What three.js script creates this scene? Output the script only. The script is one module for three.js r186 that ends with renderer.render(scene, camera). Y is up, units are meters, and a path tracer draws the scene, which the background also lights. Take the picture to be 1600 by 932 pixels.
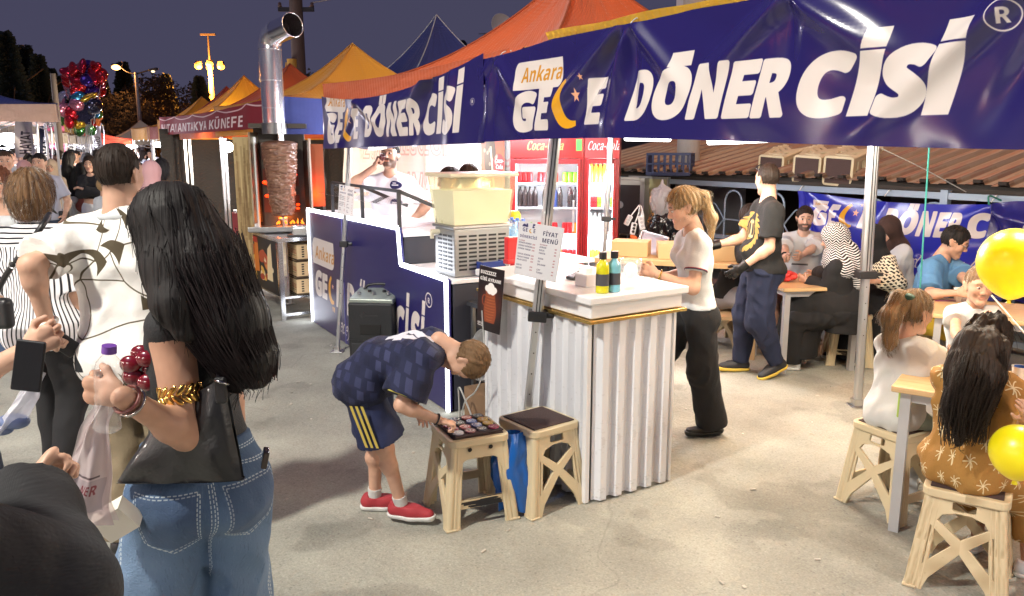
import * as THREE from 'three';
import { mergeGeometries, mergeVertices } from 'three/addons/utils/BufferGeometryUtils.js';
import { RoundedBoxGeometry } from 'three/addons/geometries/RoundedBoxGeometry.js';

const scene = new THREE.Scene();
const EYE = 1.85, FOCAL = 1250, PITCH = Math.atan((466 - 228) / FOCAL);
const camera = new THREE.PerspectiveCamera(2 * Math.atan(466 / FOCAL) * 180 / Math.PI, 1600 / 932, 0.05, 900);
camera.position.set(0, EYE, 0);
camera.rotation.x = -PITCH;
scene.add(camera);
const renderer = new THREE.WebGLRenderer({ antialias: true });
renderer.toneMapping = THREE.LinearToneMapping;
renderer.toneMappingExposure = 1.06;
renderer.shadowMap.enabled = true;
{
// dusk sky: muted violet-blue, a little warmer near the horizon
const W = 256, H = 128, data = new Float32Array(W * H * 4);
for (let j = 0; j < H; j++) {
const e = ((j + 0.5) / H - 0.5) * Math.PI, t = Math.max(0, Math.sin(e));
const k = Math.pow(t, 0.6);
for (let i = 0; i < W; i++) {
const o = (j * W + i) * 4;
data[o] = 0.062 - 0.012 * k; data[o + 1] = 0.059 - 0.01 * k; data[o + 2] = 0.1 + 0.004 * k; data[o + 3] = 1;
if (e < 0) { data[o] *= 0.5; data[o + 1] *= 0.5; data[o + 2] *= 0.5; }
}
}
const sky = new THREE.DataTexture(data, W, H, THREE.RGBAFormat, THREE.FloatType);
sky.mapping = THREE.EquirectangularReflectionMapping; sky.magFilter = THREE.LinearFilter; sky.needsUpdate = true;
scene.background = sky; scene.environment = sky;
}
const dusk = new THREE.DirectionalLight(0xcfc4ff, 0.22);
dusk.name = 'dusk_glow'; dusk.position.set(-20, 34, 26); dusk.target.position.set(0, 0, -5);
dusk.castShadow = true; dusk.shadow.radius = 50; dusk.shadow.mapSize.set(2048, 2048);
Object.assign(dusk.shadow.camera, { left: -20, right: 20, top: 20, bottom: -20, near: 1, far: 120 });
scene.add(dusk, dusk.target);
function lampLight(name, pos, color, intensity, radius = 3) {
const l = new THREE.PointLight(color, intensity); l.name = name; l.position.copy(pos); l.castShadow = true; l.shadow.radius = radius; scene.add(l); return l;
}

const V = (x, y, z) => new THREE.Vector3(x, y, z), PI = Math.PI, R = (d) => d * PI / 180;
const CP = Math.cos(PITCH), SP = Math.sin(PITCH);
const ray = (px, py) => { const cx = (px - 800) / FOCAL, cy = (466 - py) / FOCAL; return [cx, cy * CP - SP, CP + cy * SP]; };
const at = (px, py, D) => { const r = ray(px, py), k = D / r[2]; return V(r[0] * k, EYE + r[1] * k, -D); };      // a place D metres ahead, as surveyed from the photograph
const gp = (px, py, h = 0) => { const r = ray(px, py), k = (h - EYE) / r[1]; return V(r[0] * k, h, -r[2] * k); };
// the row of stalls: s runs along the front towards the viewer, t runs back from the street
const U = [0.536, 0.844], O0 = [0.05, 4.5], ROW = -Math.atan2(0.844, 0.536);
const row = (s, t, y = 0) => V(O0[0] + U[0] * s + U[1] * t, y, -(O0[1] - U[1] * s + U[0] * t));

let _seed = 12345;
const rnd = () => { _seed = (_seed + 0x6d2b79f5) | 0; let t = Math.imul(_seed ^ (_seed >>> 15), 1 | _seed); t = (t + Math.imul(t ^ (t >>> 7), 61 | t)) ^ t; return ((t ^ (t >>> 14)) >>> 0) / 4294967296; };
const rr = (a, b) => a + (b - a) * rnd(), pick = (a) => a[Math.floor(rnd() * a.length)];
const clamp = (x, a, b) => x < a ? a : x > b ? b : x, lerp = (a, b, t) => a + (b - a) * t;
const sstep = (a, b, x) => { const t = clamp((x - a) / (b - a), 0, 1); return t * t * (3 - 2 * t); };
function h3(x, y, z) { let h = Math.imul(x, 374761393) ^ Math.imul(y, 668265263) ^ Math.imul(z, 1274126177); h = Math.imul(h ^ (h >>> 13), 1103515245); return ((h ^ (h >>> 16)) >>> 0) / 4294967296; }
function noise3(x, y, z) {
const i = Math.floor(x), j = Math.floor(y), k = Math.floor(z), f = x - i, g = y - j, h = z - k;
const u = f * f * (3 - 2 * f), v = g * g * (3 - 2 * g), w = h * h * (3 - 2 * h);
const L = lerp;
return L(L(L(h3(i, j, k), h3(i + 1, j, k), u), L(h3(i, j + 1, k), h3(i + 1, j + 1, k), u), v), L(L(h3(i, j, k + 1), h3(i + 1, j, k + 1), u), L(h3(i, j + 1, k + 1), h3(i + 1, j + 1, k + 1), u), v), w) * 2 - 1;
}
const fbm = (x, y, z, o = 3) => { let s = 0, a = 0.5; for (let i = 0; i < o; i++) { s += a * noise3(x, y, z); x *= 2.03; y *= 2.03; z *= 2.03; a *= 0.5; } return s; };

const lin = (r, g, b) => new THREE.Color().setRGB(r, g, b);
const col = (c) => c instanceof THREE.Color ? c : Array.isArray(c) ? lin(...c) : new THREE.Color(c);
function M(color, rough = 0.6, metal = 0, extra = {}) {
return new THREE.MeshPhysicalMaterial({ color: col(color), roughness: rough, metalness: metal, ...extra });
}
function glow(color, strength) { return new THREE.MeshStandardMaterial({ color: 0x222222, emissive: col(color), emissiveIntensity: strength, roughness: 0.5 }); }
function canvas(w, h, draw, srgb = true) {
const c = document.createElement('canvas'); c.width = w; c.height = h;
draw(c.getContext('2d'), w, h);
const t = new THREE.CanvasTexture(c); t.wrapS = t.wrapT = THREE.RepeatWrapping; t.magFilter = THREE.LinearFilter;
if (srgb) t.colorSpace = THREE.SRGBColorSpace; return t;
}
function heightTex(n, f) { // f(u,v) in 0..1 -> grey bytes; u, v in 0..1
const d = new Uint8Array(n * n * 4);
for (let j = 0; j < n; j++) for (let i = 0; i < n; i++) { const v = clamp(f(i / n, j / n), 0, 1) * 255, o = (j * n + i) * 4; d[o] = d[o + 1] = d[o + 2] = v; d[o + 3] = 255; }
const t = new THREE.DataTexture(d, n, n); t.wrapS = t.wrapT = THREE.RepeatWrapping; t.magFilter = THREE.LinearFilter; t.needsUpdate = true; return t;
}
const rep = (t, u, v = u) => { const c = t.clone(); c.repeat.set(u, v); c.needsUpdate = true; return c; };

function place(g, x = 0, y = 0, z = 0, rx = 0, ry = 0, rz = 0) {
if (rx || ry || rz) g.applyMatrix4(new THREE.Matrix4().makeRotationFromEuler(new THREE.Euler(rx, ry, rz)));
return g.translate(x, y, z);
}
const box = (w, h, d, x, y, z, rx, ry, rz) => place(new THREE.BoxGeometry(w, h, d), x, y, z, rx, ry, rz);
const rbox = (w, h, d, r, x, y, z, rx, ry, rz) => place(new RoundedBoxGeometry(w, h, d, 2, Math.min(r, w / 2.01, h / 2.01, d / 2.01)), x, y, z, rx, ry, rz);
const cyl = (r1, r2, h, x, y, z, n = 16, rx, ry, rz) => place(new THREE.CylinderGeometry(r1, r2, h, n), x, y, z, rx, ry, rz);
const sph = (r, x, y, z, sx = 1, sy = 1, sz = 1, n = 14) => place(new THREE.SphereGeometry(r, n, Math.ceil(n * 0.7)).scale(sx, sy, sz), x, y, z);
const lathe = (pts, n = 24) => new THREE.LatheGeometry(pts.map((p) => new THREE.Vector2(p[0], p[1])), n);
function orient(g, a, b) { // geometry along +y from 0 to its length, put from a towards b
const d = b.clone().sub(a); const q = new THREE.Quaternion().setFromUnitVectors(V(0, 1, 0), d.clone().normalize());
return g.applyMatrix4(new THREE.Matrix4().compose(a, q, V(1, 1, 1)));
}
const rod = (a, b, r, n = 8, r2 = r) => { const L = a.distanceTo(b); return orient(place(new THREE.CylinderGeometry(r2, r, L, n), 0, L / 2, 0), a, b); };
const bar = (a, b, w, d) => { const L = a.distanceTo(b); return orient(place(new THREE.BoxGeometry(w, L, d), 0, L / 2, 0), a, b); };
const tube = (pts, r, n = 6, seg = 0, closed = false) => new THREE.TubeGeometry(new THREE.CatmullRomCurve3(pts, closed), seg || pts.length * 5, r, n, closed);
function sheet(nu, nv, f) { // f(u,v) -> Vector3, uv 0..1
const g = new THREE.PlaneGeometry(1, 1, nu, nv), p = g.attributes.position, uv = g.attributes.uv;
for (let i = 0; i < p.count; i++) { const q = f(uv.getX(i), uv.getY(i)); p.setXYZ(i, q.x, q.y, q.z); }
g.computeVertexNormals(); return g;
}
function extr(points, depth, bevel = 0, holes = []) {
const s = new THREE.Shape(points.map((p) => new THREE.Vector2(p[0], p[1])));
for (const h of holes) s.holes.push(new THREE.Path(h.map((p) => new THREE.Vector2(p[0], p[1]))));
return new THREE.ExtrudeGeometry(s, { depth, bevelEnabled: bevel > 0, bevelSize: bevel, bevelThickness: bevel, bevelSegments: 1, curveSegments: 6 });
}
function merge(list) {
if (!Array.isArray(list)) return list;
if (list.length === 1) return list[0];
const keepColor = list.every((g) => g.attributes.color);
const out = list.map((g0) => {
const g = g0.index ? g0.toNonIndexed() : g0.clone();
for (const k of Object.keys(g.attributes)) if (!['position', 'normal', 'uv'].includes(k) && !(k === 'color' && keepColor)) g.deleteAttribute(k);
if (!g.attributes.uv) g.setAttribute('uv', new THREE.BufferAttribute(new Float32Array(g.attributes.position.count * 2), 2));
if (!g.attributes.normal) g.computeVertexNormals();
g.morphAttributes = {}; return g;
});
return mergeGeometries(out, false);
}
function metricUV(g, sc = 1) { // box-projected uv in metres
const p = g.attributes.position, n = g.attributes.normal, uv = new Float32Array(p.count * 2);
for (let i = 0; i < p.count; i++) {
const ax = Math.abs(n.getX(i)), ay = Math.abs(n.getY(i)), az = Math.abs(n.getZ(i));
const a = ay > ax && ay > az ? [p.getX(i), p.getZ(i)] : ax > az ? [p.getZ(i), p.getY(i)] : [p.getX(i), p.getY(i)];
uv[i * 2] = a[0] / sc; uv[i * 2 + 1] = a[1] / sc;
}
g.setAttribute('uv', new THREE.BufferAttribute(uv, 2)); return g;
}
const _names = {};
function numbered(name) { const n = _names[name] = (_names[name] ?? -1) + 1; return n ? name + '_' + String(n).padStart(3, '0') : name; }
function part(name, geos, mat, parent, label) {
const m = new THREE.Mesh(merge(geos), mat); m.name = name; m.castShadow = m.receiveShadow = true; if (label) m.userData.label = label; (parent || scene).add(m); return m;
}
function tag(o, label, category, group) { o.userData.label = label; o.userData.category = category; if (group) o.userData.group = group; return o; }
function thing(name, label, category, pos = V(0, 0, 0), turn = 0, group) {
const o = new THREE.Group(); o.name = numbered(name); o.position.copy(pos); o.rotation.y = turn; scene.add(o); return tag(o, label, category, group);
}
function solo(name, geos, mat, label, category, pos, turn = 0, group) { const m = part(numbered(name), geos, mat); if (pos) m.position.copy(pos); m.rotation.y = turn; return tag(m, label, category, group); }
function struct(name, geos, mat, parent) { const m = part(parent ? name : numbered(name), geos, mat, parent); if (!parent) m.userData.kind = 'structure'; return m; }
function dup(o, pos, turn, label, group) {
const c = o.clone(); c.name = numbered(o.name.replace(/_\d{3}$/, '')); c.position.copy(pos); c.rotation.y = turn; c.userData = { ...o.userData, label: label || o.userData.label };
if (group) c.userData.group = group; scene.add(c); return c;
}
const cone = (a, b, ra, rb = ra, n = null, k = 1) => {
const bx = b.x - a.x, by = b.y - a.y, bz = b.z - a.z;
let fx = bx, fy = by, fz = bz;
if (n) { const q = (k - 1) * (bx * n.x + by * n.y + bz * n.z); fx += n.x * q; fy += n.y * q; fz += n.z * q; }
return { x: a.x, y: a.y, z: a.z, fx, fy, fz, L: fx * fx + fy * fy + fz * fz || 1e-9, ra, rb, n, k, lip: n ? Math.max(1, k) : 1,
cx: (a.x + b.x) / 2, cy: (a.y + b.y) / 2, cz: (a.z + b.z) / 2 };
};
const ball = (a, r, n = null, k = 1) => cone(a, a, r, r, n, k);
function primDist(q, x, y, z) {
x -= q.x; y -= q.y; z -= q.z;
if (q.n) { const m = (q.k - 1) * (x * q.n.x + y * q.n.y + z * q.n.z); x += q.n.x * m; y += q.n.y * m; z += q.n.z * m; }
let t = (x * q.fx + y * q.fy + z * q.fz) / q.L; t = t < 0 ? 0 : t > 1 ? 1 : t;
x -= q.fx * t; y -= q.fy * t; z -= q.fz * t;
return Math.sqrt(x * x + y * y + z * z) - (q.ra + (q.rb - q.ra) * t);
}
function unionDist(list, n, x, y, z, k) {
let d = 1e3;
for (let i = 0; i < n; i++) { const e = primDist(list[i], x, y, z), h = k - Math.abs(d - e); d = Math.min(d, e); if (h > 0) d -= h * h * 0.25 / k; }
return d;
}
// prims -> geometry; op(x, y, z, d) may clip or ruffle
function skinMesh(prims, cell, k = 0.03, op = null, margin = 0.02) {
let lo = [1e9, 1e9, 1e9], hi = [-1e9, -1e9, -1e9];
for (const q of prims) {
const r = Math.max(q.ra, q.rb) + margin + k * 0.5 + cell, inv = q.n ? 1 / q.k - 1 : 0;
const m = q.n ? inv * (q.fx * q.n.x + q.fy * q.n.y + q.fz * q.n.z) : 0;
const e = [q.x + q.fx + (q.n ? q.n.x * m : 0), q.y + q.fy + (q.n ? q.n.y * m : 0), q.z + q.fz + (q.n ? q.n.z * m : 0)], s = [q.x, q.y, q.z], rr2 = q.k < 1 ? r / q.k : r;
for (let c = 0; c < 3; c++) { lo[c] = Math.min(lo[c], s[c] - rr2, e[c] - rr2); hi[c] = Math.max(hi[c], s[c] + rr2, e[c] + rr2); }
}
const B = 6, N1 = B + 1, bs = B * cell, nb = lo.map((l, c) => Math.ceil((hi[c] - l) / bs)), half = bs * 0.5 * Math.sqrt(3);
const blocks = [], near = new Array(prims.length);
const SX = nb[0] * B + 2, SY = nb[1] * B + 2;
for (let bz = 0; bz < nb[2]; bz++) for (let by = 0; by < nb[1]; by++) for (let bx = 0; bx < nb[0]; bx++) {
const x0 = lo[0] + bx * bs, y0 = lo[1] + by * bs, z0 = lo[2] + bz * bs, cx = x0 + bs / 2, cy = y0 + bs / 2, cz = z0 + bs / 2;
let n = 0, least = 1e3;
for (const q of prims) { const d = primDist(q, cx, cy, cz); if ((d > 0 ? d / q.lip : d) < half + k + margin) near[n++] = q; if (d < least) least = d; }
if (!n || (!op && least < -half * 1.3 - k)) continue;
const v = new Float32Array(N1 * N1 * N1); let pos = false, neg = false;
for (let c = 0, o = 0; c < N1; c++) for (let b = 0; b < N1; b++) for (let a = 0; a < N1; a++, o++) {
const x = x0 + a * cell, y = y0 + b * cell, z = z0 + c * cell; let d = unionDist(near, n, x, y, z, k);
if (op) d = op(x, y, z, d);
v[o] = d; if (d < 0) neg = true; else pos = true;
}
if (pos && neg) blocks.push([bx, by, bz, v]);
}
const P = [], ids = new Map(), I = [];
for (const [bx, by, bz, v] of blocks) for (let c = 0; c < B; c++) for (let b = 0; b < B; b++) for (let a = 0; a < B; a++) {
const o = (c * N1 + b) * N1 + a; let s = 0, sx = 0, sy = 0, sz = 0;
const g = [v[o], v[o + 1], v[o + N1], v[o + N1 + 1], v[o + N1 * N1], v[o + N1 * N1 + 1], v[o + N1 * N1 + N1], v[o + N1 * N1 + N1 + 1]];
let m = 0; for (let i = 0; i < 8; i++) if (g[i] < 0) m |= 1 << i;
if (m === 0 || m === 255) continue;
for (let i = 0; i < 8; i++) for (let ax = 0; ax < 3; ax++) { const j = i | (1 << ax); if (j === i || (g[i] < 0) === (g[j] < 0)) continue; const t = g[i] / (g[i] - g[j]); s++; sx += (i & 1) + (ax === 0 ? t : 0); sy += ((i >> 1) & 1) + (ax === 1 ? t : 0); sz += ((i >> 2) & 1) + (ax === 2 ? t : 0); }
const X = bx * B + a, Y = by * B + b, Z = bz * B + c;
ids.set((Z * SY + Y) * SX + X, P.length / 3);
P.push(lo[0] + (X + sx / s) * cell, lo[1] + (Y + sy / s) * cell, lo[2] + (Z + sz / s) * cell);
}
const st = [1, SX, SX * SY];
for (const [bx, by, bz, v] of blocks) for (let c = 0; c < B; c++) for (let b = 0; b < B; b++) for (let a = 0; a < B; a++) {
const o = (c * N1 + b) * N1 + a, key = ((bz * B + c) * SY + by * B + b) * SX + bx * B + a, s0 = v[o] < 0;
for (let ax = 0; ax < 3; ax++) {
const s1 = v[o + (ax === 0 ? 1 : ax === 1 ? N1 : N1 * N1)] < 0; if (s0 === s1) continue;
const u = st[(ax + 1) % 3], w = st[(ax + 2) % 3], i0 = ids.get(key), i1 = ids.get(key - u), i2 = ids.get(key - u - w), i3 = ids.get(key - w);
if (i0 === undefined || i1 === undefined || i2 === undefined || i3 === undefined) continue;
if (s0) I.push(i0, i1, i2, i0, i2, i3); else I.push(i0, i2, i1, i0, i3, i2);
}
}
const g = new THREE.BufferGeometry();
g.setAttribute('position', new THREE.BufferAttribute(new Float32Array(P), 3)); g.setIndex(I); g.computeVertexNormals();
g.setAttribute('uv', new THREE.BufferAttribute(new Float32Array(P.length / 3 * 2), 2));
return g;
}
function wrapUV(g, o, up, fwd, radius = 0.17) { // cylinder round the axis through o along up; u = 0 in front, metres
const rt = up.clone().cross(fwd).normalize(), f = rt.clone().cross(up).normalize(), src = g.toNonIndexed(), p = src.attributes.position, nrm = g.attributes.normal;
const uv = new Float32Array(p.count * 2), N = new Float32Array(p.count * 3), idx = g.index.array, v = V(0, 0, 0);
for (let i = 0; i < p.count; i++) {
v.fromBufferAttribute(p, i).sub(o); uv[i * 2] = Math.atan2(v.dot(rt), v.dot(f)) / (2 * PI); uv[i * 2 + 1] = v.dot(up);
for (let c = 0; c < 3; c++) N[i * 3 + c] = nrm.getComponent(idx[i], c);
}
for (let i = 0; i < p.count; i += 3) { let m = Math.max(uv[i * 2], uv[i * 2 + 2], uv[i * 2 + 4]); for (let c = 0; c < 3; c++) if (m - uv[(i + c) * 2] > 0.5) uv[(i + c) * 2] += 1; }
for (let i = 0; i < p.count; i++) uv[i * 2] *= 2 * PI * radius;
src.setAttribute('uv', new THREE.BufferAttribute(uv, 2)); src.setAttribute('normal', new THREE.BufferAttribute(N, 3)); return src;
}
function planeUV(g, o, up, rt) { // flat print: u across, v up, metres
const p = g.attributes.position, uv = new Float32Array(p.count * 2), v = V(0, 0, 0);
for (let i = 0; i < p.count; i++) { v.fromBufferAttribute(p, i).sub(o); uv[i * 2] = v.dot(rt); uv[i * 2 + 1] = v.dot(up); }
g.setAttribute('uv', new THREE.BufferAttribute(uv, 2)); return g;
}

const _cache = {};
const cached = (key, f) => _cache[key] ??= f();
function handGeo(pose, cell) {
return cached('hand' + pose + cell, () => {
const q = [cone(V(0, 0.0, 0), V(0, 0.03, 0), 0.027, 0.032, V(0, 0, 1), 1.5), cone(V(-0.012, 0.03, 0), V(-0.018, 0.083, 0), 0.022, 0.023, V(0, 0, 1), 1.9), cone(V(0.01, 0.03, 0), V(0.017, 0.086, 0), 0.024, 0.023, V(0, 0, 1), 1.9), cone(V(0.024, 0.02, 0.006), V(0.03, 0.045, 0.008), 0.016, 0.014)];
const curls = { relaxed: [0.28, 0.35, 0.4, 0.45], grip: [1.05, 1.1, 1.15, 1.2], flat: [0.05, 0.05, 0.08, 0.12], fist: [1.45, 1.5, 1.5, 1.5], point: [0.1, 1.2, 1.35, 1.4], pinch: [0.75, 0.85, 0.95, 1.0] }[pose];
const xs = [0.031, 0.0105, -0.01, -0.029], len = [0.074, 0.082, 0.075, 0.058], fan = [0.1, 0.02, -0.05, -0.13];
for (let i = 0; i < 4; i++) {
let p = V(xs[i], 0.083 - Math.abs(i - 1) * 0.004, 0), a = 0.06; const r0 = i === 3 ? 0.0078 : 0.009;
[0.46, 0.3, 0.24].forEach((f, s) => { a += curls[i] * (s === 0 ? 0.9 : 1); const d = V(fan[i] * Math.cos(a), Math.cos(a), Math.sin(a)).normalize(), e = p.clone().addScaledVector(d, len[i] * f); q.push(cone(p, e, r0 - s * 0.0009, r0 - (s + 1) * 0.0009)); p = e; });
}
const inw = pose === 'flat' || pose === 'relaxed' ? 0.25 : 0.75; let p = V(0.03, 0.028, 0.008);
for (const [l, dx, dz, r] of [[0.042, 0.62, 0.35, 0.0125], [0.03, 0.3 - inw * 0.5, 0.35 + inw * 0.4, 0.0105]]) { const e = p.clone().addScaledVector(V(dx, 0.75, dz).normalize(), l); q.push(cone(p, e, r, r - 0.0015)); p = e; }
return skinMesh(q, cell, 0.008, null, 0.004);
});
}
function headGeo(type, cell) {
return cached('head' + type + cell, () => {
const f = type === 'f', c = type === 'c', w = c ? 1.02 : f ? 0.96 : 1, j = c ? 0.82 : f ? 0.9 : 1.04;
const E = (x, y, z, rx, ry, rz) => { const r = Math.max(rx, ry, rz); return { ell: [x, y, z, rx, ry, rz] }; };
const ells = [[0, 0.034, -0.014, 0.074 * w, 0.09, 0.094], [0, -0.022, 0.022, 0.06 * w, 0.082, 0.062], [0, 0.028, 0.02, 0.066 * w, 0.06, 0.068]];
const pr = [
cone(V(-0.042 * j, -0.062, 0.01), V(-0.012, -0.098, 0.058), 0.024, 0.02), cone(V(0.042 * j, -0.062, 0.01), V(0.012, -0.098, 0.058), 0.024, 0.02), ball(V(0, -0.097, 0.066), 0.019 * j),
cone(V(0, -0.06, -0.025), V(0, -0.165, -0.04), f || c ? 0.046 : 0.054, f || c ? 0.046 : 0.055),
ball(V(-0.038, -0.02, 0.053), 0.024), ball(V(0.038, -0.02, 0.053), 0.024),
];
const fine = [
cone(V(0, 0.014, 0.082), V(0, -0.026, c ? 0.094 : 0.102), 0.009, c ? 0.011 : 0.0125), ball(V(-0.012, -0.031, 0.09), 0.0095), ball(V(0.012, -0.031, 0.09), 0.0095),
cone(V(-0.045, 0.03, 0.066), V(-0.012, 0.032, 0.08), 0.012, 0.011), cone(V(0.045, 0.03, 0.066), V(0.012, 0.032, 0.08), 0.012, 0.011),
cone(V(-0.018, -0.057, 0.077), V(0.018, -0.057, 0.077), 0.0075, 0.0075), cone(V(-0.012, -0.066, 0.0775), V(0.012, -0.066, 0.0775), 0.0085, 0.0085),
];
const ears = [];
for (const s of [-1, 1]) { const n = V(s, 0, 0.45).normalize(); ears.push(cone(V(s * 0.077 * w, 0.014, -0.014), V(s * 0.074 * w, -0.018, -0.006), 0.024, 0.014, n, 3)); }
const all = [ball(V(0, 0.03, -0.01), 0.105), ...pr, ...fine, ...ears];
const sm = (a, b, k) => { const h = k - Math.abs(a - b); let d = Math.min(a, b); return h > 0 ? d - h * h * 0.25 / k : d; };
return skinMesh(all, cell, 0.004, (x, y, z) => {
let d = 1e3;
for (const e of ells) { const X = (x - e[0]) / e[3], Y = (y - e[1]) / e[4], Z = (z - e[2]) / e[5], l = Math.sqrt(X * X + Y * Y + Z * Z) || 1e-6, g = Math.sqrt(X * X / e[3] / e[3] + Y * Y / e[4] / e[4] + Z * Z / e[5] / e[5]) || 1e-6; d = sm(d, l * (l - 1) / g, 0.03); }
for (const q of pr) d = sm(d, primDist(q, x, y, z), 0.028);
for (const s of [-1, 1]) { const r = Math.hypot(x - s * 0.031, (y - 0.009) * 1.25, z - 0.094) - 0.0165; d = -sm(-d, r, 0.014); }
for (const q of fine) d = sm(d, primDist(q, x, y, z), 0.011);
const m = Math.hypot(Math.max(0, Math.abs(x) - 0.019), (y + 0.0613) * 1.6, z - 0.0865) - 0.0028; d = -sm(-d, m, 0.003);
for (const q of ears) d = sm(d, primDist(q, x, y, z) / 2, 0.006);
for (const s of [-1, 1]) { const m2 = Math.hypot(x - s * 0.087 * w, (y - 0.004) * 0.8, z + 0.004) - 0.009; d = -sm(-d, m2, 0.006); }
return d;
}, 0.012);
});
}
function shoeGeos(style, cell) {
return cached('shoe' + style + cell, () => {
const n = V(0, 1, 0), hi = style === 'sandal' ? 0.055 : 0.085;
const up = [cone(V(0, 0.05, -0.045), V(0, 0.05, 0.06), 0.041, 0.046), cone(V(0, 0.05, 0.06), V(0.004, 0.036, 0.165), 0.044, 0.033), cone(V(0, 0.06, -0.03), V(0, 0.1, -0.02), 0.043, 0.043), cone(V(0, 0.09, 0.0), V(0, 0.05, 0.09), 0.038, 0.036)];
const upper = skinMesh(up, cell, 0.02, (x, y, z, d) => Math.max(d, 0.022 - y, y - hi - (z < -0.03 ? 0.012 : 0)));
const so = [cone(V(0, 0.03, -0.05), V(0, 0.03, 0.06), 0.043, 0.05), cone(V(0, 0.03, 0.06), V(0.004, 0.03, 0.168), 0.05, 0.04)];
const sole = skinMesh(so, cell, 0.02, (x, y, z, d) => Math.max(d, -y, y - 0.028 - Math.max(0, z - 0.12) * 0.12));
return [upper, sole];
});
}
const xf = (g, m) => g.clone().applyMatrix4(m);
function basis(o, x, y, z) { return new THREE.Matrix4().makeBasis(x, y, z).setPosition(o); }

function ik(root, target, l1, l2, pole) {
const d = target.clone().sub(root); let L = d.length(); const max = (l1 + l2) * 0.999, end = target.clone();
if (L > max) { end.copy(root).addScaledVector(d, max / L); L = max; }
d.normalize(); const a = (l1 * l1 - l2 * l2 + L * L) / (2 * L), h = Math.sqrt(Math.max(0, l1 * l1 - a * a));
const p = pole.clone().addScaledVector(d, -pole.dot(d)); if (p.lengthSq() < 1e-8) p.set(0, 0, 1); p.normalize();
return [root.clone().addScaledVector(d, a).addScaledVector(p, h), end];
}
const SKIN = { fair: [0.56, 0.33, 0.23], tan: [0.45, 0.25, 0.165], olive: [0.4, 0.22, 0.14], pale: [0.62, 0.4, 0.3] };
const skinMat = new THREE.MeshPhysicalMaterial({ vertexColors: true, roughness: 0.52, sheen: 0.1, sheenRoughness: 0.5, sheenColor: lin(1, 0.7, 0.6) });
const eyeMat = new THREE.MeshPhysicalMaterial({ vertexColors: true, roughness: 0.12 });
const HAIR = { black: [0.012, 0.01, 0.01], dark: [0.022, 0.014, 0.01], brown: [0.06, 0.034, 0.02], light: [0.17, 0.1, 0.05], blond: [0.36, 0.24, 0.12], red: [0.11, 0.035, 0.016] };
const strandBump = heightTex(256, (u, v) => 0.5 + 0.5 * (fbm(u * 90, v * 3, 1, 2)) + 0.25 * noise3(u * 30, v * 2, 5));
const clothBump = heightTex(256, (u, v) => 0.5 + 0.22 * Math.sin(u * 2 * PI * 64) * Math.sin(v * 2 * PI * 64) + 0.3 * noise3(u * 40, v * 40, 3));
const hairMats = {};
function hairMat(c) { return hairMats[c] ??= M(HAIR[c] || c, 0.6, 0, { bumpMap: rep(strandBump, 6, 1.2), bumpScale: 0.004, specularIntensity: 0.5, sheen: 0.3, sheenColor: col(HAIR[c]).multiplyScalar(6).addScalar(0.05), sheenRoughness: 0.4 }); }
function cloth(c, rough = 0.9, extra = {}) { return M(c, rough, 0, { bumpMap: rep(clothBump, 9, 9), bumpScale: 0.0012, sheen: 0.05, sheenColor: col(c).multiplyScalar(0.5).addScalar(0.02), sheenRoughness: 0.7, ...extra }); }

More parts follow.
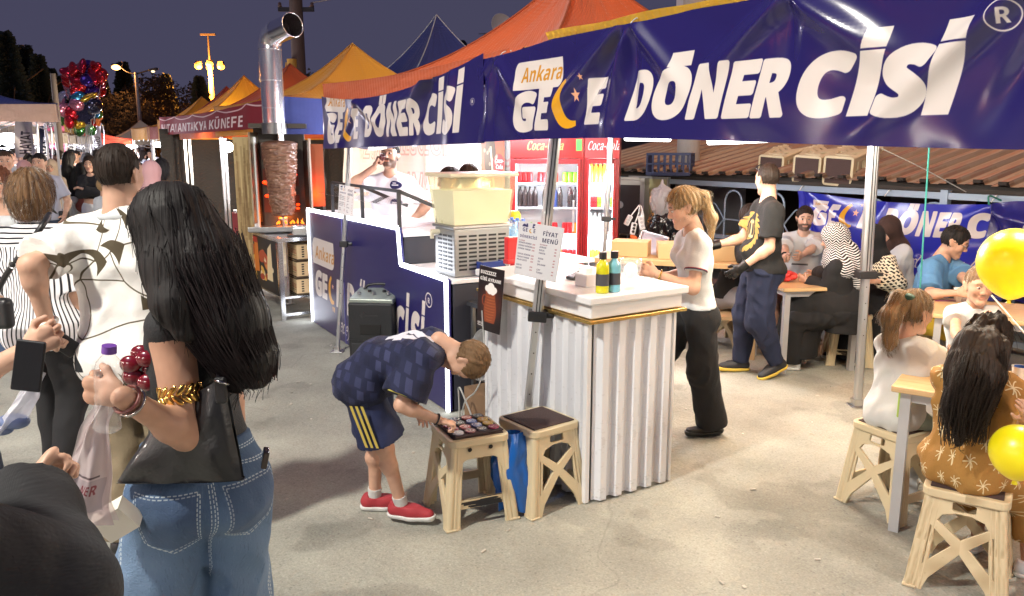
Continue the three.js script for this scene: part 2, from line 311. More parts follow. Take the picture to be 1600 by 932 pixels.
function paintHead(g, sp) { // skin tones of a face: lips, cheeks, brows, shaved or bearded areas
const p = g.attributes.position, c = new Float32Array(p.count * 3), s = SKIN[sp.skin || 'fair'], hr = HAIR[sp.hairColor || 'dark'];
const beard = sp.beard || 0;
for (let i = 0; i < p.count; i++) {
const x = p.getX(i), y = p.getY(i), z = p.getZ(i), ax = Math.abs(x);
let r = s[0], gg = s[1], b = s[2]; const n = 1 + 0.06 * noise3(x * 60, y * 60, z * 60); r *= n; gg *= n; b *= n;
const mix = (t, q) => { r = lerp(r, q[0], t); gg = lerp(gg, q[1], t); b = lerp(b, q[2], t); };
mix(0.35 * sstep(0.03, 0.012, Math.hypot(ax - 0.04, y + 0.022)) * (z > 0.03 ? 1 : 0), [s[0] * 1.05, s[1] * 0.78, s[2] * 0.72]);
if (z > 0.06) {
mix(sstep(0.012, 0.006, Math.hypot(Math.max(0, ax - 0.014) * 0.9, y + 0.0612)) * (sp.female ? 0.9 : 0.55), [s[0] * 0.86, s[1] * 0.5, s[2] * 0.48]);
mix(sstep(0.006, 0.0025, Math.hypot(Math.max(0, Math.abs(ax - 0.031) - 0.014), y - 0.034 + Math.max(0, ax - 0.035) * 0.35)) * 0.85, hr);
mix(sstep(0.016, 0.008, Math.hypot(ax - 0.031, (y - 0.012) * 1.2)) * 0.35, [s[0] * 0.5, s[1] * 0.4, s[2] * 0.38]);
}
if (beard) {
const low = sstep(-0.03, -0.045, y - Math.max(0, 0.05 - ax) * 0.25 + (z < 0.03 ? 0.0 : 0.008)) * sstep(-0.025, 0.0, z + 0.006) * sstep(-0.125, -0.105, y);
const lips = sstep(0.008, 0.012, Math.hypot(Math.max(0, ax - 0.016), y + 0.0615)); const mo = sstep(0.012, 0.008, Math.hypot(Math.max(0, ax - 0.02), y + 0.046)) * (z > 0.06 ? 1 : 0);
const side = sstep(0.05, 0.058, ax) * sstep(0.02, -0.02, y) * sstep(-0.02, -0.005, z) * sstep(0.045, 0.03, z);
mix(clamp(Math.max(low * lips, mo, side), 0, 1) * beard, hr);
}
if (y > 0.06 && z < 0.06) mix(0.7, hr); if (sp.hair && !sp.hair.overEars) mix(0.8 * sstep(-0.085, -0.005, y) * sstep(0.012, -0.03, z + (y < 0.02 ? 0 : -0.02)) * (Math.hypot(ax - 0.078, y, z + 0.01) < 0.034 ? 0 : 1), hr);
c[i * 3] = r; c[i * 3 + 1] = gg; c[i * 3 + 2] = b;
}
g.setAttribute('color', new THREE.BufferAttribute(c, 3)); return g;
}
function plainColor(g, s) { const p = g.attributes.position, c = new Float32Array(p.count * 3); for (let i = 0; i < p.count; i++) { const n = 1 + 0.1 * noise3(p.getX(i) * 14, p.getY(i) * 14, p.getZ(i) * 14) + 0.08 * noise3(p.getX(i) * 60, p.getY(i) * 60, p.getZ(i) * 60); c[i * 3] = s[0] * n; c[i * 3 + 1] = s[1] * n; c[i * 3 + 2] = s[2] * n; } g.setAttribute('color', new THREE.BufferAttribute(c, 3)); return g; }

const LOD = { near: [0.0085, 0.0042, 0.0038, 0.0085], mid: [0.0115, 0.0052, 0.0046, 0.011], far: [0.019, 0.0085, 0.007, 0.018] };
/* A person: joints first, then one continuous body; clothes and hair are children. Local frame: facing +z, left hand on +x, feet on y = 0. */
function person(sp) {
const S = (sp.h || 1.75) / 1.75, B = sp.build || 1, fem = !!sp.female, kid = !!sp.kid, lod = LOD[sp.lod || 'mid'], hs = sp.headScale || (kid ? 0.9 : 0.4 + 0.6 * S);
const o = thing('person', sp.label, 'person', sp.at, R(sp.yaw || 0), sp.group);
const v3 = (a) => a.isVector3 ? a.clone() : V(...a);
const P = sp.pelvis ? v3(sp.pelvis) : V(0, 0.94 * S, 0);
const qT = new THREE.Quaternion().setFromEuler(new THREE.Euler(R(sp.lean || 0), R(sp.twist || 0), R(sp.side || 0), 'YXZ'));
const qW = new THREE.Quaternion().setFromEuler(new THREE.Euler(R((sp.lean || 0) * (sp.bend ?? 0.55)), R((sp.twist || 0) * 0.4), R((sp.side || 0) * 0.6), 'YXZ'));
const qP = new THREE.Quaternion().setFromEuler(new THREE.Euler(R((sp.lean || 0) * (sp.bend ?? 0.55) * 0.6), R((sp.hipTwist || 0)), R(sp.hipSide || 0), 'YXZ'));
const ax = (q, x, y, z) => V(x, y, z).applyQuaternion(q);
const W = P.clone().add(ax(qW, 0, 0.14 * S, 0)), C = W.clone().add(ax(qT, 0, 0.19 * S, 0)), Nk = C.clone().add(ax(qT, 0, 0.17 * S, sp.hunch ? sp.hunch : 0));
const upT = ax(qT, 0, 1, 0), fT = ax(qT, 0, 0, 1), xT = ax(qT, 1, 0, 0), fP = ax(qP, 0, 0, 1), xP = ax(qP, 1, 0, 0), upP = ax(qP, 0, 1, 0), fW = ax(qW, 0, 0, 1), xW = ax(qW, 1, 0, 0), upW = ax(qW, 0, 1, 0);
const hd = sp.head || {}, qH = new THREE.Quaternion().setFromEuler(new THREE.Euler(R(hd.pitch || 0), R(hd.yaw || 0), R(hd.roll || 0), 'YXZ'));
const neckUp = upT.clone().multiplyScalar(0.55).add(ax(qH, 0, 0.45, 0)).normalize();
const Hd = Nk.clone().addScaledVector(neckUp, 0.105 * S + 0.08 * hs).add(ax(qH, 0, 0, 0.03 * S));
const headM = new THREE.Matrix4().compose(Hd, qH, V(hs, hs, hs));
const sw = (fem ? 0.14 : 0.16) * S * (0.5 + 0.5 * B) * (kid ? 0.92 : 1);
const J = { P, W, C, N: Nk, H: Hd, headM, qT, qH, qW, qP, S, upT, fT, xT, upW, fW };
const arm = (s, a = {}) => {
const sh = Nk.clone().addScaledVector(upT, -0.055 * S + (a.raise || 0)).addScaledVector(xT, s * sw).addScaledVector(fT, a.fwd || 0);
const to = a.to ? v3(a.to) : sh.clone().add(V(s * 0.07 * S, -0.525 * S, 0.06 * S));
const [el, wr] = ik(sh, to, 0.285 * S, 0.25 * S, a.pole ? v3(a.pole) : V(s * 0.4, -0.1, -1));
const dir = a.dir ? v3(a.dir).normalize() : wr.clone().sub(el).normalize();
let palm = a.palm ? v3(a.palm) : V(-s, 0, 0); palm.addScaledVector(dir, -palm.dot(dir)); if (palm.lengthSq() < 1e-4) palm = V(0, 0, 1).addScaledVector(dir, -dir.z); palm.normalize();
const hx = dir.clone().cross(palm), hsz = (kid ? 0.95 : fem ? 0.92 : 1) * S, m = basis(wr, hx.multiplyScalar((s > 0 ? -1 : 1) * hsz), dir.clone().multiplyScalar(hsz), palm.clone().multiplyScalar(hsz));
return { sh, el, wr, dir, palm, m, s, pose: a.hand || 'relaxed', flip: s > 0, grip: wr.clone().addScaledVector(dir, 0.085 * S).addScaledVector(palm, 0.035 * S) };
};
const leg = (s, l = {}) => {
const hip = P.clone().addScaledVector(xP, s * (fem ? 0.09 : 0.088) * S).addScaledVector(upP, -0.03 * S);
const to = l.to ? v3(l.to) : V(hip.x + s * 0.02, 0.08 * S, hip.z + 0.0);
const [kn, an] = ik(hip, to, 0.43 * S, 0.42 * S, l.pole ? v3(l.pole) : V(s * 0.08, 0, 1));
const toe = l.toe ? v3(l.toe).normalize() : V(s * 0.15, 0, 1).normalize();
return { hip, kn, an, toe, s };
};
const AL = arm(1, sp.armL), AR = arm(-1, sp.armR), LL = leg(1, sp.legL), LR = leg(-1, sp.legR);
Object.assign(J, { AL, AR, LL, LR });
const r = (x) => x * S, rb = (x) => x * S * B;
const tw = fem ? 0.078 : 0.09, tp = fem ? 0.1 : 0.098, tc = fem ? 0.092 : 0.1;
const torso = (e, hem = 0) => { // e: how far a garment stands off the skin
const q = [], pt = (c, x, s, w, u = null, y = 0) => { const p = c.clone().addScaledVector(x, s * w); return u ? p.addScaledVector(u, y) : p; };
const Up = C.clone().addScaledVector(upT, 0.1 * S);
for (const s of [-1, 1]) {
const p = pt(P, xP, s, r(0.072)), w = pt(W, xW, s, rb(0.058)), c = pt(C, xT, s, r(0.086)), u = pt(Up, xT, s, r(0.094)), sh = s > 0 ? AL.sh : AR.sh;
q.push(cone(p, w, rb(tp) + e + hem, rb(tw) + e, fP, 1.05), cone(w, c, rb(tw) + e, r(tc) + e, fT, 1.12), cone(c, u, r(tc) + e, r(0.082) + e, fT, 1.12), cone(u, sh, r(0.08) + e, r(0.056) + e), cone(Nk.clone().addScaledVector(upT, 0.02 * S), sh, r(0.042) + e * 0.8, r(0.047) + e));
}
q.push(cone(P, W, rb(0.1) + e + hem, rb(0.092) + e, fP, 1.05), cone(W, C, rb(0.092) + e, r(0.1) + e, fT, 1.1), cone(C, Nk.clone().addScaledVector(upT, -0.03 * S), r(0.095) + e, r(0.06) + e, fT, 1.1));
if (fem && !kid) for (const s of [-1, 1]) q.push(ball(C.clone().addScaledVector(upT, 0.03 * S).addScaledVector(fT, 0.062 * S).addScaledVector(xT, s * 0.07 * S), r(0.062) * (sp.bust || 1) + e));
if (sp.belly) q.push(ball(W.clone().addScaledVector(fW, (0.03 + 0.04 * sp.belly) * S).addScaledVector(upW, -0.02), r(0.115) * (0.8 + 0.25 * sp.belly) + e));
return q;
};
const hips = (e) => [-1, 1].map((s) => ball(P.clone().addScaledVector(xP, s * r(0.07)).addScaledVector(fP, -0.045 * S).addScaledVector(upP, -0.05 * S), rb(0.092) + e));
const armP = (A, e, f = 1, loose = 0) => f >= 1 ? [cone(A.sh, A.el, r(0.05) * (0.6 + 0.4 * B) + e, r(0.038) + e + loose), cone(A.el, A.wr, r(0.04) + e + loose, r(0.027) + e + loose * 0.6), ball(A.el.clone().lerp(A.wr, 0.25), r(0.042) + e)] : [cone(A.sh, A.sh.clone().lerp(A.el, f), r(0.05) * (0.6 + 0.4 * B) + e, r(0.045) * (0.6 + 0.4 * B) + e + loose)];
const legP = (l, e) => { const back = l.kn.clone().sub(l.hip).normalize().cross(V(0, 0, 1)).length() > 2 ? V(0, 0, -1) : l.toe.clone().multiplyScalar(-1); return [cone(l.hip, l.kn, rb(0.084) + e, r(0.054) + e), cone(l.kn, l.an, r(0.052) + e, r(0.036) + e), ball(l.kn.clone().lerp(l.an, 0.3).addScaledVector(back, 0.016 * S), r(0.052) + e)]; };
// the body, head, hands and feet as one geometry
const neckP = cone(Nk.clone().addScaledVector(upT, -0.03 * S), Hd.clone().add(ax(qH, 0, -0.09 * hs, -0.028 * hs)), r(fem || kid ? 0.05 : 0.06), (fem || kid ? 0.046 : 0.054) * hs);
const body = [...torso(0), neckP, ...armP(AL, 0), ...armP(AR, 0), ...legP(LL, 0), ...legP(LR, 0), ...hips(-0.004)];
if (sp.bare) for (const l of [LL, LR]) body.push(cone(l.an.clone().add(V(0, -0.045 * S, 0)).addScaledVector(l.toe, -0.03 * S), l.an.clone().add(V(0, -0.055 * S, 0)).addScaledVector(l.toe, 0.13 * S), r(0.035), r(0.026)));
const skin = SKIN[sp.skin || 'fair'];
const geos = [plainColor(skinMesh(body, lod[0], 0.03 * S), skin)];
const hg = paintHead(headGeo(kid ? 'c' : fem ? 'f' : 'm', lod[1]).clone(), sp); geos.push(hg.applyMatrix4(headM));
for (const A of [AL, AR]) {
let g = xf(handGeo(A.pose, lod[2]), A.m);
if (A.flip) { const ix = g.index.array.slice(); for (let i = 0; i < ix.length; i += 3) { const t = ix[i]; ix[i] = ix[i + 1]; ix[i + 1] = t; } g.setIndex(new THREE.BufferAttribute(ix, 1)); }
g.computeVertexNormals();
if (sp.gloves) { A.glove = g.clone(); } geos.push(plainColor(g, skin));
}
part('body', geos, skinMat, o);
if (sp.gloves) for (const A of [AL, AR]) part('glove', [A.glove, rod(A.wr.clone().addScaledVector(A.dir, 0.02), A.wr.clone().addScaledVector(A.el.clone().sub(A.wr).normalize(), 0.05), 0.036 * S, 14, 0.038 * S)].map((g, i) => { if (i) return g; const p = g.attributes.position, n = g.attributes.normal; for (let k = 0; k < p.count; k++) p.setXYZ(k, p.getX(k) + n.getX(k) * 0.002, p.getY(k) + n.getY(k) * 0.002, p.getZ(k) + n.getZ(k) * 0.002); return g; }), M(0x08080a, 0.45), o);
if (!sp.noEyes) for (const s of [-1, 1]) {
const e = new THREE.SphereGeometry(0.0128, 14, 12), n = e.attributes.position.count, c = new Float32Array(n * 3);
for (let i = 0; i < n; i++) { const x = e.attributes.position.getX(i), y = e.attributes.position.getY(i), z = e.attributes.position.getZ(i), a = Math.hypot(x, y + 0.001) / 0.0128, k = z > 0 ? a < 0.52 ? [0.02, 0.013, 0.01] : [0.62, 0.57, 0.54] : [0.6, 0.5, 0.48]; c.set(y > 0.0055 || y < -0.0085 ? skin.map((q) => q * 0.8) : k, i * 3); }
e.setAttribute('color', new THREE.BufferAttribute(c, 3)); part('eye', place(e, s * 0.031, 0.009, 0.0772).applyMatrix4(headM), eyeMat, o);
}
// clothes
const wr = (x, y, z, a, f = 7) => { const w = noise3(x * 4, y * 4 + sp.at.x * 7, z * 4), rg = 1 - 2 * Math.abs(noise3(x * 9 + y * 7 + w, y * 6 - x * 5, z * 9 + w * 2)); return a * (0.9 * fbm(x * f + 3, y * f * 0.6 + sp.at.x * 9, z * f, 2) + 0.75 * rg * (0.5 + w) + 0.3 * noise3(x * 26, y * 17, z * 26)); };
if (sp.shirt) {
const s = sp.shirt, e = (s.e ?? 0.014) * (0.5 + 0.5 * S), f = s.sleeve ?? 0.62, hem = s.hem ?? -0.06, neckR = (s.neck ?? 0.064) * S;
const tq = [...torso(e, s.flare ?? 0.012), ...(s.tuck ? [] : hips(e + 0.012))], sleeves = [];
if (s.skirt) tq.push(cone(P.clone().addScaledVector(upP, 0.02), P.clone().addScaledVector(upP, hem * S), rb(0.13) + e, rb(0.13) + e + s.skirt, fP, 1.2));
if (f > 0) for (const A of [AL, AR]) {
const list = armP(A, e + (s.sl ?? 0.003), Math.min(f, 1), s.loose ?? 0.01); if (f > 1) list.push(cone(A.el, A.wr, r(0.042) + e, r(0.03) + e));
sleeves.push({ list, c: f < 1 ? A.sh.clone().lerp(A.el, f) : A.wr.clone().lerp(A.el, s.cuff ?? 0.08), n: f < 1 ? A.el.clone().sub(A.sh).normalize() : A.wr.clone().sub(A.el).normalize(), bound: cone(A.sh, f < 1 ? A.sh.clone().lerp(A.el, f) : A.el, 0.12) });
}
const hemO = P.clone().addScaledVector(upP, hem * S), nO = Nk.clone().addScaledVector(fT, 0.02 * S).addScaledVector(upT, 0.045 * S), amp = 1.3 * (s.wrinkle ?? 0.007), kk = 0.028 * S;
const topO = s.strap ? C.clone().addScaledVector(upT, 0.09 * S) : null;
const g = skinMesh([...tq, ...sleeves.flatMap((z) => z.list)], s.cell || lod[3], kk, (x, y, z, d0) => {
if (d0 > 0.05) return d0;
let d = unionDist(tq, tq.length, x, y, z, kk);
d = Math.max(d, -((x - hemO.x) * upP.x + (y - hemO.y) * upP.y + (z - hemO.z) * upP.z));
for (const w of sleeves) { const b = Math.max(unionDist(w.list, w.list.length, x, y, z, kk), (x - w.c.x) * w.n.x + (y - w.c.y) * w.n.y + (z - w.c.z) * w.n.z), h = kk - Math.abs(d - b); d = Math.min(d, b); if (h > 0) d -= h * h * 0.25 / kk; }
d -= wr(x, y, z, amp);
if (s.vneck) { const vz = (x - nO.x) * fT.x + (y - nO.y) * fT.y + (z - nO.z) * fT.z, vx = Math.abs((x - nO.x) * xT.x + (y - nO.y) * xT.y + (z - nO.z) * xT.z), vy = (x - nO.x) * upT.x + (y - nO.y) * upT.y + (z - nO.z) * upT.z; if (vz > 0) d = Math.max(d, 0.05 * S + vy * 0.5 - vx); }
d = Math.max(d, neckR - Math.hypot(x - nO.x, y - nO.y, z - nO.z));
if (topO) d = Math.max(d, (x - topO.x) * upT.x + (y - topO.y) * upT.y + (z - topO.z) * upT.z);
return d;
}, amp + 0.012);
part(s.name || 'shirt', s.flat ? planeUV(g, P, upT, xT) : wrapUV(g, P, upT, s.seamFront ? fT.clone().multiplyScalar(-1) : fT), s.mat, o);
}
if (sp.pants) {
const t = sp.pants, e = t.e ?? 0.014, len = t.len ?? 1, q = [...hips(e - 0.002)];
for (const s of [-1, 1]) q.push(cone(P.clone().addScaledVector(xP, s * r(0.072)), P.clone().addScaledVector(xP, s * r(0.064)).addScaledVector(upP, 0.1 * S), rb(tp) + e * 0.7, rb(tw + 0.004) + 0.004, fP, 1.05));
q.push(ball(P, rb(0.1) + e * 0.7, fP, 1.05));
const cuts = [];
for (const l of [LL, LR]) {
const k0 = (t.knee ?? 0.08) * (0.5 + 0.5 * B), a0 = t.ankle ?? 0.062;
if (len >= 0.6) { const end = l.kn.clone().lerp(l.an, (len - 0.5) * 2 + 0.02); q.push(cone(l.hip, l.kn, rb(0.086) + e, r(k0)), cone(l.kn, end, r(k0), r(a0))); if (t.pool) q.push(ball(l.an.clone().addScaledVector(l.toe, 0.03 * S).add(V(0, -0.01, 0)), r(a0) + 0.01)); cuts.push([end, end.clone().sub(l.kn).normalize()]); }
else { const end = l.hip.clone().lerp(l.kn, len * 2); q.push(cone(l.hip, end, rb(0.086) + e, r(lerp(0.09, 0.075, len)) + e + (t.flare ?? 0.012))); cuts.push([end, l.kn.clone().sub(l.hip).normalize(), l]); }
}
const wO = P.clone().addScaledVector(upP, (t.rise ?? 0.08) * S), amp = 1.25 * (t.wrinkle ?? 0.008);
const g = skinMesh(q, lod[3], 0.03 * S, (x, y, z, d) => {
d -= wr(x, y, z, amp, 9);
const a = (x - wO.x) * upP.x + (y - wO.y) * upP.y + (z - wO.z) * upP.z; d = Math.max(d, a);
for (const [c, n2] of cuts) { const b = (x - c.x) * n2.x + (y - c.y) * n2.y + (z - c.z) * n2.z; if (b > -0.03 && Math.hypot(x - c.x, y - c.y, z - c.z) < 0.2 * S) d = Math.max(d, b); }
return d;
}, amp + 0.012);
part(t.name || (len < 0.6 ? 'shorts' : 'trousers'), wrapUV(g, P, V(0, 1, 0), fP, 0.15), t.mat, o);
}
if (sp.skirt) {
const t = sp.skirt, q = []; const pts = t.pts.map(v3); pts.forEach((p, i) => { if (i) q.push(cone(pts[i - 1], p, t.r[i - 1], t.r[i], t.n ? v3(t.n) : null, t.k || 1)); });
const g = skinMesh(q, lod[3], 0.05, (x, y, z, d) => Math.max(d - wr(x, y, z, t.wrinkle ?? 0.012, 8), (t.floor ?? 0.02) - y), 0.03);
part(t.name || 'skirt', wrapUV(g, pts[0], V(0, 1, 0), V(0, 0, 1), 0.2), t.mat, o);
}
if (sp.shoes) for (const l of [LL, LR]) {
const [u, so] = shoeGeos(sp.shoes.style || 'trainer', sp.lod === 'far' ? 0.014 : 0.007), z = l.toe.clone(), y = V(0, 1, 0).addScaledVector(z, -z.y).normalize(), x = y.clone().cross(z), k = (sp.shoes.size || 1) * S;
const m = basis(l.an.clone().addScaledVector(y, -0.08 * k), x.multiplyScalar(k), y.multiplyScalar(k), z.multiplyScalar(k));
const up = part('shoe', xf(u, m), sp.shoes.mat, o); part('sole', xf(so, m), sp.shoes.sole || M(0xd8d8d2, 0.7), up);
if (sp.shoes.sock) part('sock', rod(l.an.clone().lerp(l.kn, 0.02), l.an.clone().lerp(l.kn, sp.shoes.sockTop || 0.2), 0.043 * S, 14, 0.046 * S), sp.shoes.sock, o);
}
// hair: a cap over the skull with the face cut out, and whatever hangs from it
if (sp.hair) {
const h = sp.hair, t = h.t ?? 0.006, toL = (x, y, z) => V(x, y, z).applyMatrix4(headM), inv = headM.clone().invert(), e = inv.elements, pr = [];
const prs = [ball(toL(0, 0.04, -0.014), (0.095 + t) * hs), ball(toL(0, 0.0, -0.03), (0.075 + t) * hs)];
for (const q of h.more || []) pr.push(cone(q.w ? v3(q.a) : toL(...q.a), q.w ? v3(q.b) : toL(...q.b), q.r[0] * (q.w ? 1 : hs), q.r[1] * (q.w ? 1 : hs), q.n ? v3(q.n) : null, q.k || 1));
const low = h.low ?? -0.06, fl = h.faceLow ?? 0.076, amp = h.amp ?? 0.004, fz = h.freq || 60;
const g = skinMesh([...prs, ...pr], h.cell || (sp.lod === 'far' ? 0.011 : sp.lod === 'near' ? 0.006 : 0.0065), 0.02, (x, y, z, d0) => {
const lx = e[0] * x + e[4] * y + e[8] * z + e[12], ly = e[1] * x + e[5] * y + e[9] * z + e[13], lz = e[2] * x + e[6] * y + e[10] * z + e[14];
const X = lx / (0.077 + t), Y = (ly - 0.036) / (0.093 + t * 1.2), Z = (lz + 0.014) / (0.097 + t), l = Math.sqrt(X * X + Y * Y + Z * Z);
let d = (l - 1) * 0.085 * hs;
if (h.back) { const X2 = lx / (0.072 + t), Y2 = (ly + 0.02) / 0.1, Z2 = (lz + 0.045) / (0.06 + t); d = Math.min(d, (Math.sqrt(X2 * X2 + Y2 * Y2 + Z2 * Z2) - 1) * 0.06 * hs); }
d = Math.max(d, (low - ly) * hs);
const fx = lx / (h.faceW ?? 0.07), fy = (ly - fl + 0.115) / 0.115, fz2 = (lz - 0.095) / (h.faceD ?? 0.075);
d = Math.max(d, (1 - Math.sqrt(fx * fx + fy * fy + fz2 * fz2)) * 0.075 * hs);
if (!h.overEars) d = Math.max(d, (0.034 - Math.hypot(Math.abs(lx) - 0.086, ly + 0.008, lz + 0.0)) * hs);
for (const q of pr) { const b = primDist(q, x, y, z), hh = 0.03 - Math.abs(b - d); d = Math.min(d, b); if (hh > 0) d -= hh * hh * 0.25 / 0.03; }
if (h.cut) d = h.cut(x, y, z, d, lx, ly, lz);
const ang = Math.atan2(lx, lz + 0.02); // strands run down: vary round the head, little along it
return d - amp * (noise3(ang * fz * 0.16, ly * 5, 7) + 0.6 * noise3(lx * fz * 2, ly * 9, lz * fz * 2));
}, 0.045);
J.hair = part(h.name || 'hair', wrapUV(g, Hd, V(0, 1, 0), V(0, 0, 1), 0.1), h.mat || hairMat(sp.hairColor || 'dark'), o);
}
if (sp.hair && sp.lod === 'near' && sp.hair.name !== 'headscarf') { // loose hairs lying over the mass
const P0 = J.hair.geometry.attributes.position, N0 = J.hair.geometry.attributes.normal, st = [], long = sp.hair.more ? 1 : 0.3, inv = headM.clone().invert(), v = V(0, 0, 0);
for (let i = 0, n = sp.hair.more ? 420 : 260; i < n; i++) { const k = Math.floor(rnd() * P0.count), p = V(P0.getX(k), P0.getY(k), P0.getZ(k)), nn = V(N0.getX(k), N0.getY(k), N0.getZ(k)); v.copy(p).applyMatrix4(inv); if (v.z > 0.05 && v.y < 0.07) continue; const q = [p.clone().addScaledVector(nn, 0.0005)], dn = V(rr(-0.25, 0.25), -1, rr(-0.25, 0.25)); if (v.y > 0.06) dn.add(V(v.x * 9, 0.4, v.z * 9).applyQuaternion(qH)); for (let s = 0; s < 4; s++) { const d = dn.clone().addScaledVector(nn, -dn.dot(nn) + rr(-0.05, 0.1)).normalize(); p.addScaledVector(d, rr(0.008, 0.02) * long * hs); nn.lerp(V(p.x - Hd.x, 0.2 * (p.y - Hd.y), p.z - Hd.z).normalize(), 0.3).normalize(); q.push(p.clone().addScaledVector(nn, 0.0025 * long)); } st.push(tube(q, 0.0006 + rnd() * 0.0006, 3, 5)); }
if (st.length) part('loose_hair', st, sp.hair.mat || hairMat(sp.hairColor || 'dark'), o).userData.kind = 'stuff';
}
o.updateMatrixWorld(true);
J.o = o; J.world = (p) => o.localToWorld(p.clone()); J.local = (p) => o.worldToLocal(p.clone()); return J;
}
const rowPix = (px, py, t) => { const r = ray(px, py), c = [O0[0] + U[1] * t, O0[1] + U[0] * t]; // where a sight line meets the upright plane t behind the front line: (s, y)
const det = -r[0] * U[1] - r[2] * U[0], k = (c[0] * -U[1] - c[1] * U[0]) / det, s = (r[0] * k - c[0]) / U[0]; return [s, EYE + r[1] * k]; };
const NAVY = '#221b5a', CREAM = '#ddd3cd', GOLD = '#e3a31c';
function glyph(ctx, ch, x, y, w, h, skew, fill, fat = 0.05) { // one letter filling the box x..x+w, y..y+h (y down), slanted inside it
ctx.save(); const sk = skew * h, f = 200; ctx.font = `bold ${f}px sans-serif`; const m = ctx.measureText(ch), l = m.actualBoundingBoxLeft, gw = l + m.actualBoundingBoxRight, gh = m.actualBoundingBoxAscent + m.actualBoundingBoxDescent;
const rf = { O: 0.3, G: 0.4, C: 0.55, D: 0.75, S: 1 }[ch] ?? 1, kx = (w - sk * rf) / (gw * (1 + fat)), ky = h / (gh * (1 + fat));
ctx.transform(kx, 0, -skew * ky, ky, x + sk * (0.5 + rf / 2), y); ctx.translate(l + gw * fat / 2, m.actualBoundingBoxAscent + gh * fat / 2);
ctx.fillStyle = ctx.strokeStyle = fill; ctx.lineJoin = 'round'; ctx.lineWidth = f * fat; ctx.fillText(ch, 0, 0); if (fat) ctx.strokeText(ch, 0, 0); ctx.restore();
}
function star(ctx, x, y, r, fill) { ctx.fillStyle = fill; ctx.beginPath(); for (let i = 0; i < 10; i++) { const a = -PI / 2 + i * PI / 5, q = i % 2 ? r * 0.42 : r; ctx.lineTo(x + Math.cos(a) * q, y + Math.sin(a) * q); } ctx.fill(); }
function slab(ctx, x, y, w, h, skew, fill, cut) { const s = skew * h; ctx.fillStyle = fill; const seg = (a, b) => { ctx.beginPath(); ctx.moveTo(x + s * (1 - a), y + h * a); ctx.lineTo(x + w - s * a, y + h * a); ctx.lineTo(x + w - s * b, y + h * b); ctx.lineTo(x + s * (1 - b), y + h * b); ctx.fill(); }; if (cut) { seg(0, cut - 0.012); seg(cut + 0.012, 1); } else seg(0, 1); }
// the lettering as measured on the big banner, in units of its letter height: [character, x0, x1, top, bottom]
const LOGO = (() => {
const raw = [['G', 807, 842, 144, 206], ['E', 841, 870, 136, 203], ['(', 869, 917, 119, 201], ['E', 915, 955, 122, 193], ['D', 983, 1027, 110, 187], ['O', 1026, 1086, 105, 186], ['"', 1050, 1086, 81, 104], ['N', 1082, 1151, 99, 185], ['E', 1139, 1199, 96, 184], ['R', 1183, 1253, 92, 183], ['C', 1252, 1340, 84, 183], ['I', 1332, 1397, 45, 181], ['S', 1370, 1465, 71, 182], ['I', 1445, 1525, 30, 179], ['®', 1547, 1600, -1, 49], ['A', 812, 884, 94, 139]];
const out = raw.map(([c, x0, x1, y0, y1]) => { const a = rowPix(x0, (y0 + y1) / 2, -0.07), b = rowPix(x1, (y0 + y1) / 2, -0.07), m = (x0 + x1) / 2; return [c, a[0], b[0], rowPix(m, y0, -0.07)[1], rowPix(m, y1, -0.07)[1]]; });
return { items: out, s0: out[0][1], s1: out[13][2], y0: out[0][4], y1: out[13][3] };
})();
function logo(ctx, X, Y, only, sk = 0.27, light = CREAM) { // X(s), Y(y): from banner metres to canvas pixels
for (const [c, a, b, t, u] of LOGO.items) {
if (only && !only.includes(c)) continue;
const x = X(a), w = X(b) - x, y = Y(t), h = Y(u) - y;
if (c === 'I') slab(ctx, x, y, w * 0.96, h, sk, light, 0.24);
else if (c === '"') { slab(ctx, x, y, w * 0.58, h, 0.28, light); slab(ctx, x + w * 0.46, y, w * 0.58, h, 0.28, light); }
else if (c === '(') {
ctx.save(); ctx.translate(x + w * 0.5, y + h * 0.5); ctx.transform(1, 0, -sk, 1, 0, 0); ctx.scale(w * 0.5, h * 0.5);
ctx.fillStyle = GOLD; ctx.beginPath(); ctx.arc(0.1, 0, 1, -2.0, 1.1, true); ctx.arc(0.42, -0.12, 0.82, 1.45, -2.25, false); ctx.fill(); ctx.restore();
star(ctx, x + w * 0.76, y + h * 0.38, h * 0.15, '#efb08a'); star(ctx, x + w * 0.98, y + h * 0.05, h * 0.075, '#efb08a'); star(ctx, x + w * 1.12, y + h * 0.28, h * 0.06, '#efb08a');
} else if (c === '®') { const r = Math.min(w, h) / 2; ctx.strokeStyle = light; ctx.lineWidth = r * 0.11; ctx.beginPath(); ctx.ellipse(x + w / 2, y + h / 2, w * 0.47, h * 0.47, 0, 0, 7); ctx.stroke(); glyph(ctx, 'R', x + w * 0.3, y + h * 0.26, w * 0.42, h * 0.48, 0.1, light, 0); }
else if (c === 'A') { ctx.fillStyle = light; ctx.beginPath(); ctx.roundRect(x, y, w, h, [h * 0.38, 0, h * 0.38, 0]); ctx.fill(); ctx.save(); ctx.font = `italic bold ${h * 0.72}px sans-serif`; ctx.fillStyle = '#c98b2c'; const m = ctx.measureText('Ankara').width; ctx.translate(x + w * 0.08, y + h * 0.74); ctx.transform(w * 0.84 / m, 0, -0.12, 1, 0.05 * w, 0); ctx.fillText('Ankara', 0, 0); ctx.restore(); }
else glyph(ctx, c, x, y, w * ('NER'.includes(c) ? 0.93 : 0.985), h, sk, light, 'CSGO'.includes(c) ? 0.11 : 0.07);
}
}
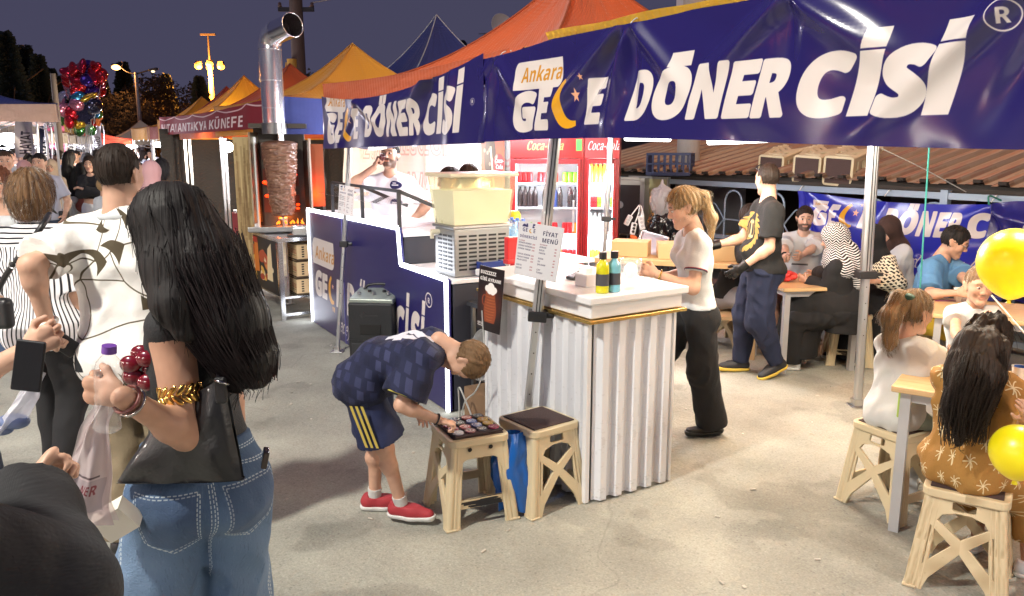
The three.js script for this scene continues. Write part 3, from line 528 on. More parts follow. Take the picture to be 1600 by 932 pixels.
function logoIn(ctx, x0, x1, yTop, yBot, only, light) { // the whole lettering fitted into a rectangle of the canvas
const kx = (x1 - x0) / (LOGO.s1 - LOGO.s0), ky = (yBot - yTop) / (LOGO.y1 - LOGO.y0);
logo(ctx, (s) => x0 + kx * (s - LOGO.s0), (y) => yBot - ky * (y - LOGO.y0), only, 0.27 * kx / ky, light);
}
function script(ctx, text, x, y, px, fill, angle = 0, squeeze = 0.8) { ctx.save(); ctx.translate(x, y); ctx.rotate(angle); ctx.transform(squeeze, 0, -0.32, 1, 0, 0); ctx.font = `italic ${px}px serif`; ctx.fillStyle = fill; ctx.fillText(text, 0, 0); ctx.restore(); }
function menuPage(ctx, w, h, seed) {
ctx.fillStyle = '#efedf0'; ctx.fillRect(0, 0, w, h);
ctx.fillStyle = '#26214f'; ctx.fillRect(w * 0.1, h * 0.055, w * 0.13, h * 0.03);
logoIn(ctx, w * 0.08, w * 1.05, h * -0.02, h * 0.17, ['G', 'E'], '#2a2668', 0.05);
ctx.fillStyle = '#efedf0'; ctx.fillRect(w * 0.5, h * 0.0, w * 0.5, h * 0.25);
ctx.fillStyle = '#efedf0'; ctx.fillRect(0, h * 0.09, w * 0.5, h * 0.3);
const T = (t, x, y, s, c, b = 'bold') => { ctx.font = `${b} ${s}px sans-serif`; ctx.fillStyle = c; ctx.fillText(t, x, y); };
T('GE', w * 0.1, h * 0.175, w * 0.105, '#2a2668'); T('E', w * 0.36, h * 0.175, w * 0.105, '#2a2668');
ctx.fillStyle = GOLD; ctx.beginPath(); ctx.arc(w * 0.31, h * 0.15, w * 0.042, 0, 7); ctx.fill(); ctx.fillStyle = '#efedf0'; ctx.beginPath(); ctx.arc(w * 0.327, h * 0.145, w * 0.034, 0, 7); ctx.fill();
T('DÖNERCİSİ', w * 0.05, h * 0.29, w * 0.078, '#2a2668'); T('FİYAT', w * 0.58, h * 0.19, w * 0.118, '#26214f'); T('MENÜ', w * 0.58, h * 0.315, w * 0.118, '#26214f');
const rows = [['DÖNER EKMEK', 0.4], ['DÖNER DÜRÜM', 0.455], ['DÖNER YARIM', 0.51], ['TAVUK DÜRÜM', 0.61], ['TAVUK YARIM', 0.665], ['PİLAV ÜSTÜ', 0.72], ['KÖFTE', 0.82], ['SUCUK', 0.875]];
for (const [t, y] of rows) { T(t, w * 0.04, h * y, w * 0.046, '#2b2750'); T('250', w * 0.38, h * y, w * 0.04, '#a8404a'); T(['AYRAN', 'KOLA', 'FANTA', 'SODA', 'SU', 'ŞALGAM', 'ÇAY', 'TURŞU'][rows.findIndex((q) => q[0] === t)], w * 0.55, h * (y + 0.02), w * 0.046, '#2b2750'); T('40', w * 0.88, h * (y + 0.02), w * 0.04, '#a8404a'); }
T('ET DÖNER', w * 0.04, h * 0.355, w * 0.032, '#8a3040'); T('İÇECEKLER', w * 0.55, h * 0.37, w * 0.032, '#8a3040');
}
const vinyl = (map, extra = {}) => new THREE.MeshPhysicalMaterial({ map, roughness: 0.28, clearcoat: 0.5, clearcoatRoughness: 0.25, side: THREE.DoubleSide, ...extra });
{
const n = 2048, d = new Uint8Array(n * n * 4), bh = new Uint8Array(512 * 512 * 4), G = 256, low = new Float32Array(G * G), mid = new Float32Array(G * G);
const tile = (x, y, f, o) => { // noise that wraps
let s = 0, a = 0.5, q = f; for (let i = 0; i < o; i++) { const A = x * q, Bq = y * q, i0 = Math.floor(A), j0 = Math.floor(Bq), u = A - i0, v = Bq - j0, U2 = u * u * (3 - 2 * u), V2 = v * v * (3 - 2 * v), m = (k) => ((k % q) + q) % q; s += a * (lerp(lerp(h3(m(i0), m(j0), q), h3(m(i0 + 1), m(j0), q), U2), lerp(h3(m(i0), m(j0 + 1), q), h3(m(i0 + 1), m(j0 + 1), q), U2), V2) * 2 - 1); a *= 0.5; q *= 2; } return s; };
for (let j = 0; j < G; j++) for (let i = 0; i < G; i++) { low[j * G + i] = tile(i / G, j / G, 5, 4); mid[j * G + i] = tile(i / G + 0.37, j / G, 23, 4); }
const bil = (A, x, y) => { const fx = x * G, fy = y * G, i = Math.floor(fx), j = Math.floor(fy), u = fx - i, v = fy - j, g = (a, b) => A[((b % G) * G) + (a % G)]; return lerp(lerp(g(i, j), g(i + 1, j), u), lerp(g(i, j + 1), g(i + 1, j + 1), u), v); };
for (let j = 0; j < n; j++) for (let i = 0; i < n; i++) {
const x = i / n, y = j / n, o = (j * n + i) * 4, l = bil(low, x, y), m = bil(mid, x, y), w = h3(i, j, 3) + h3(i >> 1, j >> 1, 5) - 1, ch = h3(i >> 1, j >> 1, 9);
let v = 0.63 + l * 0.09 + m * 0.1 + w * 0.055; const wear = bil(mid, (x + 0.13) % 1, (y * 1.0 + 0.4) % 1); if (wear > 0.2) v -= 0.05 * sstep(0.2, 0.32, wear); if (ch > 0.985) v -= 0.07; if (ch < 0.012) v += 0.045;
const crack = Math.abs(bil(low, (x * 1.0 + 0.3 + m * 0.01) % 1, y) - 0.02); if (crack < 0.0035 + 0.002 * m && l > -0.02) v -= 0.045;
const stain = bil(low, (x + 0.61) % 1, (y + 0.2) % 1); v -= 0.04 * sstep(0.16, 0.34, stain);
v = clamp(v, 0.12, 1); d[o] = 255 * v * 0.97; d[o + 1] = 255 * v * 0.965; d[o + 2] = 255 * v * 0.9; d[o + 3] = 255;
}
for (let j = 0; j < 512; j++) for (let i = 0; i < 512; i++) { const o = (j * 512 + i) * 4, v = 255 * clamp(0.5 + tile(i / 512, j / 512, 60, 3) * 0.5 + (h3(i, j, 1) - 0.5) * 0.3, 0, 1); bh[o] = bh[o + 1] = bh[o + 2] = v; bh[o + 3] = 255; }
const mk = (data, k, srgb) => { const t = new THREE.DataTexture(data, k, k); t.wrapS = t.wrapT = THREE.RepeatWrapping; t.magFilter = THREE.LinearFilter; if (srgb) t.colorSpace = THREE.SRGBColorSpace; t.needsUpdate = true; return t; };
const map = mk(d, n, true), bump = mk(bh, 512, false); map.repeat.set(1 / 8.5, 1 / 8.5); bump.repeat.set(1 / 1.7, 1 / 1.7);
const g = new THREE.PlaneGeometry(700, 700, 70, 70); g.rotateX(-PI / 2); g.translate(0, 0, -200); const p = g.attributes.position, uv = g.attributes.uv;
for (let i = 0; i < p.count; i++) uv.setXY(i, p.getX(i), -p.getZ(i));
struct('ground', g, M([1, 1, 1], 0.88, 0, { map, bumpMap: bump, bumpScale: 0.006 }));
}

{ // trodden litter, too small and many to count
const q = []; for (let i = 0; i < 120; i++) { const p = V(rr(-3.5, 3.2), 0.006, -rr(2.6, 7.5)), k = rnd(); q.push(k < 0.5 ? cyl(0.004, 0.004, rr(0.02, 0.035), p.x, p.y, p.z, 6, PI / 2, 0, rnd() * 3) : box(rr(0.008, 0.03), 0.003, rr(0.006, 0.02), p.x, p.y, p.z, 0.2 * rnd(), rnd() * 3)); }
const l = part(numbered('litter'), q, M([0.5, 0.46, 0.4], 0.9)); tag(l, 'scraps of paper and cigarette ends scattered over the pavement', 'litter'); l.userData.kind = 'stuff';
}
const alu = M([0.62, 0.63, 0.65], 0.32, 0.9, { anisotropy: 0.4 }), steel = M([0.6, 0.6, 0.6], 0.28, 1), darkSteel = M([0.05, 0.05, 0.055], 0.45, 0.6), blackPlastic = M([0.015, 0.015, 0.017], 0.4);
const canopyBump = heightTex(128, (u, v) => 0.5 + 0.4 * fbm(u * 9, v * 3, 2, 3) + 0.1 * Math.sin(u * 200) * Math.sin(v * 200));
function canopyMat(c, extra = {}) { return new THREE.MeshPhysicalMaterial({ color: col(c), roughness: 0.85, transmission: 0.3, thickness: 0, bumpMap: canopyBump, bumpScale: 0.03, side: THREE.DoubleSide, sheen: 0.2, ...extra }); }
function roofGeo(a, eave, peak, nz = 12) { // four panels, sagging between the ribs
const gs = [];
for (let k = 0; k < 4; k++) gs.push(place(sheet(16, nz, (u, v) => {
const r = 1 - v, w = (u - 0.5) * 2, x = w * a * r, z = a * r, hgt = Math.pow(v, 2.1), sag = (1 - w * w) * Math.sin(v * PI) * 0.1 + (1 - w * w) * (1 - v) * (1 - v) * 0.05;
return V(x, eave + (peak - eave) * hgt - sag + 0.012 * noise3(x * 5 + k * 9, v * 7, k), z - sag * 0.2);
}), 0, 0, 0, 0, k * PI / 2, 0));
return gs;
}
function tent(o) { // canopy on four legs with a frame; the origin is the middle of its floor
const t = thing('market_tent', o.label, 'tent', row(o.s, o.t), ROW + (o.turn || 0), o.group), a = o.half || 1.52, eave = o.eave || 2.36, peak = o.peak || 3.25, vh = o.valance ?? 0.3;
part('canopy', roofGeo(a + 0.02, eave, peak), o.mat, t);
const ridges = []; for (let k = 0; k < 4; k++) { const an = PI / 4 + k * PI / 2, pts = []; for (let i = 0; i <= 8; i++) { const v = i / 8, r = (a + 0.02) * (1 - v) * Math.SQRT2; pts.push(V(Math.sin(an) * r, eave + (peak - eave) * Math.pow(v, 2.1) + 0.006, Math.cos(an) * r)); } ridges.push(tube(pts, 0.009, 5)); }
part('seam', ridges, o.seam || o.mat, t);
if (vh) for (let k = 0; k < 4; k++) { if (o.skip?.includes(k)) continue; part('valance', place(sheet(20, 3, (u, v) => V((u - 0.5) * 2 * a, eave - vh * (1 - v) - 0.03 * Math.sin(u * PI) * v, a + 0.025 + 0.012 * Math.sin(u * 21 + k) * (1 - v))), 0, 0, 0, 0, k * PI / 2, 0), (o.valMats && o.valMats[k]) || o.mat, t); }
const legs = o.legs || [[-1, -1], [-1, 1], [1, -1], [1, 1]];
for (const [sx, sz] of legs) { const l = part('leg', [box(0.038, eave * 0.55, 0.038, sx * (a - 0.04), eave * 0.725, sz * (a - 0.04)), box(0.03, eave * 0.5, 0.03, sx * (a - 0.04), eave * 0.25, sz * (a - 0.04))], o.legMat || alu, t); part('foot', box(0.1, 0.008, 0.1, sx * (a - 0.04), 0.006, sz * (a - 0.04)), steel, l); }
const fr = []; for (let k = 0; k < 4; k++) { const A = k * PI / 2; for (const i of [0, 1, 2, 3]) { const x0 = -a + 0.04 + i * (2 * a - 0.08) / 4, x1 = x0 + (2 * a - 0.08) / 4; fr.push(place(bar(V(x0, eave - 0.34, a - 0.04), V(x1, eave - 0.06, a - 0.04), 0.022, 0.012), 0, 0, 0, 0, A, 0), place(bar(V(x0, eave - 0.06, a - 0.055), V(x1, eave - 0.34, a - 0.055), 0.022, 0.012), 0, 0, 0, 0, A, 0)); } }
part('frame', fr, alu, t);
return t;
}
const orange = canopyMat([0.52, 0.095, 0.018]), yellow = canopyMat([0.72, 0.33, 0.02]), blue = canopyMat([0.03, 0.045, 0.2], { transmission: 0.15 }), red = canopyMat([0.5, 0.07, 0.03]), beige = canopyMat([0.5, 0.42, 0.3]), whiteCloth = canopyMat([0.75, 0.75, 0.74]);
const seamDark = M([0.35, 0.07, 0.02], 0.8);
tent({ s: -1.53, t: 1.55, mat: orange, seam: seamDark, label: 'orange peaked market tent over the counter with the glowing edge', skip: [0, 1, 3], valMats: { 2: orange }, legs: [], peak: 3.28 });
tent({ s: 1.56, t: 1.55, mat: yellow, label: 'yellow market tent whose long banner spans the right of the picture', skip: [0, 1, 3], legs: [[1, 1]] });
tent({ s: -7.0, t: 1.8, mat: yellow, label: 'yellow peaked tent with a dark blue end valance right of the steel flue pipe', peak: 3.22, eave: 2.4, valance: 0.42, valMats: { 1: blue } });
tent({ s: -8.75, t: 4.0, half: 1.75, mat: blue, seam: whiteCloth, label: 'dark blue peaked tent rising behind the yellow and orange tents', peak: 4.0, eave: 2.6, valance: 0.3 });
tent({ s: -9.95, t: 1.85, mat: orange, label: 'orange tent peak close to the right of the steel flue pipe', peak: 3.2, eave: 2.36, valance: 0.4 });
const kunefe = vinyl(canvas(1024, 160, (c, w, h) => {
c.fillStyle = '#8c2230'; c.fillRect(0, 0, w, h); c.strokeStyle = '#e8c9c9'; c.lineWidth = 9; c.beginPath(); for (let i = 0; i < 5; i++) { c.moveTo(i * 230 - 30, 0); c.quadraticCurveTo(i * 230 + 85, 62, i * 230 + 200, 0); } c.stroke();
c.fillStyle = '#f3e6e3'; c.font = 'bold 104px sans-serif'; c.save(); c.transform(0.67, 0, -0.1, 1, 0, 0); c.fillText('HATAY ANTAKYA KÜNEFE', 40, 140); c.restore();
}), { roughness: 0.75, clearcoat: 0 });
tent({ s: -12.75, t: 1.8, mat: yellow, label: 'yellow market tent at the far end of the red lettered banner', peak: 3.2, eave: 2.36, half: 1.4, valance: 0.4 });
tent({ s: -15.9, t: 2.2, mat: red, label: 'dark red tent peak beyond the yellow stalls', peak: 3.2, eave: 2.3 });
tent({ s: -18.6, t: 2.2, mat: yellow, label: 'farthest yellow tent peak below the tall mast light', peak: 3.1, eave: 2.3 });
for (const [i, sx] of [-2.6, 1.2, 4.8, 8.4].entries()) { tent({ s: sx, t: -8.6, mat: [red, orange, blue, orange][i], label: ['dark red', 'orange', 'blue', 'second orange'][i] + ' tent of the opposite row across the street', peak: 3.2 }); }
tent({ s: 5.1, t: 1.9, mat: orange, label: 'orange tent next along the row beside the viewer' , legs: [[1, -1], [1, 1], [-1, 1]] });
{ // the lettered banner of the dessert stall
const a = row(-12.9, 0.22, 0), b = row(-5.6, 0.22, 0);
solo('stall_banner', sheet(40, 4, (u, v) => a.clone().lerp(b, u).add(V(0.012 * Math.sin(u * 40), 2.05 + 0.33 * v - 0.05 * Math.sin(u * PI) * v, 0.02 * Math.sin(u * 60)))), kunefe, 'dark red banner with white lettering along the yellow stall front', 'banner');
}

const banW = 3.28, ban2 = vinyl(canvas(2048, 340, (c, w, h) => {
c.fillStyle = NAVY; c.fillRect(0, 0, w, h); const k = w / banW; logo(c, (s) => (s + 0.3) * k, (y) => h - (y - 1.8) * h / 0.64);
}), { roughness: 0.26, clearcoat: 0.7, clearcoatRoughness: 0.14 });
const folds = (list) => (s, y) => { let d = 0; for (const [s0, y0, dx, dy, w, amp, len] of list) { const L = Math.hypot(dx, dy), ux = dx / L, uy = dy / L, px = s - s0, py = y - y0, al = px * ux + py * uy, ac = px * -uy + py * ux; if (al < -0.02 || al > len) continue; d += amp * Math.exp(-(ac * ac) / (w * w * (0.25 + al))) * sstep(len, len * 0.3, al) * sstep(-0.02, 0.04, al); } return d; };
{
const fo = folds([[0.96, 2.37, -0.9, -0.55, 0.05, 0.02, 1.0], [0.97, 2.37, -0.5, -0.6, 0.045, -0.018, 0.75], [0.98, 2.37, -0.2, -0.7, 0.05, 0.022, 0.6], [0.99, 2.36, 0.05, -0.7, 0.05, -0.02, 0.5], [1.0, 2.37, 0.6, -0.55, 0.05, 0.016, 0.7], [1.84, 2.36, -0.4, -0.25, 0.06, 0.02, 0.6], [1.84, 2.36, 0.4, -0.25, 0.06, 0.02, 0.6], [1.84, 2.36, 0, -0.4, 0.07, -0.014, 0.4], [2.75, 2.4, -0.55, -0.45, 0.05, 0.024, 1.0], [2.78, 2.4, -0.3, -0.6, 0.05, -0.018, 0.7], [-0.1, 2.32, -0.2, -0.6, 0.06, 0.015, 0.6], [-0.1, 2.32, 0.4, -0.4, 0.06, 0.012, 0.7], [-0.1, 2.32, -0.5, -0.4, 0.05, -0.012, 0.5]]);
const top = (s) => 2.335 + 0.045 * sstep(-0.5, 1.0, s) - 0.012 * Math.abs(Math.sin((s + 0.5) * 3.4));
const g = sheet(220, 40, (u, v) => { const s = -0.3 + banW * u, b = 1.87 + 0.02 * Math.sin(u * 5) - 0.012 * u, y = lerp(b, top(s), v); return row(s, -0.085 - 1.7 * fo(s, y) + 0.035 * noise3(s * 1.6, y * 2.2, 4) * (1 - v * 0.5) + 0.011 * noise3(s * 5 + y * 4, y * 5, 9), y); });
{ const p = g.attributes.position, uv = g.attributes.uv; for (let i = 0; i < p.count; i++) uv.setY(i, (p.getY(i) - 1.8) / 0.64); }
const b = thing('shop_banner', 'long navy vinyl banner with large white lettering across the yellow tent', 'banner'); part('sheet', g, ban2, b);
const ey = []; for (const s of [-0.1, 0.98, 1.84, 2.75]) ey.push(orient(new THREE.TorusGeometry(0.011, 0.004, 6, 14).rotateX(PI / 2), row(s, -0.083, top(s) - 0.012), row(s, -0.2, top(s) - 0.012))); for (const e of ey) part('grommet', e, steel, b);
for (const s of [-0.1, 0.98, 1.84, 2.75]) part('tie', tube([row(s, -0.085, top(s) - 0.012), row(s + 0.01, -0.06, top(s) + 0.02), row(s, 0.0, top(s) + 0.035)], 0.003), M([0.7, 0.7, 0.68], 0.7), b);
// the banner round the tent's far end
const m1 = vinyl(canvas(2048, 360, (c, w, h) => { c.fillStyle = NAVY; c.fillRect(0, 0, w, h); logoIn(c, w * 0.03, w * 0.925, h * 0.04, h * 0.9, ['A', 'G', 'E', '(', 'D', 'O', '"', 'N', 'R', 'C', 'I', 'S'], CREAM, 0.15); logo(c, (s) => w * 0.945 + (s - LOGO.items[14][1]) * w * 0.2, (y) => h * 0.3 - (y - 2.4) * h * 1.0, ['®']); }), { clearcoat: 0.4 });
const fo1 = folds([[-0.9, 2.28, -0.7, -0.4, 0.05, 0.022, 1.0], [-0.85, 2.29, -0.5, -0.55, 0.05, -0.018, 0.8], [-0.8, 2.29, -0.9, -0.25, 0.05, 0.018, 1.4], [-2.9, 2.2, 0.3, -0.4, 0.06, 0.02, 0.6], [-2.2, 2.2, 0.5, -0.2, 0.05, 0.018, 0.9], [-2.1, 2.2, -0.5, -0.3, 0.05, 0.018, 0.9], [-0.6, 2.3, -0.1, -0.6, 0.07, 0.02, 0.6]]);
const top1 = (s) => 2.22 + 0.1 * Math.pow(Math.abs((s + 1.95) / 1.35), 2) - 0.02;
const g1 = sheet(160, 30, (u, v) => { const s = -3.02 + 2.78 * u, b2 = 1.825 + 0.04 * u, y = lerp(b2, top1(s), v); return row(s, -0.065 - 1.5 * fo1(s, y) + 0.045 * noise3(s * 2, y * 3, 14), y); });
const b1 = thing('shop_banner', 'smaller wrinkled navy banner with white lettering below the orange tent', 'banner'); part('sheet', g1, m1, b1);
part('end_flap', sheet(12, 10, (u, v) => row(-3.04 - 0.02 * u, -0.055 + 0.9 * u, lerp(1.83, 2.2 + 0.1 * u, v) + 0.02 * Math.sin(u * 9))), M([0.035, 0.03, 0.13], 0.4, 0, { side: THREE.DoubleSide, clearcoat: 0.3 }), b1);
}
// eave strips of cloth that show above the banners
solo('eave_cloth', sheet(40, 2, (u, v) => row(0.3 + 2.9 * u, -0.02 - 0.03 * v, 2.36 + 0.052 * v + 0.004 * Math.sin(u * 30))), canopyMat([0.85, 0.48, 0.03], { transmission: 0.08 }), 'yellow cloth hem showing above the long navy banner', 'cloth');
solo('eave_cloth', sheet(40, 3, (u, v) => row(-3.05 + 3.0 * u, -0.03 - 0.012 * v, 2.37 - (1 - v) * (0.2 - 0.05 * u) - 0.03 * Math.sin(u * PI))), orange, 'orange cloth hem hanging above the wrinkled navy banner', 'cloth');

function pole(label, a, b, w = 0.045) {
const t = thing('tent_pole', label, 'pole', V(a.x, 0, a.z)), B = b.clone().sub(a), m = B.clone().multiplyScalar(0.48), z = V(0, 0, 0);
const prof = (w2) => { const h = w2 / 2, c = w2 * 0.22; return [[-h, -h + c], [-h + c, -h], [h - c, -h], [h, -h + c], [h, h - c], [h - c, h], [-h + c, h], [-h, h - c]]; };
const ex = (w2, p, q) => { const L = p.distanceTo(q), g = extr(prof(w2), L); g.rotateX(-PI / 2); return orient(g, p, q); };
part('lower_tube', ex(w * 0.8, z, m.clone().multiplyScalar(1.02)), alu, t); part('upper_tube', ex(w, m, B), alu, t);
for (const k of [-1, 1]) part('groove', bar(m.clone().add(V(k * w * 0.14, 0.01, w / 2 + 0.001)), B.clone().add(V(k * w * 0.14, -0.01, w / 2 + 0.001)), w * 0.09, 0.003), darkSteel, t);
part('slide_clamp', [orient(rbox(w * 1.7, 0.055, w * 1.5, 0.006, 0, 0, 0), m, B), cyl(0.014, 0.014, w * 2.4, m.x + w * 0.5, m.y, m.z, 10, 0, 0, PI / 2)], blackPlastic, t);
const f = part('foot_plate', [rbox(0.12, 0.008, 0.11, 0.003, 0, 0.006, 0), box(w * 1.1, 0.05, w * 1.1, 0, 0.03, 0)], steel, t);
const holes = []; for (let i = 0; i < 4; i++) { const p = m.clone().multiplyScalar(0.55 + i * 0.12); holes.push(cyl(0.004, 0.004, 0.003, p.x, p.y, p.z + w * 0.4, 8, PI / 2)); } part('pin_hole', holes, darkSteel, t);
return t;
}
{
const a = gp(527, 550), b = at(549, 190, -a.z + 0.05); pole('silver tent pole carrying the small menu sheet', a, b, 0.042);
const c = row(rowPix(813, 728, -0.17)[0], -0.17), d = row(rowPix(871, 180, -0.035)[0], -0.035, 2.0); pole('leaning silver tent pole against the white corrugated counter', c, d, 0.058);
const e = gp(1340, 635), f = at(1368, 190, -e.z); pole('stout silver tent pole standing on the pavement near the tables', e, f, 0.07);
const g = row(-3.02, 3.02), h = at(957, 170, -g.z); pole('slim silver tent pole beside the narrow red fridge', g, V(h.x, h.y, h.z), 0.06);
}

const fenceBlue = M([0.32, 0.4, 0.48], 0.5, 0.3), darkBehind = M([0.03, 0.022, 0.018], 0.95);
{
const F = thing('iron_fence', 'pale blue iron fence with arched bars below the shed roof', 'fence', row(0, 5), ROW);
const s0 = -6.4, s1 = 1.6, top = 1.39, bot = 0.75;
part('top_rail', box(s1 - s0, 0.06, 0.05, (s0 + s1) / 2, top, 0), fenceBlue, F); part('bottom_rail', box(s1 - s0, 0.05, 0.04, (s0 + s1) / 2, bot, 0), fenceBlue, F); part('low_rail', box(s1 - s0, 0.05, 0.04, (s0 + s1) / 2, 0.12, 0), fenceBlue, F);
for (let s = s0; s <= s1 + 0.01; s += 2) part('post', box(0.07, 1.45, 0.07, s, 0.72, 0), fenceBlue, F);
for (let s = s0 + 0.32; s < s1; s += 0.62) {
const w = 0.13, pts = [V(s - w, bot, 0)]; pts.push(V(s - w, bot + 0.3, 0)); for (let i = 0; i <= 8; i++) { const a = PI - i * PI / 8; pts.push(V(s + Math.cos(a) * w, bot + 0.44 + Math.sin(a) * w, 0)); } pts.push(V(s + w, bot + 0.3, 0), V(s + w, bot, 0));
part('arch_bar', tube(pts, 0.012, 6, 30), fenceBlue, F); const x = s + 0.31;
part('scroll_bar', [tube([V(x - 0.17, bot + 0.22, 0), V(x - 0.09, bot + 0.32, 0), V(x, bot + 0.4, 0), V(x + 0.09, bot + 0.32, 0), V(x + 0.17, bot + 0.22, 0)], 0.009, 5), tube([V(x - 0.17, bot + 0.22, 0), V(x - 0.09, bot + 0.12, 0), V(x, bot + 0.05, 0), V(x + 0.09, bot + 0.12, 0), V(x + 0.17, bot + 0.22, 0)], 0.009, 5), bar(V(s - w, bot + 0.22, 0), V(s + w, bot + 0.22, 0), 0.016, 0.016)], fenceBlue, F);
}
for (let s = s0 + 0.1; s < s1; s += 0.2) part('upright', box(0.016, 0.6, 0.016, s, 0.43, 0), fenceBlue, F);
// the shed: dark porch, corrugated sheets on top
const S = thing('shed', 'low dark shed with a rusty corrugated roof behind the fence', 'shed', row(0, 5.35), ROW);
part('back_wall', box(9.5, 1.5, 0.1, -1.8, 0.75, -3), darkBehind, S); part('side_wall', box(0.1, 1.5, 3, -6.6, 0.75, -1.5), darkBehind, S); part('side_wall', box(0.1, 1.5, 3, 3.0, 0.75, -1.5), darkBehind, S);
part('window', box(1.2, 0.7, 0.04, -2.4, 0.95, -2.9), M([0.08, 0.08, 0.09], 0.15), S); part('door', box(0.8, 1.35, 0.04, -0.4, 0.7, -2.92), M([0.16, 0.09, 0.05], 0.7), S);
part('bench', box(3.5, 0.08, 0.4, -2.2, 0.62, -0.8), M([0.42, 0.27, 0.13], 0.7), S);
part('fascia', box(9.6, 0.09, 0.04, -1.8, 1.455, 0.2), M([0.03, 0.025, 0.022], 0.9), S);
const rust = canvas(512, 512, (c, w, h) => { c.fillStyle = '#a2968a'; c.fillRect(0, 0, w, h); for (let i = 0; i < 900; i++) { c.fillStyle = `rgba(${120 + rnd() * 70 | 0},${66 + rnd() * 40 | 0},${42 + rnd() * 30 | 0},${0.05 + rnd() * 0.18})`; c.fillRect(rnd() * w, rnd() * h, 2 + rnd() * 14, 10 + rnd() * 120); } for (let i = 0; i < 300; i++) { c.fillStyle = `rgba(40,28,22,${rnd() * 0.25})`; c.fillRect(rnd() * w, rnd() * h, 1 + rnd() * 5, 6 + rnd() * 60); } });
const sheetMat = M([0.8, 0.74, 0.68], 0.6, 0.1, { map: rust }), len = 4.6, rise = 0.2;
const pitchW = 0.235; // one ridge and one valley of the sheet
const strip = new THREE.BufferGeometry(); { const xs = [0, 0.06, 0.085, 0.145, 0.17, pitchW + 0.004], ys = [0, 0, 0.045, 0.045, 0, 0], P = [], T = [], I = []; for (let k = 0; k < 6; k++) for (const e of [0, 1]) { P.push(xs[k], ys[k] + e * len * rise, -e * len); T.push(xs[k] * 0.8, e * 1.6); } for (let k = 0; k < 5; k++) { const a = k * 2; I.push(a, a + 2, a + 1, a + 2, a + 3, a + 1); } strip.setAttribute('position', new THREE.BufferAttribute(new Float32Array(P), 3)); strip.setAttribute('uv', new THREE.BufferAttribute(new Float32Array(T), 2)); strip.setIndex(I); const ni = strip.toNonIndexed(); ni.computeVertexNormals(); strip.copy(ni); }
const rf = part('roof', box(9.6, 0.05, 0.06, -1.8, 1.43, 0.22), M([0.05, 0.04, 0.035], 0.9), S);
sheetMat.side = THREE.DoubleSide;
for (let i = 0; i < 41; i++) { const m = part('roof_sheet', strip, sheetMat, rf); m.position.set(-6.6 + i * pitchW, 1.5 + 0.012 * noise3(i * 0.6, 2, 1), 0.34 + 0.05 * noise3(i * 0.9, 5, 1)); m.rotation.z = 0.006 * noise3(i, 1, 1); const c = part('ridge_cap', box(0.07, 0.03, 0.05, 0.115, 0.03, 0.012), darkBehind, rf); c.position.copy(m.position); }
}
const concreteMat = M([0.34, 0.3, 0.27], 0.85, 0, { bumpMap: canopyBump, bumpScale: 0.02 }), darkMetal = M([0.035, 0.033, 0.035], 0.6, 0.4);
{
const p = at(467, 110, 26), u = thing('utility_pole', 'dark utility pole with insulators rising behind the steel flue pipe', 'utility pole', V(p.x, 0, p.z));
part('shaft', cyl(0.17, 0.24, 11, 0, 5.5, 0, 10), M([0.13, 0.09, 0.07], 0.9), u);
for (const y of [7.2, 6.0]) { const c = part('crossarm', box(1.1, 0.12, 0.12, 0, y, 0), darkMetal, u); for (const x of [-0.5, 0.5]) part('insulator', lathe([[0, 0], [0.05, 0], [0.07, 0.05], [0.04, 0.08], [0.06, 0.12], [0, 0.17]], 10).translate(x, y + 0.06, 0), M([0.12, 0.07, 0.05], 0.3), c); }
part('conduit', [rod(V(-0.18, 0, 0.2), V(-0.16, 4.5, 0.16), 0.16, 10), tube([V(-0.34, 4.4, 0.2), V(-0.42, 3.6, 0.22), V(-0.36, 2.6, 0.2)], 0.02)], M([0.6, 0.33, 0.05], 0.6), u);
[[7.4, 0.5, 1.6], [7.4, -0.5, 2.6], [6.2, 0.5, 0.2]].forEach(([y, x, dy], i) => { const a = V(p.x + x, y, p.z), b = V(p.x + 26, y + 3.2 + dy, p.z + 10); solo('power_line', tube([a, a.clone().lerp(b, 0.33).add(V(0, -0.35, 0)), a.clone().lerp(b, 0.66).add(V(0, -0.35, 0)), b], 0.022, 5, 24), M([0.3, 0.26, 0.25], 0.6), ['pale overhead wire running off the top of the dark utility pole', 'second overhead wire from the upper crossarm of the utility pole', 'lowest overhead wire from the lower crossarm of the utility pole'][i], 'wire'); });
}
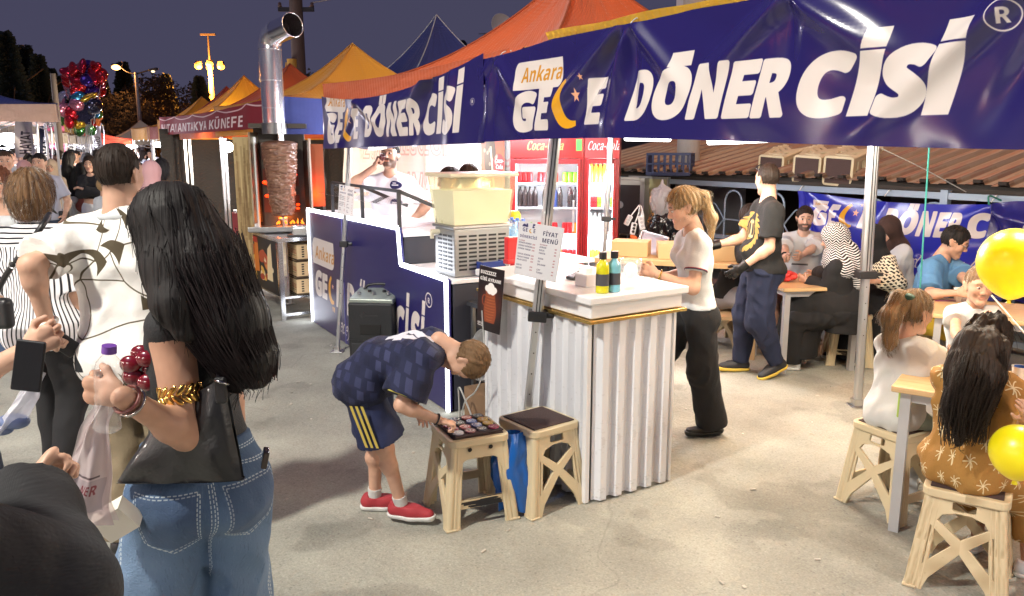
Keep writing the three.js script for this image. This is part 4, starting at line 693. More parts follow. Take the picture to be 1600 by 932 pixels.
function mastLamp(kind) {
if (kind === 'mast') {
const p = at(333, 180, 62), t = thing('mast_light', 'tall mast with a ring of amber floodlights above the yellow tents', 'street light', V(p.x, 0, p.z)), y = at(333, 103, 62).y;
part('mast', cyl(0.16, 0.28, y, 0, y / 2, 0, 10), M([0.22, 0.16, 0.1], 0.6), t); part('spire', cyl(0.06, 0.09, 2.2, 0, y + 1.1, 0, 8), darkMetal, t); part('top_bar', box(1.1, 0.12, 0.2, 0, y + 2.25, 0), darkMetal, t);
for (let i = 0; i < 6; i++) { const a = i / 6 * 2 * PI + 0.3, q = V(Math.cos(a) * 0.95, y + (i % 2 ? 0.12 : -0.05), Math.sin(a) * 0.6), f = part('floodlight', rbox(0.4, 0.3, 0.3, 0.04, q.x, q.y + 0.1, q.z), darkMetal, t); part('lamp_glass', sph(0.26, q.x, q.y - 0.05, q.z + 0.08, 1, 0.8, 1), glow('#ff9a2a', 12), f); }
lampLight('mast_light_glow', V(p.x, y - 0.6, p.z + 1), 0xff9a3a, 2800, 30);
} else {
const p = at(219, 200, 38), y = at(219, 113, 38).y, t = thing('street_lamp', 'double armed street lamp in front of the dark firs', 'street light', V(p.x, 0, p.z));
part('post', cyl(0.07, 0.13, y, 0, y / 2, 0, 10), M([0.16, 0.15, 0.16], 0.6, 0.4), t);
for (const k of [-1, 1]) { const L = k < 0 ? 0.75 : 0.72, e = V(k * L, y + (k < 0 ? 0.3 : 0.12), 0), a = part('arm', tube([V(0, y - 0.08, 0), V(k * L * 0.5, y + 0.02, 0), e], 0.035), darkMetal, t); part('lamp_head', rbox(0.42, 0.12, 0.2, 0.05, e.x + k * 0.1, e.y, 0, 0, 0, k * 0.2), darkMetal, a); part('lamp_glass', sph(k < 0 ? 0.17 : 0.07, e.x + k * 0.1, e.y - 0.09, 0.06, 1.2, 0.7, 1), glow(k < 0 ? '#ffb060' : '#ffe2b0', k < 0 ? 9 : 2.5), a); }
lampLight('street_lamp_glow', V(p.x - 0.85, y - 0.1, p.z + 0.2), 0xffae60, 30, 8);
}
}
mastLamp('mast'); mastLamp('lamp');
{ // amber street lamp beyond the tables, out of sight above the banner
const q = V(7.2, 0, -9.5), t = thing('street_lamp', 'amber street lamp beyond the shed at the right', 'street light', q); part('post', cyl(0.07, 0.13, 6.4, 0, 3.2, 0, 10), darkMetal, t); const a = part('arm', tube([V(0, 6.3, 0), V(-0.4, 6.5, 0), V(-0.9, 6.55, 0)], 0.035), darkMetal, t); part('lamp_head', rbox(0.5, 0.12, 0.24, 0.05, -1, 6.55, 0), darkMetal, a); part('lamp_glass', sph(0.14, -1, 6.47, 0, 1.4, 0.5, 1), glow('#ffa24a', 8), a);
lampLight('street_lamp_glow', V(6.2, 6.3, -9.5), 0xffbe88, 60, 8);
}
{ // lamp on the street side, the same kind as the one down the street
const t = thing('street_lamp', 'street lamp on the near side of the market street', 'street light', V(-4.6, 0, -0.4)); part('post', cyl(0.07, 0.13, 6.2, 0, 3.1, 0, 10), darkMetal, t);
const a = part('arm', tube([V(0, 6.1, 0), V(0.5, 6.3, 0), V(0.9, 6.35, 0)], 0.035), darkMetal, t); part('lamp_head', rbox(0.5, 0.12, 0.24, 0.05, 1.05, 6.35, 0), darkMetal, a); part('lamp_glass', sph(0.14, 1.05, 6.27, 0, 1.4, 0.5, 1), glow('#fff4e4', 8), a);
lampLight('street_lamp_glow', V(-3.55, 6.1, -0.4), 0xfffaec, 190, 10);
}
{
const p = at(783, 42, 20), t = thing('satellite_dish', 'round satellite dish on a roof behind the blue tent', 'satellite dish', V(p.x, p.y, p.z), 0.5);
part('dish', lathe([[0, 0], [0.12, 0.01], [0.22, 0.035], [0.29, 0.07], [0.3, 0.078], [0.28, 0.072]], 28).rotateX(PI / 2 - 0.25), M([0.7, 0.6, 0.52], 0.6, 0, { side: THREE.DoubleSide }), t); part('mount', rod(V(0.02, -0.75, -0.08), V(0.02, -0.05, -0.04), 0.022), darkMetal, t); part('feed_arm', [rod(V(0, -0.25, 0), V(0, -0.08, 0.35), 0.009), sph(0.03, 0, -0.08, 0.35)], darkMetal, t);
const q = at(757, 60, 20); solo('antenna', [rod(V(q.x, q.y - 0.5, q.z), V(q.x, q.y + 0.12, q.z), 0.012), rod(V(q.x - 0.14, q.y + 0.1, q.z), V(q.x + 0.1, q.y + 0.12, q.z), 0.008), rod(V(q.x - 0.1, q.y + 0.02, q.z), V(q.x + 0.1, q.y + 0.04, q.z), 0.008)], darkMetal, 'thin roof antenna just left of the satellite dish', 'antenna');
const b = thing('house', 'dark house roof behind the blue and yellow tents', 'house', at(705, 130, 22).setY(0), -0.5);
part('wall', box(7, 3.6, 5, 0.5, 1.8, -3), M([0.12, 0.1, 0.09], 0.9), b); part('roof', [extr([[-4, 0], [0.5, 0.8], [5, 0]], 5.6).translate(0, 3.6, -5.8)], M([0.08, 0.05, 0.045], 0.9), b); part('water_heater', [cyl(0.25, 0.25, 1.3, -1, 4.5, -1.2, 14, 0, 0, PI / 2), box(1.2, 0.05, 0.8, -1, 4.05, -0.9, 0.5)], darkMetal, b);
const w = thing('building', 'pale building corner with a window above the yellow hem', 'building', at(1132, 60, 14).setY(0), -0.5);
part('wall', box(2.2, 6, 2, 0.25, 3, -1), M([0.42, 0.42, 0.47], 0.85), w); const wn = part('window', box(0.62, 1.2, 0.06, 0.22, 4.1, 0.02), M([0.03, 0.03, 0.035], 0.2), w); part('window_frame', [box(0.05, 1.25, 0.08, -0.12, 4.1, 0.03), box(0.05, 1.25, 0.08, 0.56, 4.1, 0.03), box(0.72, 0.06, 0.09, 0.22, 4.73, 0.03)], M([0.3, 0.3, 0.33], 0.7), wn); part('drainpipe', rod(V(-0.5, 0, 0.06), V(-0.5, 6, 0.06), 0.045), M([0.15, 0.15, 0.17], 0.5), w);
const c = at(1083, 60, 11.2); solo('concrete_pole', [cyl(0.13, 0.17, 7, c.x, 3.5, c.z, 16)], concreteMat, 'thick concrete pole rising behind the shed roof and the banner', 'pole');
}
const tubeGlow = glow('#ffffff', 7);
function tubeLamp(a, b, label, cd, color = 0xfff4e6, group) {
const t = thing('tube_light', label, 'light', V(0, 0, 0), 0, group);
part('housing', bar(a.clone().add(V(0, 0.03, 0)), b.clone().add(V(0, 0.03, 0)), 0.04, 0.05), M([0.7, 0.7, 0.7], 0.5), t); part('tube', rod(a, b, 0.017, 12), tubeGlow, t);
const d = b.clone().sub(a); for (const k of [0.25, 0.75]) lampLight('tube_light_glow', a.clone().addScaledVector(d, k).add(V(0, -0.06, 0)), color, cd / 2, 6);
part('hanger', [rod(a, a.clone().add(V(0, 0.45, 0)), 0.004), rod(b, b.clone().add(V(0, 0.45, 0)), 0.004)], M([0.5, 0.5, 0.5], 0.6), t);
}
tubeLamp(at(978, 217, 6.7), at(1046, 218, 6.1), 'short glowing tube lamp under the orange tent, left of the longer one', 6);
tubeLamp(at(1108, 223, 5.9), at(1300, 214, 4.7), 'longer glowing tube lamp under the yellow tent above the tables', 11, 0xfff7e4);
tubeLamp(row(0.9, 1.7, 2.2), row(2.3, 1.7, 2.2), 'tube lamp inside the yellow tent behind the long navy banner', 11, 0xfff7e4);
tubeLamp(row(-3.6, 1.75, 2.2), row(-2.4, 1.75, 2.2), 'tube lamp inside the orange tent above the drinking man', 17, 0xf4f6ff);
tubeLamp(row(-5.9, 1.5, 2.15), row(-4.9, 1.5, 2.15), 'tube lamp inside the blue tent before the white cloth wall', 13, 0xf4f6ff);
tubeLamp(row(4.4, 0.9, 2.2), row(5.6, 0.9, 2.2), 'tube lamp in the orange tent beside the viewer', 18, 0xfff7e6);
for (const [i, sx] of [-2.6, 1.2, 4.8].entries()) tubeLamp(row(sx - 0.6, -8.2, 2.2), row(sx + 0.6, -8.2, 2.2), ['first', 'second', 'third'][i] + ' tube lamp in the opposite row of tents', 30, 0xfff6ea);
// bare bulbs of the dessert stall
for (const [px, py, D, cd, lb] of [[308, 232, 15.5, 34, 'dazzling white bulb at the far end of the yellow stalls'], [356, 230, 13, 16, 'warm white bulb hanging by the pale insulated post']]) {
const p = at(px, py, D), t = thing('bulb', lb, 'light bulb', p); part('globe', sph(0.085, 0, 0, 0), glow('#fff6e0', 12), t); part('cap', cyl(0.03, 0.03, 0.06, 0, 0.1, 0, 10), blackPlastic, t); part('cord', rod(V(0, 0.1, 0), V(0, 0.5, 0), 0.005), blackPlastic, t);
lampLight('bulb_glow', p.clone().add(V(0, -0.12, 0.1)), 0xfff0d8, cd, 4);
}

{
const map = canvas(1024, 320, (c, w, h) => { c.fillStyle = '#f1efec'; c.fillRect(0, 0, w, h); c.strokeStyle = 'rgba(214,110,104,0.42)'; c.lineWidth = 3; c.font = 'bold 70px sans-serif'; for (const [t, x, y] of [['İZGÖZÜN', 420, 95], ['AVŞAR', 470, 180], ['İÇECEK', 860, 110], ['OZUN', 120, 105]]) c.strokeText(t, x, y); for (let i = 0; i < 260; i++) { c.fillStyle = `rgba(150,140,130,${rnd() * 0.06})`; c.fillRect(rnd() * w, rnd() * h, 20 + rnd() * 100, 2 + rnd() * 12); } });
solo('cloth_wall', sheet(90, 14, (u, v) => row(-10.0 + 5.6 * u, 2.75 + 0.03 * Math.sin(u * 60) + 0.05 * noise3(u * 20, v * 4, 3), 0.02 + 2.42 * v)), M([1, 1, 1], 0.85, 0, { map, side: THREE.DoubleSide }), 'bright white cloth wall with faint red lettering behind the stall', 'cloth wall');
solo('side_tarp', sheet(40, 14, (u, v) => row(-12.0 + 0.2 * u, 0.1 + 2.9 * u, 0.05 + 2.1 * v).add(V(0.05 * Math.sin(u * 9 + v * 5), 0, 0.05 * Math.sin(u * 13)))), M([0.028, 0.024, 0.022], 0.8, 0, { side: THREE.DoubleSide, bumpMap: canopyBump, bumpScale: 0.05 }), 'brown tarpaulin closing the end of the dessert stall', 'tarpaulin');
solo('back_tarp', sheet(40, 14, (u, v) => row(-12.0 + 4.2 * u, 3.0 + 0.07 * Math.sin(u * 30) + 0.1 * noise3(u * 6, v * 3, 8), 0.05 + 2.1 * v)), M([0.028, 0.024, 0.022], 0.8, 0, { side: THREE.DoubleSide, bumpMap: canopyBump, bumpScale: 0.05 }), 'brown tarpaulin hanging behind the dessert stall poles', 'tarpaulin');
}
const whitePaint = M([0.74, 0.74, 0.75], 0.35, 0, { clearcoat: 0.3, clearcoatRoughness: 0.3 });
{
const s0 = -4.41, t0 = 0.254, L = 3.41, C = thing('stall_counter', 'navy printed counter with stepped top and glowing white edge strip', 'counter', row(s0, t0), ROW - 0.051);
const k = 0.745 * L, out = [[0, 0.01], [L, 0.01], [L, 0.955], [k + 0.04, 0.955], [k, 1.23], [0, 1.2]];
const map = canvas(1536, 640, (c, w, h) => {
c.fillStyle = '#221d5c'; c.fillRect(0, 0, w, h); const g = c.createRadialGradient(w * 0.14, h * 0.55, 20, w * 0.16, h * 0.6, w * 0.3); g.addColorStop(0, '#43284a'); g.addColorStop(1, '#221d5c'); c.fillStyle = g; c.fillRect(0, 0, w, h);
const X = (m) => m / L * w, Y = (m) => h - m / 1.25 * h;
c.fillStyle = CREAM; c.beginPath(); c.roundRect(X(0.12), Y(0.93), X(0.72), Y(0.66) - Y(0.93), [44, 0, 44, 0]); c.fill(); c.fillStyle = '#c98b2c'; c.font = 'italic bold 92px sans-serif'; c.save(); c.transform(0.92, 0, 0, 1, 0, 0); c.fillText('Ankara', X(0.2) / 0.92, Y(0.72)); c.restore();
logoIn(c, X(0.2), X(0.86), Y(0.62), Y(0.34), null, CREAM, 0.14);
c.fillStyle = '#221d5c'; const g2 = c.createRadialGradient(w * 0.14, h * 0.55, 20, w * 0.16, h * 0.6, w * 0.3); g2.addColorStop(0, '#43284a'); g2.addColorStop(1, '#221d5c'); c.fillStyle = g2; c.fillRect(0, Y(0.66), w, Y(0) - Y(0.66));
const put = (ch, a, b, y1, y0, sk = 0.14) => glyph(c, ch, X(a), Y(y1), X(b - a), Y(y0) - Y(y1), sk, CREAM, 0.08);
put('G', 0.16, 0.4, 0.6, 0.33); put('E', 0.4, 0.6, 0.59, 0.335); put('E', 0.87, 1.07, 0.595, 0.325);
c.save(); c.translate(X(0.74), Y(0.465)); c.transform(1, 0, -0.14, 1, 0, 0); c.scale(X(0.13), X(0.17)); c.fillStyle = GOLD; c.beginPath(); c.arc(0.1, 0, 1, -2.0, 1.1, true); c.arc(0.42, -0.12, 0.82, 1.45, -2.25, false); c.fill(); c.restore(); star(c, X(0.77), Y(0.5), X(0.035), '#efb08a');
[['D', 1.2, 1.44, 0.61, 0.3], ['O', 1.46, 1.74, 0.61, 0.29], ['N', 1.74, 2.0, 0.61, 0.3], ['E', 2.0, 2.2, 0.61, 0.3], ['R', 2.2, 2.42, 0.61, 0.29], ['C', 2.4, 2.62, 0.62, 0.28], ['S', 2.72, 2.93, 0.63, 0.27]].forEach((q) => put(...q)); slab(c, X(1.58), Y(0.7), X(0.07), Y(0.63) - Y(0.7), 0.4, CREAM); slab(c, X(1.66), Y(0.7), X(0.07), Y(0.63) - Y(0.7), 0.4, CREAM);
slab(c, X(2.6), Y(0.75), X(0.14), Y(0.27) - Y(0.75), 0.15, CREAM, 0.24); slab(c, X(2.9), Y(0.74), X(0.14), Y(0.26) - Y(0.74), 0.15, CREAM, 0.24);
c.strokeStyle = CREAM; c.lineWidth = 5; c.beginPath(); c.ellipse(X(3.1), Y(0.76), X(0.055), 26, 0, 0, 7); c.stroke(); c.font = 'bold 30px sans-serif'; c.fillStyle = CREAM; c.fillText('R', X(3.078), Y(0.735));
c.font = 'bold 90px serif'; c.fillStyle = GOLD; c.fillText('"', X(0.72), Y(0.17)); script(c, 'geceyi aydınlatan lezzet', X(0.84), Y(0.1), 96, CREAM, 0.05, 0.72);
});
const face = extr(out, 0.03); { const p = face.attributes.position, uv = face.attributes.uv; for (let i = 0; i < p.count; i++) uv.setXY(i, p.getX(i) / L, p.getY(i) / 1.25); }
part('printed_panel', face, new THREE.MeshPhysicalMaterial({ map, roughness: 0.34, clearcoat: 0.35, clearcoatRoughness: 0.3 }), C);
part('panel_joint', box(0.012, 1.2, 0.006, 1.13, 0.61, 0.031), M([0.12, 0.12, 0.35], 0.3), C);
part('counter_top', [rbox(k, 0.03, 0.62, 0.006, k / 2, 1.17, -0.32), rbox(L - k - 0.02, 0.03, 0.62, 0.006, (k + L) / 2 + 0.01, 0.93, -0.32)], whitePaint, C); part('carcass', [box(k - 0.02, 1.14, 0.5, k / 2, 0.58, -0.27), box(L - k - 0.03, 0.9, 0.5, (k + L) / 2 + 0.01, 0.46, -0.27)], M([0.03, 0.03, 0.04], 0.6), C);
const led = glow('#f2f6ff', 7), st = []; const edge = [[0, 0.012], [0, 1.2], [k, 1.23], [k + 0.04, 0.955], [L, 0.955], [L, 0.012]];
edge.forEach((p, i) => { if (i) st.push([V(edge[i - 1][0], edge[i - 1][1], 0.034), V(p[0], p[1], 0.034)]); });
for (const [a, b] of st) part('led_strip', bar(a, b, 0.034, 0.016), led, C);
const w = (x, y, z) => C.localToWorld(V(x, y, z)); C.updateMatrixWorld();
lampLight('led_strip_glow', w(-0.05, 0.12, 0.12), 0xeef3ff, 0.16, 8); lampLight('led_strip_glow', w(k / 2, 1.3, 0.05), 0xeef3ff, 0.5, 8); lampLight('led_strip_glow', w((k + L) / 2, 1.05, 0.02), 0xeef3ff, 0.4, 8);
// sneeze guard
const glass = new THREE.MeshPhysicalMaterial({ color: 0xffffff, roughness: 0.02, transmission: 1, thickness: 0, ior: 1.45 });
const G = thing('sneeze_guard', 'slanted glass guard with dark frame on the taller counter top', 'glass guard', row(s0 + 0.35, t0 + 0.08, 1.19), ROW - 0.051);
part('glass_pane', place(box(1.8, 0.006, 0.46, 0.95, 0.2, -0.1), 0, 0, 0), glass, G);
for (const x of [0.05, 0.95, 1.85]) { part('bracket', [bar(V(x, 0, -0.02), V(x, 0.3, -0.02), 0.02, 0.03), bar(V(x, 0.3, -0.02), V(x, 0.11, -0.46), 0.02, 0.03)], darkSteel, G); }
part('rail', [bar(V(0.05, 0.3, -0.02), V(1.85, 0.3, -0.02), 0.025, 0.02)], darkSteel, G); for (const x of [0.05, 1.85]) part('side_glass', extr([[0.02, 0], [0.44, 0], [0.44, 0.1], [0.02, 0.28]], 0.005).rotateY(PI / 2).translate(x, 0, 0), glass, G);
}
{
const s0 = -0.36, s1 = 0.66, t0 = 0.0, d = 0.55, L = s1 - s0, W = thing('bar_counter', 'white counter clad in upright metal ribs with gold trim', 'counter', row(s0, t0), ROW);
part('carcass', box(L - 0.06, 0.98, d - 0.06, L / 2, 0.49, -d / 2), M([0.5, 0.5, 0.5], 0.7), W);
const mk = (p) => { // profile in x (along) and z (outwards), standing up
const xs = [[0, 0.004], [p * 0.2, 0.004], [p * 0.36, 0.036], [p * 0.74, 0.036], [p * 0.9, 0.004], [p, 0.004]], P = [], I = []; for (const [x, z] of xs) { P.push(x, 0.012, z, x, 0.97, z); } for (let i = 0; i < 5; i++) { const a = i * 2; I.push(a, a + 2, a + 1, a + 2, a + 3, a + 1); }
const n = P.length / 3; P.push(p * 0.36, 0.012, 0.004, p * 0.74, 0.012, 0.004, p * 0.36, 0.97, 0.004, p * 0.74, 0.97, 0.004); I.push(2, n, 4, 4, n, n + 1, 4, n + 1, 6); const g = new THREE.BufferGeometry(); g.setAttribute('position', new THREE.BufferAttribute(new Float32Array(P), 3)); g.setIndex(I); const q = g.toNonIndexed(); q.computeVertexNormals(); return metricUV(q); };
const grime = canvas(256, 512, (c, w, h) => { c.fillStyle = '#fff'; c.fillRect(0, 0, w, h); for (let i = 0; i < 900; i++) { const y = h * (1 - Math.pow(rnd(), 2.6)); c.fillStyle = `rgba(80,70,56,${rnd() * 0.1})`; c.fillRect(rnd() * w, y, 1 + rnd() * 5, 1 + rnd() * (rnd() < 0.1 ? 40 : 5)); } }), ribMat = M([0.7, 0.71, 0.74], 0.33, 0.0, { map: grime, clearcoat: 0.4, clearcoatRoughness: 0.25, side: THREE.DoubleSide }), nl = 9, p1 = (L - 0.02) / nl, r1 = mk(p1), nr = 5, p2 = (d - 0.02) / nr, r2 = mk(p2);
for (let i = 0; i < nl; i++) { const m = part('rib', r1, ribMat, W); m.position.set(0.01 + i * p1, 0, 0); }
for (let i = 0; i < nr; i++) { const m = part('rib', r2, ribMat, W); m.position.set(L, 0, -0.01 - i * p2); m.rotation.y = PI / 2; }
part('corner_post', [rbox(0.03, 0.97, 0.03, 0.004, L - 0.005, 0.49, 0.02), rbox(0.02, 0.97, 0.03, 0.004, 0.0, 0.49, 0.01), rbox(0.03, 0.97, 0.02, 0.004, L + 0.01, 0.49, -d)], whitePaint, W);
part('gold_trim', rbox(L + 0.11, 0.018, d + 0.11, 0.003, L / 2, 0.985, -d / 2), M([0.62, 0.42, 0.14], 0.25, 0.9), W);
part('counter_top', [rbox(L + 0.07, 0.075, d + 0.07, 0.008, L / 2, 1.035, -d / 2), rbox(L + 0.12, 0.04, d + 0.12, 0.008, L / 2, 1.093, -d / 2)], whitePaint, W);
}
{
const A = thing('drink_dispenser', 'steel drink cooler with a clear tank of white ayran', 'drink dispenser', row(-1.36, 0.15, 0.95), ROW), w = 0.29, d = 0.45, h = 0.335;
const brushed = M([0.36, 0.36, 0.35], 0.4, 0.85, { bumpMap: rep(strandBump, 1, 8), bumpScale: 0.0006 });
part('cabinet', rbox(w, h, d, 0.008, w / 2, h / 2, -d / 2), brushed, A);
for (let c = 0; c < 5; c++) for (let i = 0; i < 9; i++) part('vent_slot', box(0.004, 0.014, 0.062, w + 0.001, 0.05 + i * 0.029, -0.065 - c * 0.08), blackPlastic, A);
for (let c = 0; c < 3; c++) for (let i = 0; i < 9; i++) part('vent_slot', box(0.055, 0.014, 0.004, 0.075 + c * 0.075, 0.05 + i * 0.029, 0.001), blackPlastic, A);
part('rim', rbox(w + 0.03, 0.02, d + 0.03, 0.005, w / 2, h + 0.01, -d / 2), brushed, A);
const tw = w, td = d, th = 0.335, y0 = h + 0.02, fl = 0.035; // walls flare outwards
const clear = new THREE.MeshPhysicalMaterial({ color: lin(0.95, 0.93, 0.78), roughness: 0.08, transmission: 0.85, thickness: 0, side: THREE.DoubleSide });
const ring = (y, e) => [V(-e, y, e), V(tw + e, y, e), V(tw + e, y, -td - e), V(-e, y, -td - e)], ra = ring(y0, 0), rbt = ring(y0 + th, fl);
part('tank', [0, 1, 2, 3].map((i) => sheet(4, 4, (u, v) => ra[i].clone().lerp(ra[(i + 1) % 4], u).lerp(rbt[i].clone().lerp(rbt[(i + 1) % 4], u), v))), clear, A);
const lq = (y, e) => ring(y, e - 0.012), l0 = lq(y0 + 0.005, 0), l1 = lq(y0 + th * 0.72, fl * 0.72);
part('ayran', [...[0, 1, 2, 3].map((i) => sheet(2, 2, (u, v) => l0[i].clone().lerp(l0[(i + 1) % 4], u).lerp(l1[i].clone().lerp(l1[(i + 1) % 4], u), v))), sheet(2, 2, (u, v) => l1[0].clone().lerp(l1[1], u).lerp(l1[3].clone().lerp(l1[2], u), v))], M([0.78, 0.76, 0.68], 0.6, 0, { side: THREE.DoubleSide }), A);
part('lid', rbox(tw + fl * 2 + 0.03, 0.028, td + fl * 2 + 0.03, 0.01, tw / 2, y0 + th + 0.012, -td / 2), M([0.74, 0.68, 0.5], 0.35, 0, { transmission: 0.3 }), A);
part('divider', box(0.012, th * 0.96, td * 0.96, tw * 0.32, y0 + th / 2, -td / 2), clear, A); part('spout', [cyl(0.02, 0.02, 0.06, 0.06, 0.3, 0.03, 10, PI / 2), box(0.02, 0.05, 0.02, 0.06, 0.28, 0.055)], M([0.7, 0.65, 0.5], 0.5), A);
// the stand beneath, open to the front with bags stuffed in
const T = thing('stand', 'open metal stand beside the drink cooler with bags beneath', 'stand', row(-0.94, 0.2), ROW);
part('top', box(0.48, 0.03, 0.56, 0.2, 0.78, -0.27), darkSteel, T); for (const [x, z] of [[0, -0.02], [0.42, -0.02], [0, -0.52], [0.42, -0.52]]) part('leg', box(0.025, 0.77, 0.025, x, 0.385, z), steel, T); part('back_panel', box(0.46, 0.76, 0.02, 0.2, 0.39, -0.57), darkSteel, T); part('shelf', box(0.44, 0.02, 0.5, 0.2, 0.34, -0.27), M([0.12, 0.08, 0.05], 0.8), T);
}
function bag(name, label, pos, sx, sy, sz, mat, seed, group, cat = 'bag') { // a crumpled sack
const g = new THREE.IcosahedronGeometry(1, 24); const m = mergeVertices((g.deleteAttribute('normal'), g.deleteAttribute('uv'), g)), p = m.attributes.position;
for (let i = 0; i < p.count; i++) { const x = p.getX(i), y = p.getY(i), z = p.getZ(i), up = (y + 1) / 2, n = 1 + 0.22 * fbm(x * 2.2 + seed, y * 2.2, z * 2.2, 3) + 0.08 * Math.abs(noise3(x * 7, y * 5 + seed, z * 7)), neck = up > 0.8 ? lerp(1, 0.32, sstep(0.8, 0.94, up)) : 1; p.setXYZ(i, x * n * neck * sx, (Math.max(-0.82, y) * n + (up > 0.93 ? 0.25 * (up - 0.93) / 0.07 : 0)) * sy, z * n * neck * sz); }
m.computeVertexNormals(); m.setAttribute('uv', new THREE.BufferAttribute(new Float32Array(p.count * 2), 2)); m.translate(0, sy * 0.8, 0); return solo(name, m, mat, label, cat, pos, 0, group);
}
const binLiner = M([0.012, 0.012, 0.014], 0.25, 0, { clearcoat: 0.4 }), whiteBag = M([0.75, 0.75, 0.78], 0.35, 0, { transmission: 0.35, side: THREE.DoubleSide }), sackMat = M([0.22, 0.22, 0.21], 0.5, 0, { transmission: 0.25, side: THREE.DoubleSide });
{
bag('plastic_bag', 'pale printed plastic bag stuffed under the drink cooler', row(-0.7, 0.2, 0.35), 0.11, 0.19, 0.13, sackMat, 3);
bag('plastic_bag', 'small white plastic bag on the shelf below the drink cooler', row(-0.58, 0.1, 0.35), 0.09, 0.08, 0.1, whiteBag, 8);
solo('carton', [rbox(0.3, 0.24, 0.28, 0.004, 0, 0.12, 0)], M([0.22, 0.13, 0.07], 0.85), 'brown carton on the ground under the drink cooler', 'carton', row(-0.68, 0.22), ROW);
const cw = M([0.5, 0.5, 0.48], 0.5); solo('cable', tube([row(-0.75, 0.0, 0.02), row(-0.7, -0.03, 0.2), row(-0.66, -0.05, 0.3), row(-0.6, -0.02, 0.18), row(-0.55, 0.02, 0.02)], 0.006, 6, 30), cw, 'pale looped cable beneath the drink cooler', 'cable');
solo('cable', tube([row(-0.2, -0.14, 0.9), row(-0.2, -0.13, 0.55), row(-0.26, -0.15, 0.4), row(-0.42, -0.14, 0.28), row(-0.52, -0.12, 0.1)], 0.005, 6, 30), cw, 'thin pale cable trailing down the ribbed counter front', 'cable');
}
